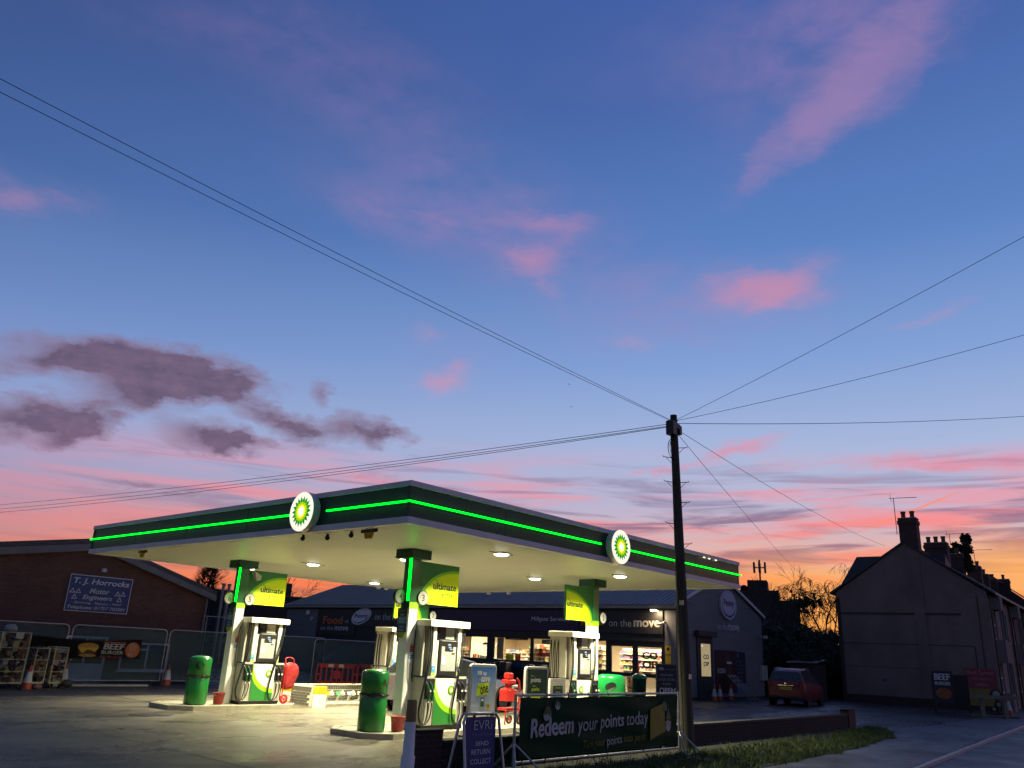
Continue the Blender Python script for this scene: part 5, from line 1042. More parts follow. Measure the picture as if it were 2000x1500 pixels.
# goods cages in front of the shop
def rack(Y0, Y1, X, h, label, c=0):
    t = thing('display_cage', (X, Y0, 0), -pi/2, label, 'storage cage', 'dark storage cages under the shop windows'); W = Y0-Y1
    m = MB(black)
    for x in [W*k/6 for k in range(7)]: m.tube([(x, 0, 0.02), (x, 0, h)], 0.014, 4); m.tube([(x, 0.7, 0.02), (x, 0.7, h)], 0.014, 4)
    for z in (0.06, h/2, h): m.tube([(0, 0, z), (W, 0, z)], 0.016, 4); m.tube([(0, 0.7, z), (W, 0.7, z)], 0.016, 4)
    m.build('cage_frame', t)
    for k in range(max(2, int(W/0.45))):
        for q in range(2):
            hh = (h/2-0.12); x = 0.05+k*0.45; z = 0.06+q*h/2; mt = M('stacked sack %d' % ((k+q+c) % 4), [(0.03, 0.03, 0.035), (0.05, 0.045, 0.04), (0.02, 0.03, 0.07), (0.06, 0.055, 0.06)][(k+q+c) % 4], 0.7)
            o = MB(mt); o.cbox(x, x+0.38, 0.08, 0.6, z, z+hh*rr.uniform(.7, 1), 0.03); o.build('stacked_pack', t)
rack(24.2, 22.1, 25.4, 1.25, 'dark cage of packs left of the blue poster stand'); rack(21.4, 19.2, 25.4, 1.35, 'dark cage of packs between the two poster stands', 1); rack(18.4, 15.6, 25.4, 1.3, 'dark cage of packs behind the green poster stand', 2)
m = MB(navy); m.box(SX(21.4), SX(18.9), -0.45, -0.42, 1.02, 1.22); m.use(signwhite); m.text('click + collect', SX(21.1), SX(20.2), 1.08, 1.15, 0.452); m.build('blue_strip_sign', shop)
# gable items
m = G(M('door surround', (0.03, 0.03, 0.033), 0.5)); m.box(1.75, 3.7, -0.28, 0, 3.02, 3.28); m.box(1.95, 3.6, -0.04, 0, 0, 3.0); m.build('door_surround', shop)
m = G(M('side window glow', (0.55, 0.45, 0.25), 0.5, emis=(1.0, 0.80, 0.40), es=0.32)); m.rect(2.32, 3.32, 1.10, 2.66, 0.045); sw = m.build('side_window', shop)
m = G(M('decal dark amber', (0.12, 0.09, 0.04), 0.5)); m.text('CO', 2.55, 3.12, 1.92, 2.14, 0.05, 0.05); m.text('OP', 2.55, 3.12, 1.58, 1.80, 0.05, 0.05); m.use(wm); m.disc(2.45, 2.55, 0.05, l=0.05); m.build('window_decal', sw)
m = G(M('poster dark maroon', (0.030, 0.012, 0.014), 0.5)); m.rect(3.85, 6.25, 0.30, 2.42, 0.02); m.use(signwhite); m.text('COSTA', 4.1, 5.0, 1.28, 1.50, 0.025, 0.02); m.use(M('cup brown', (0.10, 0.035, 0.02), 0.5, var=0.5)); m.disc(5.5, 1.35, 0.28, 0.35, 0.024); m.disc(5.3, 2.05, 0.3, 0.2, 0.024); m.use(dimw); m.rect(5.15, 5.75, 1.74, 1.86, 0.026); m.build('coffee_poster', shop)
m = G(M('menu navy', (0.012, 0.02, 0.04), 0.5)); m.rect(6.27, 7.4, 0.8, 2.38, 0.02); m.use(M('menu dim print', (0.10, 0.12, 0.18), 0.5)); m.disc(6.5, 2.2, 0.13, l=0.024)
for k in range(6): m.rect(6.35, 6.35+rr.uniform(.5, .9), 0.92+k*0.19, 0.96+k*0.19, 0.024)
m.use(M('menu blue', (0.05, 0.17, 0.32), 0.5)); m.rect(6.27, 7.4, 0.30, 0.78, 0.02); m.build('menu_board', shop)
m = G(dimw); n = 36; cx, cz, rx, rz = 5.5, 4.76, 0.93, 0.76
vs = [(cx+rx*cos(2*pi*k/n), -y, cz+rz*sin(2*pi*k/n)) for y in (0.0, 0.10) for k in range(n)]; m.add(vs, [tuple(range(n, 2*n))]+[(k, (k+1) % n, n+(k+1) % n, n+k) for k in range(n)])
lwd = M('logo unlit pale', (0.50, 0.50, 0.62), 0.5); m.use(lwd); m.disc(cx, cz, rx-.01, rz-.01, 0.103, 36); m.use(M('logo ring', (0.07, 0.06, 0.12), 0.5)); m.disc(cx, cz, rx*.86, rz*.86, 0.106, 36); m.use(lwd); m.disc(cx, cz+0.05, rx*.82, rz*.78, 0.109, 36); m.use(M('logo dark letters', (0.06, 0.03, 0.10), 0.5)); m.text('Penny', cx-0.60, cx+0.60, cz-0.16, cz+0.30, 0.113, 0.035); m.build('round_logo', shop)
m = G(dimw); m.text('on the', 4.2, 5.4, 3.46, 3.78, 0.03, -0.005); m.text('move', 5.5, 6.8, 3.46, 3.76, 0.03, 0.03); m.build('lettering', shop)
m = G(greyp); m.box(9.2, 9.6, -0.15, 0, 0.95, 1.75); m.box(9.7, 10.0, -0.13, 0, 0.95, 1.75); m.build('meter_box', shop)
m = G(greyp); m.cyl((9.3, -0.02, 3.3), (9.3, -0.3, 3.3), 0.04, n=8); m.box(9.2, 9.5, -0.45, -0.3, 3.2, 3.36); m.build('wall_lamp', shop)
# leaning slatted crate and cones by the gable
t = thing('slatted_pallet', (31.6, 8.3, 0), 0, 'pale slatted pallet leaning against the shop gable under the posters', 'pallet')
pm = M('weathered pallet', (0.28, 0.26, 0.24), 0.8, var=0.3)
for k in range(6):
    m = MB(pm); m.T = Matrix.Rotation(-0.0, 4, 'X'); zz = 0.05+k*0.21; m.box(-0.55+0.13*(5-k), 0.35+0.13*(5-k), 0.18*k, 0.18*k+0.02, zz, zz+0.10); m.build('slat', t)
for sx in (-0.5, -0.08, 0.3):
    m = MB(pm); m.add([(sx+0.65-.04, 0.0, 0.0), (sx+0.65+.04, 0.0, 0.0), (sx+.04, 0.95, 1.22), (sx-.04, 0.95, 1.22), (sx+0.65-.04, 0.05, 0.0), (sx+0.65+.04, 0.05, 0.0), (sx+.04, 1.0, 1.22), (sx-.04, 1.0, 1.22)], [(0, 1, 2, 3), (7, 6, 5, 4), (0, 3, 7, 4), (1, 5, 6, 2), (2, 6, 7, 3), (0, 4, 5, 1)]); m.build('bearer', t)
m = MB(pm); m.T = Matrix.Translation((36.9, 8.8, 0)) @ Matrix.Rotation(0.5, 4, 'Y'); m.box(-0.05, 0.05, 0, 0.3, 0, 0.95); tag(m.build('leaning_board'), 'short pale board leaning at the right corner of the shop gable', 'board')
conered = M('cone orange red', (0.36, 0.04, 0.015), 0.5, var=0.2); conew = M('cone white sleeve', (0.4, 0.4, 0.4), 0.5)
def cone(loc, label, s=1.0):
    t = thing('traffic_cone', loc, 0, label, 'traffic cone', 'orange and white traffic cones')
    m = MB(black); m.cbox(-0.19*s, 0.19*s, -0.19*s, 0.19*s, 0, 0.03, 0.01); m.build('base', t); m = MB(conered); m.lathe([(0.15*s, 0.03), (0.128*s, 0.22*s), (0.060*s, 0.56*s), (0.035*s, 0.75*s), (0, 0.75*s)], n=16); m.build('cone_body', t)
    m = MB(conew); m.lathe([(0.134*s, 0.22*s), (0.067*s, 0.56*s)], n=16); m.build('reflective_sleeve', t)
cone((28.3, 8.6, 0), 'leftmost of three traffic cones at the shop side door'); cone((29.1, 8.7, 0), 'middle of three traffic cones at the shop side door'); cone((30.5, 8.8, 0), 'rightmost of three traffic cones beside the slatted pallet')

# ================================================================== GARAGE
gb = brickmat('garage brick', (0.16, 0.068, 0.048), (0.115, 0.05, 0.038), (0.10, 0.08, 0.065))
gar = thing('garage_building', (3.0, 23.0, 0), 0, 'low gabled red brick garage with blue sign behind the left fences', 'garage')
GP = [(-14, 0), (6.2, 0), (6.2, 3.80), (1.05, 5.30), (-14, 2.75)]
m = MB(gb)
# wall built round the openings
m.extr([(-14, 1.62), (6.2, 1.62), (6.2, 3.62), (1.05, 5.15), (-14, 2.6)][::1], 0, 0.3)
for a, b in ((-14, 0.62), (2.22, 2.80), (4.82, 6.2)): m.box(a, b, 0, 0.3, 0, 1.62)
m.box(2.80, 4.82, 0, 0.3, 0, 0.38); m.box(2.80, 4.82, 0, 0.3, 1.46, 1.62); m.build('front_wall', gar)
m = MB(gb); m.box(6.0, 6.2, 0.3, 16, 0, 3.6); m.build('side_wall', gar)
rfm = M('garage roof sheet', (0.07, 0.07, 0.085), 0.7, var=0.3, scale=1)
m = MB(rfm); m.extr([(-14.3, 2.62), (1.05, 5.18), (1.05, 5.36), (-14.3, 2.80)], -0.2, 16); m.extr([(1.05, 5.18), (6.45, 3.58), (6.45, 3.74), (1.05, 5.36)], -0.2, 16); m.build('roof', gar)
bgm = M('barge board grey', (0.16, 0.165, 0.19), 0.6, var=0.3, scale=1.5)
for k in range(6):
    a, b = -14.3+15.35*k/6, -14.3+15.35*(k+1)/6-0.012; za, zb_ = 2.60+(5.16-2.60)*(a+14.3)/15.35, 2.60+(5.16-2.60)*(b+14.3)/15.35
    m = MB(bgm); m.extr([(a, za-0.28), (b, zb_-0.28), (b, zb_), (a, za)], -0.24, -0.2); m.build('barge_board', gar)
for k in range(3):
    a, b = 1.06+5.39*k/3, 1.06+5.39*(k+1)/3-0.012; f_ = lambda x: 5.16-(x-1.05)*(5.16-3.56)/5.4
    m = MB(bgm); m.extr([(a, f_(a)-0.25), (b, f_(b)-0.25), (b, f_(b)), (a, f_(a))], -0.24, -0.2); m.build('barge_board', gar)
m = MB(bgm); m.tube([(6.1, -0.06, 0), (6.1, -0.06, 3.4)], 0.05, 8); m.box(6.2, 6.4, -0.2, 16, 3.5, 3.6); m.build('downpipe', gar)
t = MB(M('garage sign blue', (0.016, 0.035, 0.17), 0.45, var=0.15)); t.box(0.27, 2.72, -0.06, 0, 2.52, 3.90); sg = t.build('name_sign', gar); sg['label'] = 'blue motor engineers sign with white lettering'
m = MB(signwhite)
def line(mb, t_, x0, x1, z0, z1, b=0, s_=0): mb.text(t_, x0, x1, z0, z1, 0.064, b, s_)
for a, b, c, d in ((0.27, 2.72, 3.87, 3.90), (0.27, 2.72, 2.52, 2.55)): m.rect(a, b, c, d, 0.062)
m.rect(0.27, 0.30, 2.55, 3.87, 0.062); m.rect(2.69, 2.72, 2.55, 3.87, 0.062)
line(m, 'T. J. Horrocks', 0.42, 2.60, 3.50, 3.78, 0.025, 0.15); line(m, 'Motor', 1.10, 1.86, 3.22, 3.42, 0.01, 0.2); line(m, 'Engineers', 0.88, 2.02, 2.94, 3.16, 0.01, 0.2); line(m, '- Servicing - Repairs - MOT', 0.50, 2.45, 2.79, 2.90, 0, 0.2); line(m, 'Telephone: 01757 703501', 0.38, 2.60, 2.58, 2.74, 0.008, 0.2)
for cx in (0.55, 2.30):
    for dx, dz, up in ((-0.10, 0, 1), (0.12, 0, 1), (0.01, -0.22, 1)):
        m.use(signwhite); m.poly([(cx+dx-0.11, 3.20+dz), (cx+dx+0.11, 3.20+dz), (cx+dx, 3.39+dz)], 0.064); m.use(M('garage sign blue', (0, 0, 0))); m.poly([(cx+dx-0.065, 3.225+dz), (cx+dx+0.065, 3.225+dz), (cx+dx, 3.34+dz)], 0.067)
m.build('sign_print', sg)
m = MB(signwhite); m.cbox(1.38, 1.58, -0.12, 0, 4.08, 4.22, 0.03); m.build('bulkhead_lamp', gar)
upv = M('white upvc', (0.62, 0.66, 0.70), 0.5); gg = M('dark window glass', (0.02, 0.03, 0.035), 0.08)
w = MB(upv); x0, x1, z0, z1 = 2.80, 4.82, 0.38, 1.46
w.box(x0, x0+.07, -0.01, .1, z0, z1); w.box(x1-.07, x1, -0.01, .1, z0, z1); w.box(x0+.07, x1-.07, -0.01, .1, z0, z0+.07); w.box(x0+.07, x1-.07, -0.01, .1, z1-.07, z1); w.box(3.86, 3.93, -0.01, .1, z0+.07, z1-.07); w.box(x0+.07, 3.86, -.01, .1, 1.16, 1.23); w.use(upv).box(x0-.05, x1+.05, -0.06, 0.0, z0-.05, z0); w = w.build('window', gar); p = MB(gg); p.box(x0+.07, 3.86, .03, .05, z0+.07, 1.16); p.box(x0+.07, 3.86, .03, .05, 1.23, z1-.07); p.box(3.93, x1-.07, .03, .05, z0+.07, z1-.07); p.build('pane', w)
d = MB(upv); d.box(0.62, 2.22, 0.0, 0.1, 0.04, 0.62); d.box(0.62, 0.72, 0, .1, .62, 1.62); d.box(2.12, 2.22, 0, .1, .62, 1.62); d.box(1.38, 1.46, 0, .1, .62, 1.62); d.box(0.72, 2.12, 0, .1, 1.54, 1.62); d = d.build('door', gar); p = MB(gg); p.box(.72, 1.38, .03, .05, .62, 1.54); p.box(1.46, 2.12, .03, .05, .62, 1.54); p.build('pane', d)
m = MB(concrete); m.box(0.5, 2.35, -0.4, 0.0, 0, 0.04); m.build('door_step', gar)

# ================================================================== SITE FENCES
netg = netmat('green debris netting', (0.085, 0.13, 0.13), 0.62)
def fence(x, y, rz, W, label, net=True, H=2.0):
    t = thing('site_fence', (x, y, 0), rz, label, 'fence panel', 'round-topped mesh fence panels with green netting')
    m = MB(steel); r = 0.16; pts = [(0.02, 0, 0.05), (0.02, 0, H-r)] + [(0.02+r-r*cos(a), 0, H-r+r*sin(a)) for a in [radians(18*k) for k in range(1, 6)]] + [(W-r+r*sin(a)-0.02, 0, H-r+r*cos(a)) for a in [radians(18*k) for k in range(6)]] + [(W-0.02, 0, 0.05)]
    m.tube(pts, 0.021, 6); m.tube([(0.02, 0, 0.16), (W-0.02, 0, 0.16)], 0.018, 6); m.build('panel_frame', t)
    if net:
        n = 24; vs = []; fs = []
        for k in range(n+1):
            xx = 0.05+(W-0.1)*k/n; yo = 0.02+0.015*sin(k*1.3)
            vs += [(xx, yo, 0.14), (xx, yo*1.4, H-0.05 if 1 < k < n-1 else H-0.15)]
        for k in range(n): fs.append((2*k, 2*k+2, 2*k+3, 2*k+1))
        m = MB(netg); m.add(vs, fs, True); m.build('debris_netting', t)
    for xx in (0.0, W):
        m = MB(M('fence foot', (0.05, 0.045, 0.045), 0.8)); m.cbox(xx-0.11, xx+0.11, -0.35, 0.35, 0, 0.13, 0.02); m.build('fence_foot', t)
fence(-4.45, 20.05, 0, 3.45, 'fence panel at the left edge behind the rubbish cages'); fence(-0.92, 20.05, 0, 3.45, 'fence panel behind the left end of the burger banner'); fence(2.62, 20.05, 0, 3.5, 'fence panel in front of the garage window'); fence(6.2, 20.05, 0.0, 3.5, 'fence panel right of the garage window, behind the left bin'); fence(9.78, 20.1, -0.25, 3.3, 'fence panel behind the left fuel pump'); fence(12.4, 19.3, -0.1, 3.4, 'fence panel behind the red barrier', H=1.95); fence(15.9, 19.0, 0.2, 3.4, 'fence panel right of the red barrier, behind the far pump', H=1.95)
# kerb-like strip under the fence
m = MB(concrete); m.cbox(2.0, 5.4, 19.4, 19.6, 0, 0.06, 0.01); tag(m.build('concrete_strip'), 'long pale concrete strip lying before the garage door', 'kerb strip')
cone((2.45, 19.5, 0.0), 'dim traffic cone by the garage door under the burger banner'); cone((6.25, 19.75, 0.0), 'dim traffic cone at the joint of two fence panels, left of the green bin'); cone((0.65, 17.6, 0), 'dim traffic cone before the big rubbish cage at the left edge', 0.95)
# burger banner on the fence
t = thing('burger_banner', (1.2, 19.7, 0), 0, 'black beef burger banner tied along the fence and cages on the left', 'banner')
nx = 40; vs = []; fs = []
def top_(u): return 1.60+0.0*u-0.10*sin(pi*u)
def bot_(u): return 0.92-0.03*sin(pi*u*2)
for k in range(nx+1):
    u = k/nx; x = 3.82*u; w_ = 0.02*sin(u*19)
    vs += [(x, w_, bot_(u)), (x, w_+0.02, top_(u))]
for k in range(nx): fs.append((2*k, 2*k+2, 2*k+3, 2*k+1))
m = MB(M('banner black', (0.005, 0.004, 0.005), 0.6, spec=0.1)); m.add(vs, fs, True); m.build('banner_sheet', t)
bun = M('burger bun', (0.50, 0.24, 0.035), 0.6, var=0.25, scale=9); chs = M('burger cheese', (0.62, 0.38, 0.02), 0.6); pat = M('burger patty', (0.06, 0.025, 0.012), 0.7); cw = M('banner cream print', (0.42, 0.42, 0.36), 0.6); rp = M('banner red print', (0.35, 0.06, 0.03), 0.6); bo = M('banner orange disc', (0.50, 0.13, 0.03), 0.6)
m = MB(bun); m.disc(1.92, 1.30, 0.36, 0.12, 0.03); m.use(pat); m.disc(1.92, 1.10, 0.33, 0.09, 0.028); m.use(chs); m.poly([(1.56, 1.26), (2.28, 1.26), (2.17, 1.12), (2.02, 1.18), (1.9, 1.22), (1.8, 1.10), (1.72, 1.08)], 0.034); m.use(bun); m.disc(1.94, 1.0, 0.30, 0.055, 0.03); m.use(rp); m.rect(2.42, 3.22, 1.44, 1.48, 0.03)
m.use(cw); m.text('BEEF', 2.44, 3.20, 1.22, 1.42, 0.03, 0.05, 0.15); m.text('BURGER', 2.40, 3.18, 1.06, 1.18, 0.03, 0.03); m.use(rp); m.text('FROM £2.50', 2.38, 3.16, 0.93, 1.01, 0.03, 0.01); m.use(bo); m.disc(3.50, 1.22, 0.27, 0.27, 0.03, 28); m.use(cw)
for k in range(5): m.rect(3.34+0.01*k, 3.62+0.01*k-0.02*abs(k-2), 1.40-k*0.05, 1.415-k*0.05, 0.034)
m.text('£1', 3.36, 3.52, 1.02, 1.14, 0.034, 0.02); m.build('print', t)
# roll cages of rubbish
cagem = M('cage wire yellowed', (0.48, 0.44, 0.26), 0.5, 0.2)
junk = [M('junk %d' % i, c, 0.8, var=0.3) for i, c in enumerate([(0.24, 0.22, 0.19), (0.20, 0.12, 0.07), (0.26, 0.10, 0.11), (0.30, 0.30, 0.30), (0.07, 0.03, 0.03), (0.03, 0.03, 0.03), (0.30, 0.28, 0.13), (0.03, 0.025, 0.03), (0.10, 0.05, 0.05)])]
def cage(x, y, W, H, rz, label, seed):
    t = thing('roll_cage', (x, y, 0), rz, label, 'roll cage', 'wheeled wire cages packed with rubbish beside the fence'); r_ = random.Random(seed)
    m = MB(cagem); D = 0.7
    for (a, b) in ((0, 0), (W, 0), (0, D), (W, D)): m.tube([(a, b, 0.12), (a, b, H)], 0.018, 6)
    for z in (0.18, 0.5, 0.85, 1.2, H): 
        m.tube([(0, 0, z), (W, 0, z)], 0.011, 5); m.tube([(0, D, z), (W, D, z)], 0.011, 5); m.tube([(0, 0, z), (0, D, z)], 0.011, 5); m.tube([(W, 0, z), (W, D, z)], 0.011, 5)
    k = 0.1
    while k < D: m.tube([(0, k, 0.15), (0, k, H)], 0.006, 4, False); m.tube([(W, k, 0.15), (W, k, H)], 0.006, 4, False); k += 0.12
    m.box(0, W, 0, D, 0.14, 0.17); m.build('cage_frame', t)
    for (a, b) in ((0.05, 0.05), (W-0.05, 0.05), (0.05, D-0.05), (W-0.05, D-0.05)):
        m = MB(black); m.tube([(a-0.02, b, 0.06), (a+0.02, b, 0.06)], 0.06, 10); m.build('castor', t)
    z = 0.18
    while z < H-0.05:
        xx = 0.03
        while xx < W-0.1:
            w = r_.uniform(0.08, 0.2); h = r_.uniform(0.05, 0.2); m = MB(r_.choice(junk)); m.T = Matrix.Translation((min(xx+w/2, W-0.06), r_.uniform(0.12, 0.3), z+h/2)) @ Matrix.Rotation(r_.uniform(-.5, .5), 4, 'Y') @ Matrix.Rotation(r_.uniform(-.4, .4), 4, 'Z')
            m.cbox(-w/2, w/2, -0.12, 0.25, -h/2, h/2, 0.02); m.build('discarded_pack', t); xx += w*0.9
        z += 0.13
cage(-1.15, 18.2, 0.75, 1.62, 0.0, 'wire cage of rubbish cut by the left edge of the photo', 1); cage(-0.15, 18.2, 0.82, 1.66, 0.0, 'widest wire cage of rubbish with a notice on its rim', 2); cage(1.02, 18.4, 0.38, 1.22, 0.0, 'narrow wire cage of rubbish, middle of the row', 3); cage(1.58, 18.4, 0.40, 1.26, 0.0, 'narrow wire cage of pink and brown rubbish, right of the row', 4)
m = MB(cw); m.T = Matrix.Translation((0.22, 18.16, 1.48)); m.box(0, 0.22, 0, 0.01, 0, 0.16); m.use(ink); m.text('1 TO 1', 0.03, 0.19, 0.05, 0.11, 0.002); tag(m.build('cage_notice'), 'small pale notice card on the front of the widest rubbish cage', 'notice')
for (x, y, z, s_, c) in ((0.1, 18.4, 1.78, 0.22, 3), (2.1, 18.3, 0.15, 0.2, 5), (1.1, 18.0, 0.06, 0.16, 2)):
    m = MB(junk[c]); r_ = random.Random(int(x*10)); vs = []
    for j in range(7):
        for k in range(10): a, b = 2*pi*k/10, pi*j/6; q = s_*r_.uniform(.8, 1.1); vs.append((q*sin(b)*cos(a), q*sin(b)*sin(a)*0.8, q*0.6*cos(b)))
    m.add(vs, [(j*10+k, (j+1)*10+k, (j+1)*10+(k+1) % 10, j*10+(k+1) % 10) for j in range(6) for k in range(10)], True)
    tag(m.build('rubbish_bag', None, (x, y, z)), {3: 'pale crumpled bag on top of the widest rubbish cage', 5: 'dark bag on the ground right of the rubbish cages', 2: 'pinkish bag on the ground before the middle cage'}[c], 'rubbish bag')
# red pedestrian barrier
redp = M('barrier red plastic', (0.36, 0.025, 0.02), 0.5, var=0.2)
def barrier(x, y, rz, label):
    t = thing('pedestrian_barrier', (x, y, 0), rz, label, 'barrier', 'red plastic pedestrian barriers'); W = 2.05
    m = MB(redp)
    m.cbox(0.15, W-0.15, 0, 0.05, 0.84, 1.0, 0.02); m.cbox(0.15, W-0.15, 0, 0.05, 0.16, 0.32, 0.02); m.tube([(0.2, .025, 0.98), (0.06, .025, 0.95), (0.02, .025, 0.8), (0.0, .025, 0.36), (0.05, .025, 0.2), (0.2, .025, 0.17)], 0.04, 8); m.tube([(W-0.2, .025, 0.98), (W-0.06, .025, 0.95), (W-0.02, .025, 0.8), (W, .025, 0.36), (W-0.05, .025, 0.2), (W-0.2, .025, 0.17)], 0.04, 8)
    m.tube([(0.0, .025, .58), (0.25, .025, .58)], 0.035, 8); m.tube([(W-0.25, .025, .58), (W, .025, .58)], 0.035, 8)
    for k in range(7):
        xx = 0.22+k*(W-0.44)/6; m.box(xx-0.035, xx+0.035, 0.01, 0.04, 0.32, 0.84)
    m.box(0.85, 1.2, 0.008, 0.042, 0.42, 0.72); m.build('barrier_frame', t)
    m = MB(M('barrier reflective', (0.5, 0.42, 0.32), 0.4)); m.rect(0.55, 0.80, 0.86, 0.98, 0.003); m.rect(1.05, 1.30, 0.86, 0.98, 0.003); m.build('reflective_strips', t)
    m = MB(black); m.box(0.2, 0.35, -0.25, 0.3, 0, 0.10); m.box(W-0.35, W-0.2, -0.25, 0.3, 0, 0.10); m.build('feet', t)
barrier(11.5, 17.7, -0.05, 'red plastic barrier with pale reflective blocks behind the fill point wall'); barrier(14.2, 18.4, -0.5, 'second red barrier half hidden behind the near bin and far pump')
# dark awning-like clutter between the far pump and the fence
m = MB(M('faded tarp', (0.06, 0.075, 0.075), 0.7)); m.add([(13.3, 19.8, 0.9), (14.6, 19.6, 1.9), (14.9, 19.6, 1.9), (14.9, 19.2, 0.9), (13.3, 20.6, 0.9), (14.9, 20.6, 0.9)], [(0, 3, 2, 1), (3, 5, 2), (0, 1, 4), (1, 2, 5, 4)]); tag(m.build('tarpaulin_heap'), 'dark tarpaulin heap beyond the red barrier by the far pump', 'tarpaulin')
# stock behind the barrier
for k in range(6):
    m = MB(M('stacked crate %d' % (k % 3), [(0.02, 0.025, 0.06), (0.03, 0.03, 0.03), (0.05, 0.03, 0.07)][k % 3], 0.7)); m.cbox(0, 0.9, 0, 0.7, 0, 0.5+0.1*(k % 3), 0.03); tag(m.build('stock_crate', None, (16.5+k*1.1, 24-0.2*k, 0)), 'dark %s crate standing behind the red barrier, %s of a row' % (('low navy', 'mid-height black', 'tall purple')[k % 3], ('first from the left', 'second', 'third', 'fourth', 'fifth', 'last')[k]), 'crate', 'dark crates in a row behind the red barrier')
# flue pipes and buildings in the gap
for k, (x, z) in enumerate(((11.55, 4.25), (11.86, 4.25), (12.75, 4.15))):
    m = MB(M('flue grey', (0.22, 0.23, 0.25), 0.5, 0.3)); m.tube([(x, 26, 0), (x, 26, z)], 0.07, 10); m.tube([(x, 26, z), (x, 26, z+0.08)], 0.10, 10); tag(m.build('flue_pipe'), '%s of three tall grey pipes standing between garage and shop' % ('leftmost', 'middle', 'rightmost')[k], 'pipe', 'tall grey pipes between the garage and shop')
m = MB(steel); m.tube([(10.6, 25.9, 0), (10.6, 25.9, 2.75), (12.9, 25.9, 2.75), (12.9, 25.9, 0)], 0.035, 6); m.tube([(10.9, 25.9, 0), (10.9, 25.9, 2.72)], 0.02, 6); m.tube([(12.5, 25.9, 0), (12.5, 25.9, 2.72)], 0.02, 6); tag(m.build('gate_frame'), 'tall steel gate frame standing before the grey pipes', 'gate')
bk2 = brickmat('rear brick', (0.05, 0.035, 0.035), (0.04, 0.03, 0.03), (0.04, 0.035, 0.035))
t = thing('rear_building', (29.0, 48, 0), 0, 'dark flat-roofed building with a chimney in the gap left of the shop', 'building')
m = MB(bk2); m.box(-17, 11.0, 0, 8, 0, 5.25); m.build('wall', t); m = MB(bk2); m.box(0.6, 1.5, 0.1, 0.9, 5.25, 6.4); m.build('chimney', t); m = MB(rfm); m.box(-17.1, 11.1, -0.1, 8.1, 5.25, 5.38); m.build('flat_roof', t)

# ================================================================== CARS
cglass = M('car glass', (0.012, 0.015, 0.018), 0.05, coat=0.5)
def car_body(t, st, paint, glass_segs, side_glass):
    """st: stations (x, z0, belt, top, half width, half roof width)"""
    rings = []
    for x, z0, zb, zt, w, wr in st:
        rings.append([(x, w*0.90, z0), (x, w*0.985, z0+0.10), (x, w, z0+(zb-z0)*0.45), (x, w*0.985, zb-0.10), (x, w*0.94, zb), (x, wr, zt-0.05), (x, wr*0.80, zt), (x, 0, zt+0.015)])
    n = 8; m = MB(paint); vs = []; 
    full = []
    for r in rings: full.append(r + [(a, -b, c) for a, b, c in r[-2::-1]])
    k = len(full[0]); allv = [p for r in full for p in r]
    body, gls_ = [], []
    for i in range(len(full)-1):
        for j in range(k-1):
            f = (i*k+j, i*k+j+1, (i+1)*k+j+1, (i+1)*k+j)
            side = j in (4, k-6); over = 4 <= j <= k-6
            (gls_ if ((i in side_glass and side) or (i in glass_segs and over)) else body).append(f)
    m.smooth = True; m.add(allv, body, True)
    m.add([p for p in full[0]], [tuple(range(k))], False); m.add([p for p in full[-1]], [tuple(range(k-1, -1, -1))], False)
    b = m.build('body', t)
    g_ = MB(cglass); g_.add(allv, gls_, False); g_.build('glazing', t)
    return b
def arch(t, x, w, r, paint):
    for s in (-1, 1):
        m = MB(black); m.T = Matrix.Translation((x, s*(w-0.02), r)); m.tube([(0, -0.06, 0), (0, 0.06, 0)] if s > 0 else [(0, -0.03, 0), (0, 0.03, 0)], r*1.18, 24); m.build('wheel_arch', t)
silverp = M('grey metallic car paint', (0.22, 0.24, 0.27), 0.22, 0.7, coat=0.6)
t = thing('parked_car', (9.0, 7.5, 0), 0, 'silver grey car with multi-spoke wheels parked between the two pump islands', 'car')
w = 0.90
st = [(-2.25, 0.35, 0.95, 1.00, 0.70, 0.55), (-2.15, 0.28, 0.98, 1.06, 0.84, 0.62), (-1.85, 0.24, 1.0, 1.38, 0.89, 0.60), (-1.2, 0.22, 0.99, 1.52, w, 0.62), (-0.2, 0.22, 0.97, 1.56, w, 0.63), (0.45, 0.22, 0.96, 1.46, w, 0.62), (1.15, 0.22, 0.95, 1.03, w, 0.70), (1.75, 0.24, 0.86, 0.93, 0.88, 0.70), (2.1, 0.28, 0.74, 0.80, 0.80, 0.62), (2.22, 0.34, 0.62, 0.68, 0.68, 0.5)]
car_body(t, st, silverp, {1, 5}, {2, 3, 4}); arch(t, 1.42, 0.90, 0.36, silverp); arch(t, -1.40, 0.90, 0.36, silverp)
rimm = M('alloy rim', (0.45, 0.45, 0.47), 0.25, 0.9)
for x in (1.42, -1.40):
    for s in (-1, 1):
        wheel_part((x, s*0.80, 0.345), 0.345, 0.22 if s < 0 else 0.2, t, rubber, rimm, spokes=10)
m = MB(cglass if False else chrome); m.cbox(1.95, 2.18, -0.72, -0.45, 0.62, 0.74, 0.03); m.build('headlight', t); m = MB(chrome); m.cbox(1.95, 2.18, 0.45, 0.72, 0.62, 0.74, 0.03); m.build('headlight', t)
m = MB(silverp); m.cbox(0.62, 0.78, -1.05, -0.88, 0.94, 1.08, 0.03); m.build('door_mirror', t); m = MB(black); m.box(-0.38, -0.36, -0.915, -0.90, 0.35, 0.95); m.box(0.5, 0.515, -0.915, -0.90, 0.35, 0.93); m.box(-0.33, -0.18, -0.925, -0.90, 0.82, 0.85); m.build('door_shut_lines', t)
m = MB(M('lamp orange', (0.7, 0.25, 0.03), 0.3)); m.box(1.0, 1.06, -0.912, -0.90, 0.72, 0.76); m.build('side_repeater', t)
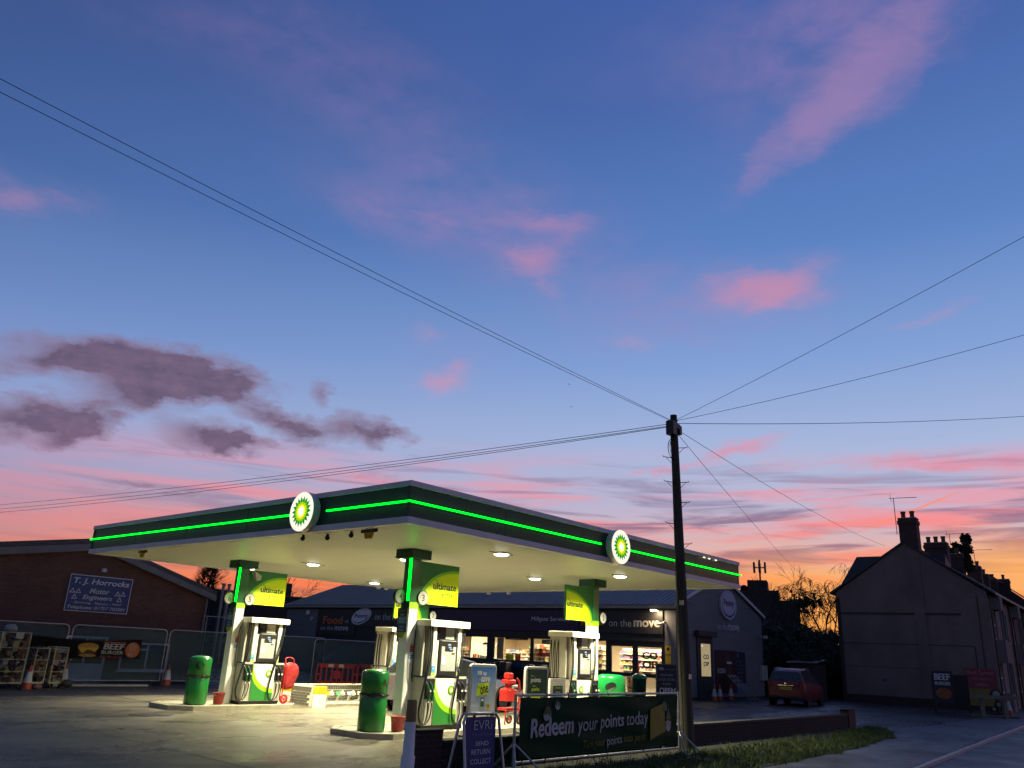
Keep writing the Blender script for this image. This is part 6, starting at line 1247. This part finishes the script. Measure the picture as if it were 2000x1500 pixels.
redcar = M('dark red car paint', (0.16, 0.006, 0.012), 0.4, 0.0, coat=0.15)
HD = radians(8)
t = thing('parked_car', (31.5, 5.8, 0), HD, 'dark red hatchback seen from behind, parked by the shop gable', 'car'); w = 0.88
st = [(-2.02, 0.42, 0.90, 0.96, 0.78, 0.70), (-1.98, 0.34, 1.02, 1.10, 0.86, 0.74), (-1.86, 0.26, 1.06, 1.52, 0.88, 0.66), (-1.65, 0.24, 1.06, 1.62, w, 0.64), (-0.6, 0.22, 1.04, 1.68, w, 0.65), (0.3, 0.22, 1.0, 1.62, w, 0.64), (1.05, 0.22, 0.98, 1.12, w, 0.72), (1.7, 0.24, 0.88, 0.95, 0.86, 0.68), (2.0, 0.30, 0.70, 0.76, 0.76, 0.6)]
car_body(t, st, redcar, {1, 5}, {3, 4}); arch(t, 1.28, 0.88, 0.34, redcar); arch(t, -1.30, 0.88, 0.34, redcar)
for x in (1.28, -1.30):
    for s in (-1, 1): wheel_part((x, s*0.78, 0.32), 0.32, 0.2, t, rubber, rimm, spokes=7)
T_ = Matrix.Translation((-2.03, 0, 0)) @ Matrix.Rotation(-pi/2, 4, 'Z')
m = MB(yellow); m.T = T_; m.box(-0.28, 0.28, -0.02, 0.0, 0.72, 0.84); m.use(ink); m.text('YK54 BHN', -0.25, 0.25, 0.745, 0.815, 0.023, 0.01); m.build('number_plate', t)
for s in (-1, 1):
    m = MB(M('rear lamp red', (0.20, 0.01, 0.01), 0.35)); m.T = T_; m.cbox(s*0.74-0.10, s*0.74+0.10, -0.03, 0.1, 0.85, 1.15, 0.03); m.build('rear_lamp', t)
m = MB(chrome); m.T = T_; m.box(-0.35, 0.35, -0.03, 0.0, 0.90, 0.93); m.disc(0, 1.0, 0.05, l=0.06); m.use(black); m.box(-0.8, 0.8, -0.05, 0.1, 0.36, 0.44); m.tube([(0.1, -0.04, 1.12), (-0.3, -0.0, 1.20)], 0.012, 4); m.build('tailgate_trim', t)
m = MB(M('roof reflection silver', (0.30, 0.28, 0.32), 0.3, 0.6)); m.tube([(-1.6, 0.6, 1.64), (-0.6, 0.61, 1.70), (0.3, 0.6, 1.64)], 0.018, 6); m.tube([(-1.6, -0.6, 1.64), (-0.6, -0.61, 1.70), (0.3, -0.6, 1.64)], 0.018, 6); m.build('roof_reflection_bars', t)  # silver bars stand in for the pale reflection along the roof

# ================================================================== TERRACE ON THE RIGHT
rend = M('grey render', (0.225, 0.17, 0.165), 0.85, var=0.4, scale=0.45, bump=0.4, bscale=14); slate = M('dark slate', (0.05, 0.05, 0.06), 0.65, var=0.3, scale=2); tbrick = brickmat('terrace brick', (0.10, 0.05, 0.045), (0.08, 0.04, 0.035), (0.07, 0.06, 0.06)); potm = M('chimney pot clay', (0.16, 0.07, 0.05), 0.8)
TR = radians(3.0)
frontm = M('terrace stucco', (0.20, 0.17, 0.17), 0.85, var=0.3, scale=1)
Y0_, Y1_ = -8.1, 0.0      # local: front wall at y=0 is Y=-1.05 ; x along the terrace
def terrace_house(k, x0, W, label, gable, eave=6.2, ridge=9.05, chim=None, wing=False, bay=True):
    t = thing('terrace_house', (42+x0*cos(TR), -1.05+x0*sin(TR), 0), TR, label, 'house', 'row of old terraced houses along the road')
    wm_ = rend if gable else tbrick
    m = MB(wm_); yr = 3.95
    m.extx([(0, 0), (8.1, 0), (8.1, eave), (yr, ridge), (0, eave)], 0, 0.3)
    m.box(0.3, W, 7.8, 8.1, 0, eave); m.extx([(0.3, 0), (7.8, 0), (7.8, eave), (yr, ridge-0.3), (0.3, eave)], W-0.3, W-0.02); m.build('wall', t)
    # front wall in strips round the openings
    m = MB(frontm if gable else tbrick); wins = [(1.0, 2.2), (W-2.3, W-1.1)] if W > 5 else [(1.6, 2.8)]
    e = [0.3] + [q for a in wins for q in a] + [W]
    for i in range(0, len(e), 2): m.box(e[i], e[i+1], 0.0, 0.28, 0, eave)
    for a, b in wins:
        m.box(a, b, 0, 0.28, 2.5, 3.7); m.box(a, b, 0, 0.28, 5.3, eave); m.box(a, b, 0, 0.28, 0, 0.9 if (a, b) != wins[-1] else 0.1)
    m.build('front_wall', t)
    for i, (a, b) in enumerate(wins):
        for z0, z1 in ((0.9, 2.5), (3.7, 5.3)):
            if z0 < 1 and i == len(wins)-1:
                d = MB(M('house door', (0.08, 0.015, 0.015), 0.5)); d.box(a, b, 0.08, 0.14, 0.1, 2.5); d.build('door', t); continue
            f = MB(upv); f.box(a, a+.07, .06, .14, z0, z1); f.box(b-.07, b, .06, .14, z0, z1); f.box(a+.07, b-.07, .06, .14, z0, z0+.07); f.box(a+.07, b-.07, .06, .14, z1-.07, z1); f.box(a+.07, b-.07, .06, .14, (z0+z1)/2-.03, (z0+z1)/2+.03); f.use(concrete).box(a-.06, b+.06, -0.06, 0.06, z0-.08, z0); f = f.build('window', t); p = MB(gg); p.box(a+.07, b-.07, .10, .11, z0+.07, z1-.07); p.build('pane', f)
    m = MB(slate); ov = 0.12 if gable else 0.0
    m.extx([(-0.35, eave-0.12), (yr, ridge), (yr, ridge+0.1), (-0.38, eave-0.0)], -ov, W); m.extx([(yr, ridge), (8.4, eave-0.12), (8.43, eave), (yr, ridge+0.1)], -ov, W)
    m.use(tbrick).tube([(-ov, yr, ridge+0.1), (W, yr, ridge+0.1)], 0.09, 8); rf = m.build('roof', t)
    m = MB(black); m.tube([(0, -0.40, eave-0.12), (W, -0.40, eave-0.12)], 0.06, 6); m.tube([(0.15, -0.1, eave-0.15), (0.15, -0.08, 0)], 0.045, 6); m.build('gutter', t)
    if bay:   # projecting bay windows give the ribbed front
        m = MB(frontm)
        for zz in ((0.0, 0.9), (2.5, 3.7), (5.3, eave-0.1)): m.prism([(wins[0][0]-0.2, 0), (wins[0][0]+0.1, -0.45), (wins[0][1]-0.1, -0.45), (wins[0][1]+0.2, 0)], *zz)
        for xx, yy in ((wins[0][0]+0.12, -0.42), (wins[0][1]-0.12, -0.42)): m.box(xx-0.06, xx+0.06, yy-0.02, yy+0.08, 0.9, 5.3)
        m.build('bay_front', t)
    if chim:
        for (cx, cy, cw, cd, ch, pots, seed) in chim:
            m = MB(tbrick); m.box(cx, cx+cd, cy-cw/2, cy+cw/2, ridge-1.6, ridge+ch); m.box(cx-.05, cx+cd+.05, cy-cw/2-.05, cy+cw/2+.05, ridge+ch-0.35, ridge+ch-0.12); m.use(concrete).box(cx-.02, cx+cd+.02, cy-cw/2-.02, cy+cw/2+.02, ridge+ch, ridge+ch+0.05); c_ = m.build('chimney', rf)
            pm_ = MB(potm)
            for p in range(pots):
                yy = cy+cw*((p+0.5)/pots-0.5); pm_.lathe([(0.13, 0), (0.12, 0.25), (0.15, 0.36), (0.15, 0.42), (0.11, 0.42)], cx+cd/2, yy, ridge+ch+0.05, 12)
            pm_.build('chimney_pots', t)
    return t, rf
ch1 = terrace_house(0, 0, 7.4, 'tall rendered gable-end house at the near end of the terrace', True, chim=[(0.05, 3.65, 0.98, 0.8, 1.45, 2, 1)])[0]
# gable wall details: string courses, scars, plinth and back extension
m = MB(M('render scar', (0.05, 0.045, 0.05), 0.9)); m.box(-0.03, 0, 1.4, 7.9, 4.93, 5.03); m.box(-0.015, 0, 0.9, 7.95, 3.26, 3.30); m.box(-0.015, 0, 0.88, 0.93, 1.5, 3.26); m.box(-0.012, 0, 3.6, 7.9, 1.98, 2.0); m.build('string_course', ch1)
m = MB(M('plinth brick', (0.05, 0.03, 0.03), 0.9)); m.box(-0.06, 0, 0.0, 8.1, 0, 0.42); m.box(-0.05, 0.0, 7.9, 8.1, 0.42, 5.9); m.build('plinth', ch1)
m = MB(rend); m.box(-0.04, 0, 3.2, 3.75, 0.42, 8.2); m.build('chimney_breast', ch1)
pr_ = M('render repair patch', (0.17, 0.135, 0.135), 0.9, var=0.5, scale=1.5)
m = MB(black); m.tube([(-0.03, 0.5, 6.0), (-0.03, 0.52, 3.0), (-0.03, 0.5, 0.4)], 0.02, 5); m.build('wall_cable', ch1)
m = MB(potm); m.box(-0.02, 0, 5.6, 5.85, 1.2, 1.38); m.build('air_brick', ch1)
terrace_house(1, 7.42, 6.2, 'second brick terraced house with a three-pot chimney', False, chim=[(0.0, 3.6, 1.35, 0.9, 0.95, 3, 2)])
terrace_house(2, 13.64, 6.2, 'third brick terraced house with an ivy-covered chimney', False, chim=[(0.3, 3.8, 1.4, 0.9, 1.0, 2, 3)])
terrace_house(3, 19.86, 6.2, 'fourth brick terraced house, middle of the terrace', False, chim=[(4.6, 4.0, 1.0, 0.8, 1.25, 2, 4)])
terrace_house(4, 26.08, 6.2, 'fifth brick terraced house with slender pots', False, chim=[(3.2, 4.0, 0.7, 0.7, 1.1, 1, 5), (5.4, 4.0, 1.3, 0.7, 0.9, 2, 5)])
terrace_house(5, 32.3, 9.0, 'farthest and tallest terraced house at the right edge', False, eave=7.0, ridge=10.3, chim=[(8.2, 3.9, 1.0, 0.6, 0.5, 1, 6)])
# back range with hipped roof behind the gable
t = thing('back_range', (44.4, 5.5, 0), TR, 'darker slate-roofed range showing behind the left of the gable house', 'house')
m = MB(tbrick); m.box(0, 6.5, -2, 2.3, 0, 6.3); m.build('wall', t); m = MB(slate)
v = [(-0.2, -4, 6.2), (6.7, -4, 6.2), (6.7, 2.5, 6.2), (-0.2, 2.5, 6.2), (0.8, -4, 8.75), (0.8, 1.2, 8.75)]
m.add(v, [(0, 4, 5, 3), (3, 5, 2), (4, 1, 2, 5), (0, 1, 4)]); m.build('hipped_roof', t)
# ivy on the chimney
def leaves(center, rad, n, size, mat, name, label=None, cat=None, seed=1, flat=1.0, parent=None, kind='stuff', lump=0.35, nlump=14):
    r_ = random.Random(seed); vs = []; fs = []
    L = [(Vector((r_.gauss(0, .5), r_.gauss(0, .5), r_.gauss(0, .5)*flat)), r_.uniform(.25, .6)) for _ in range(nlump)]
    for _ in range(n):
        c_, q = r_.choice(L); d = Vector((r_.gauss(0, 1), r_.gauss(0, 1), r_.gauss(0, 1))).normalized()*q*r_.uniform(.7, 1.05); p = c_+d
        p = Vector((p.x*rad[0], p.y*rad[1], p.z*rad[2]))+Vector(center)
        a = Vector((r_.gauss(0, 1), r_.gauss(0, 1), r_.gauss(0, 1))).normalized()*size*r_.uniform(.5, 1.1); b = Vector((r_.gauss(0, 1), r_.gauss(0, 1), r_.gauss(0, 1))).normalized()*size*r_.uniform(.5, 1)
        k = len(vs); vs += [tuple(p-a), tuple(p+b), tuple(p+a), tuple(p-b)]; fs.append((k, k+1, k+2, k+3))
    for _ in range(n//7):
        c_, q = r_.choice(L); p = c_+Vector((r_.gauss(0, 1), r_.gauss(0, 1), r_.gauss(0, 1))).normalized()*q*r_.uniform(0, .72); p = Vector((p.x*rad[0], p.y*rad[1], p.z*rad[2]))+Vector(center)
        a = Vector((r_.gauss(0, 1), r_.gauss(0, 1), r_.gauss(0, 1))).normalized()*size*3.2; b = Vector((r_.gauss(0, 1), r_.gauss(0, 1), r_.gauss(0, 1))).normalized()*size*3.2
        k = len(vs); vs += [tuple(p-a), tuple(p+b), tuple(p+a), tuple(p-b)]; fs.append((k, k+1, k+2, k+3))
    m = MB(mat); m.add(vs, fs); o = m.build(name, parent)
    return o
leafm = M('dark evergreen leaves', (0.035, 0.045, 0.022), 0.8, col2=(0.018, 0.028, 0.014), scale=1.0)
t = thing('ivy_clump', (56.6, 3.5, 9.2), 0, 'dark ivy clump smothering a chimney of the third terraced house', 'ivy'); leaves((0, 0, 0.6), (0.7, 0.9, 1.0), 2600, 0.11, leafm, 'foliage', seed=4, parent=t)
# aerials
def aerial(loc, h, label, ang):
    m = MB(black); m.tube([(0, 0, 0), (0, 0, h)], 0.022, 5); c_, s_ = cos(ang), sin(ang); m.tube([(-0.25*c_, -0.25*s_, h-0.02), (1.3*c_, 1.3*s_, h+0.03)], 0.016, 4)
    for k in range(9): q = 0.25+k*0.12; m.tube([(q*c_-0.14*s_, q*s_+0.14*c_, h+0.01), (q*c_+0.14*s_, q*s_-0.14*c_, h+0.01)], 0.008, 3)
    m.tube([(-0.15*c_-0.25*s_, -0.15*s_+0.25*c_, h+0.28), (-0.15*c_+0.25*s_, -0.15*s_-0.25*c_, h-0.3)], 0.012, 3); tag(m.build('tv_aerial', None, loc), label, 'aerial', 'television aerials on the terrace chimneys')
aerial((42.0, 3.25, 9.6), 2.2, 'television aerial on a tall pole at the nearest chimney', -1.2); aerial((50.6, 2.3, 10.0), 0.75, 'television aerial beside the three-pot chimney', -1.3); aerial((62, 3.2, 9.6), 1.5, 'small television aerial above the far chimneys', -1.25)
# signs by the gable house
t = thing('burger_board', (33.5, -0.35, 0), -1.0, 'tall dark burger advertising board standing left of the wooden rail', 'advertising board')
m = MB(M('board navy black', (0.015, 0.012, 0.03), 0.6)); m.box(-0.45, 0.45, 0, 0.05, 0.5, 1.9); m.box(-0.4, -0.34, 0, 0.05, 0, 0.5); m.box(0.34, 0.4, 0, 0.05, 0, 0.5); m.build('board', t)
m = MB(dimw); m.text('BEEF', -0.34, 0.34, 1.5, 1.78, 0.006, 0.04); m.text('BURGER', -0.34, 0.34, 1.28, 1.43, 0.006, 0.03); m.use(M('dull burger', (0.30, 0.09, 0.03), 0.7, var=0.4, scale=8)); m.disc(0.0, 0.92, 0.36, 0.24, 0.006); m.build('print', t)
m = MB(M('dark panel fabric', (0.03, 0.022, 0.022), 0.8)); m.T = Matrix.Translation((35.0, -0.3, 0)) @ Matrix.Rotation(-1.1, 4, 'Z'); m.box(-0.8, 0.8, 0, 0.05, 0.3, 1.75); m.box(-0.8, -0.7, 0, 0.05, 0, 0.3); m.box(0.7, 0.8, 0, 0.05, 0, 0.3); tag(m.build('dark_panel'), 'plain dark panel standing behind the wooden rail', 'panel')
t = thing('wooden_rail', (33.6, -1.6, 0), -0.92, 'low pale wooden post-and-rail barrier between the two boards', 'rail')
wd = M('weathered timber', (0.22, 0.18, 0.14), 0.85, var=0.3)
m = MB(wd); m.box(-0.2, 1.9, -0.06, 0.0, 0.80, 0.95); m.build('rail', t)
for x in (0.3, 1.3): m = MB(wd); m.box(x-0.08, x+0.08, 0.0, 0.14, 0, 0.95); m.build('post', t)
m = MB(M('rubble stone', (0.12, 0.10, 0.07), 0.9, var=0.4, bump=1, bscale=6)); m.T = Matrix.Translation((34.3, -2.0, 0)) @ Matrix.Rotation(-0.9, 4, 'Z'); m.cbox(-1.0, 1.2, -0.3, 0.3, 0, 0.10, 0.04); tag(m.build('stone_edging'), 'rough stone edging on the ground below the wooden rail', 'edging')
t = thing('wheel_ornament', (35.0, -2.2, 0), -1.0, 'small stack of round discs and motors at the right end of the rail', 'ornament')
m = MB(rubber); m.tube([(0, 0, 0.98), (0, 0.1, 0.98)], 0.24, 20); m.tube([(0.05, 0, 0.55), (0.05, 0.1, 0.55)], 0.16, 16); m.tube([(0.05, 0.05, 0), (0.03, 0.05, 0.8)], 0.05, 8); m.cbox(-0.3, 0.3, -0.1, 0.2, 0, 0.2, 0.05); m.build('tyres', t); m = MB(M('pale disc', (0.22, 0.27, 0.28), 0.5)); m.disc(0, 0.98, 0.16, l=0.004); m.disc(0.05, 0.55, 0.09, l=0.004); m.disc(-0.18, 0.35, 0.07, l=0.01); m.build('pale_discs', t)
t = thing('car_wash_board', (38.4, -0.95, 0), -1.0, 'red and yellow car wash poster board beside the gable house', 'advertising board')
m = MB(M('poster dull red', (0.24, 0.04, 0.06), 0.7, var=0.2)); m.box(-0.75, 0.75, 0, 0.05, 1.15, 2.1); m.use(M('poster dull yellow', (0.22, 0.18, 0.04), 0.7, var=0.3)); m.box(-0.75, 0.75, 0, 0.05, 0.35, 1.145); m.use(black); m.box(-0.7, -0.62, 0.05, 0.1, 0, 2.1); m.box(0.62, 0.7, 0.05, 0.1, 0, 2.1); m.build('board', t)
m = MB(M('pink print', (0.36, 0.16, 0.20), 0.6)); m.text('Hand Carwash', -0.66, 0.66, 1.82, 2.02, 0.006, 0.01); m.text('AND VALETING', -0.45, 0.55, 1.56, 1.68, 0.006, 0.005); m.text('OPEN', -0.3, 0.3, 1.26, 1.42, 0.006, 0.01); m.build('print', t)
cone((37.2, -2.2, 0), 'dim traffic cone before the red and yellow poster board', 1.2)

# ================================================================== BACKGROUND: hedge, trees, tower
hedge = thing('boundary_hedge', (40, 16, 0), 0, 'dark overgrown hedge and shrubs between the shop and the gable house', 'hedge')
leaves((0, -3.2, 2.0), (3.5, 4.0, 2.3), 16000, 0.09, leafm, 'foliage', seed=9, parent=hedge, nlump=30)
leaves((4.5, -2.0, 2.6), (3.4, 4.6, 2.5), 16000, 0.09, leafm, 'foliage', seed=10, parent=hedge, nlump=30)
leaves((9, -4.0, 2.0), (3.5, 4.0, 2.4), 12000, 0.09, leafm, 'foliage', seed=12, parent=hedge, nlump=26)
m = MB(bk2); m.box(-0.5, 12, -7.6, -7.4, 0, 2.6); m.build('garden_wall', hedge)
m = MB(M('lean-to roof', (0.20, 0.20, 0.24), 0.3, 0.4)); m.add([(37.4, 8.7, 2.02), (37.5, 6.9, 2.06), (39.6, 7.2, 2.22), (39.6, 9.0, 2.20), (37.4, 8.7, 1.96), (37.5, 6.9, 2.0)], [(0, 1, 2, 3), (0, 4, 5, 1)]); m.use(bk2); m.box(37.6, 39.4, 7.2, 8.6, 0, 1.95); tag(m.build('lean_to'), 'low lean-to with a pale reflecting roof behind the red car', 'shed')
t = thing('round_bush', (62, 18.4, 0), 0, 'big rounded dark evergreen bush against the sunset glow', 'bush'); leaves((0, 0, 2.9), (4.2, 3.0, 1.5), 30000, 0.10, leafm, 'crown', seed=15, parent=t, nlump=34); m = MB(woodp); m.tube([(0, 0, 0), (0, 0, 3.5)], [0.3, 0.15], 8); m.build('trunk', t)
t = thing('round_bush', (60, 14.0, 0), 0, 'lower dark bush leaning against the left wall of the gable house', 'bush'); leaves((0, 0, 2.4), (4.0, 3.0, 1.7), 18000, 0.10, leafm, 'crown', seed=16, parent=t, nlump=30); m = MB(woodp); m.tube([(0, 0, 0), (0, 0, 2.5)], [0.3, 0.15], 8); m.build('trunk', t)
barkm = M('winter bark', (0.035, 0.028, 0.022), 0.9)
def bare_tree(loc, h, seed, label, droop=0.0, spread=0.55, depth=6, thick=0.12, twig=3):
    r_ = random.Random(seed); t = thing('bare_tree', loc, 0, label, 'tree', 'leafless winter trees'); tr = MB(barkm); br = MB(barkm)
    def grow(p, d, l, r, lv):
        pts = [p]; q = p.copy(); dd = d.copy(); n = 3
        for i in range(n):
            dd = (dd + Vector((r_.gauss(0, .10), r_.gauss(0, .10), r_.gauss(0, .05) - (droop*(depth-lv < 0 or lv <= 2)*0.35)))).normalized(); q = q + dd*(l/n); pts.append(q.copy())
        (tr if lv == depth else br).tube(pts, [r*(1-0.45*i/n) for i in range(n+1)], 6 if lv > 3 else 3, False)
        if lv <= 0: return
        for k in range(twig if lv > 1 else twig+1):
            f = r_.uniform(.35, 1.0) if k else 1.0; i = min(n-1, int(f*n)); bp_ = pts[i].lerp(pts[i+1], f*n-i)
            nd = (dd + Vector((r_.gauss(0, 1), r_.gauss(0, 1), r_.gauss(0, .6)))*spread).normalized(); 
            if lv > 2 and nd.z < 0.15: nd.z = 0.2; nd.normalize()
            grow(bp_, nd, l*r_.uniform(.58, .82), max(0.016, r*0.55), lv-1)
    grow(Vector((0, 0, 0)), Vector((0, 0, 1)), h*0.30, thick, depth)
    tr.build('trunk', t); br.build('branches', t)
bare_tree((68, 21.6, 0), 14, 3, 'bare spindly tree right of the cell mast, above the round bush', spread=0.42, depth=5, thick=0.14)
bare_tree((72, 21.2, 0), 15, 8, 'bare tree with upright forks behind the round bush', spread=0.45, depth=5, thick=0.14)
bare_tree((66, 17.0, 0), 14.5, 5, 'fine-twigged weeping bare tree beside the gable house', droop=1.0, spread=0.5, depth=6, thick=0.16)
bare_tree((64, 15.6, 0), 13, 6, 'second weeping bare tree touching the gable house', droop=1.0, spread=0.5, depth=6, thick=0.14)
bare_tree((31, 52, 0), 10.5, 21, 'bare thin tree over the dark flat roof, left of the shop roof', spread=0.5, depth=5, thick=0.08)
bare_tree((35, 54, 0), 10.5, 22, 'bare thin tree just left of the shop roof slope', spread=0.5, depth=5, thick=0.08)
bare_tree((38, 53, 0), 11, 23, 'bare thin tree showing above the left shop roof slope', spread=0.5, depth=5, thick=0.08)
bare_tree((88, 31, 0), 13, 31, 'distant bare tree between the cell mast and the bush', spread=0.5, depth=5, thick=0.14)
t = thing('conifer', (13.0, 30, 0), 0, 'dark shaggy conifer behind the garage roof end', 'tree'); m = MB(barkm); m.tube([(0, 0, 0), (0, 0, 4.8)], [0.2, 0.06], 8); m.build('trunk', t)
r_ = random.Random(2); m = MB(leafm); vs = []; fs = []
for _ in range(5200):
    z = r_.uniform(1.5, 5.4); R = (5.7-z)*0.55+0.25; a = r_.uniform(0, 2*pi); q = R*sqrt(r_.random())*(0.8+0.35*sin(a*3+z*2)); p = Vector((q*cos(a)*1.25, q*sin(a), z+0.18*sin(a*5)))
    out = Vector((cos(a), sin(a), r_.uniform(.1, .9))).normalized()*r_.uniform(.15, .42); s_ = Vector((-sin(a), cos(a), 0))*0.03; k = len(vs); vs += [tuple(p-s_), tuple(p+out), tuple(p+s_)]; fs.append((k, k+1, k+2))
m.add(vs, fs); m.build('foliage', t)
t = thing('brick_tower', (112, 44, 0), 0.35, 'dark stepped brick block with phone antennas beyond the shop gable', 'building')
m = MB(bk2); m.box(-2.0, 3.0, -3.5, 3.6, 0, 12.6); m.box(-1.0, 3.0, -1.9, 1.0, 12.6, 14.2); m.box(-1, 4.0, -6.4, -3.5, 0, 11.2); m.box(2, 8, 3.6, 14, 0, 11.6); m.build('wall', t)
m = MB(black); m.tube([(0, -0.9, 14.2), (0, -0.9, 17.4)], 0.14, 6); m.build('antenna_mast', t); m = MB(black)
for a in range(6): c_, s_ = cos(a*pi/3)*0.95, sin(a*pi/3)*0.95; m.box(c_-0.13, c_+0.13, -0.9+s_-0.13, -0.9+s_+0.13, 15.4, 17.0); m.tube([(0, -0.9, 16.2), (c_, -0.9+s_, 16.2)], 0.06, 4)
m.build('antenna_panels', t); m = MB(black); m.tube([(0, 3.0, 12.6), (0, 3.0, 15.2)], 0.06, 4); m.tube([(0, 3.0, 14.8), (0, 3.0, 15.4)], 0.16, 5); m.build('whip_aerial', t); m = MB(black); m.tube([(0, -5.4, 11.2), (0, -5.4, 13.2)], 0.05, 4); m.tube([(0, -5.4, 12.5), (0, -5.4, 12.9)], 0.22, 5); m.build('whip_aerial', t); m = MB(black); m.tube([(0, 1.6, 12.9), (0.2, 1.6, 13.1)], 0.6, 12); m.build('dish', t)
# low dark backdrop of far houses and trees
t = thing('far_hedge', (95, 48, 0), 0.5, 'distant dark tree belt along the horizon behind the shop', 'tree belt'); leaves((0, 0, 2.5), (30, 14, 3.4), 16000, 0.5, leafm, 'foliage', seed=33, parent=t, nlump=80)
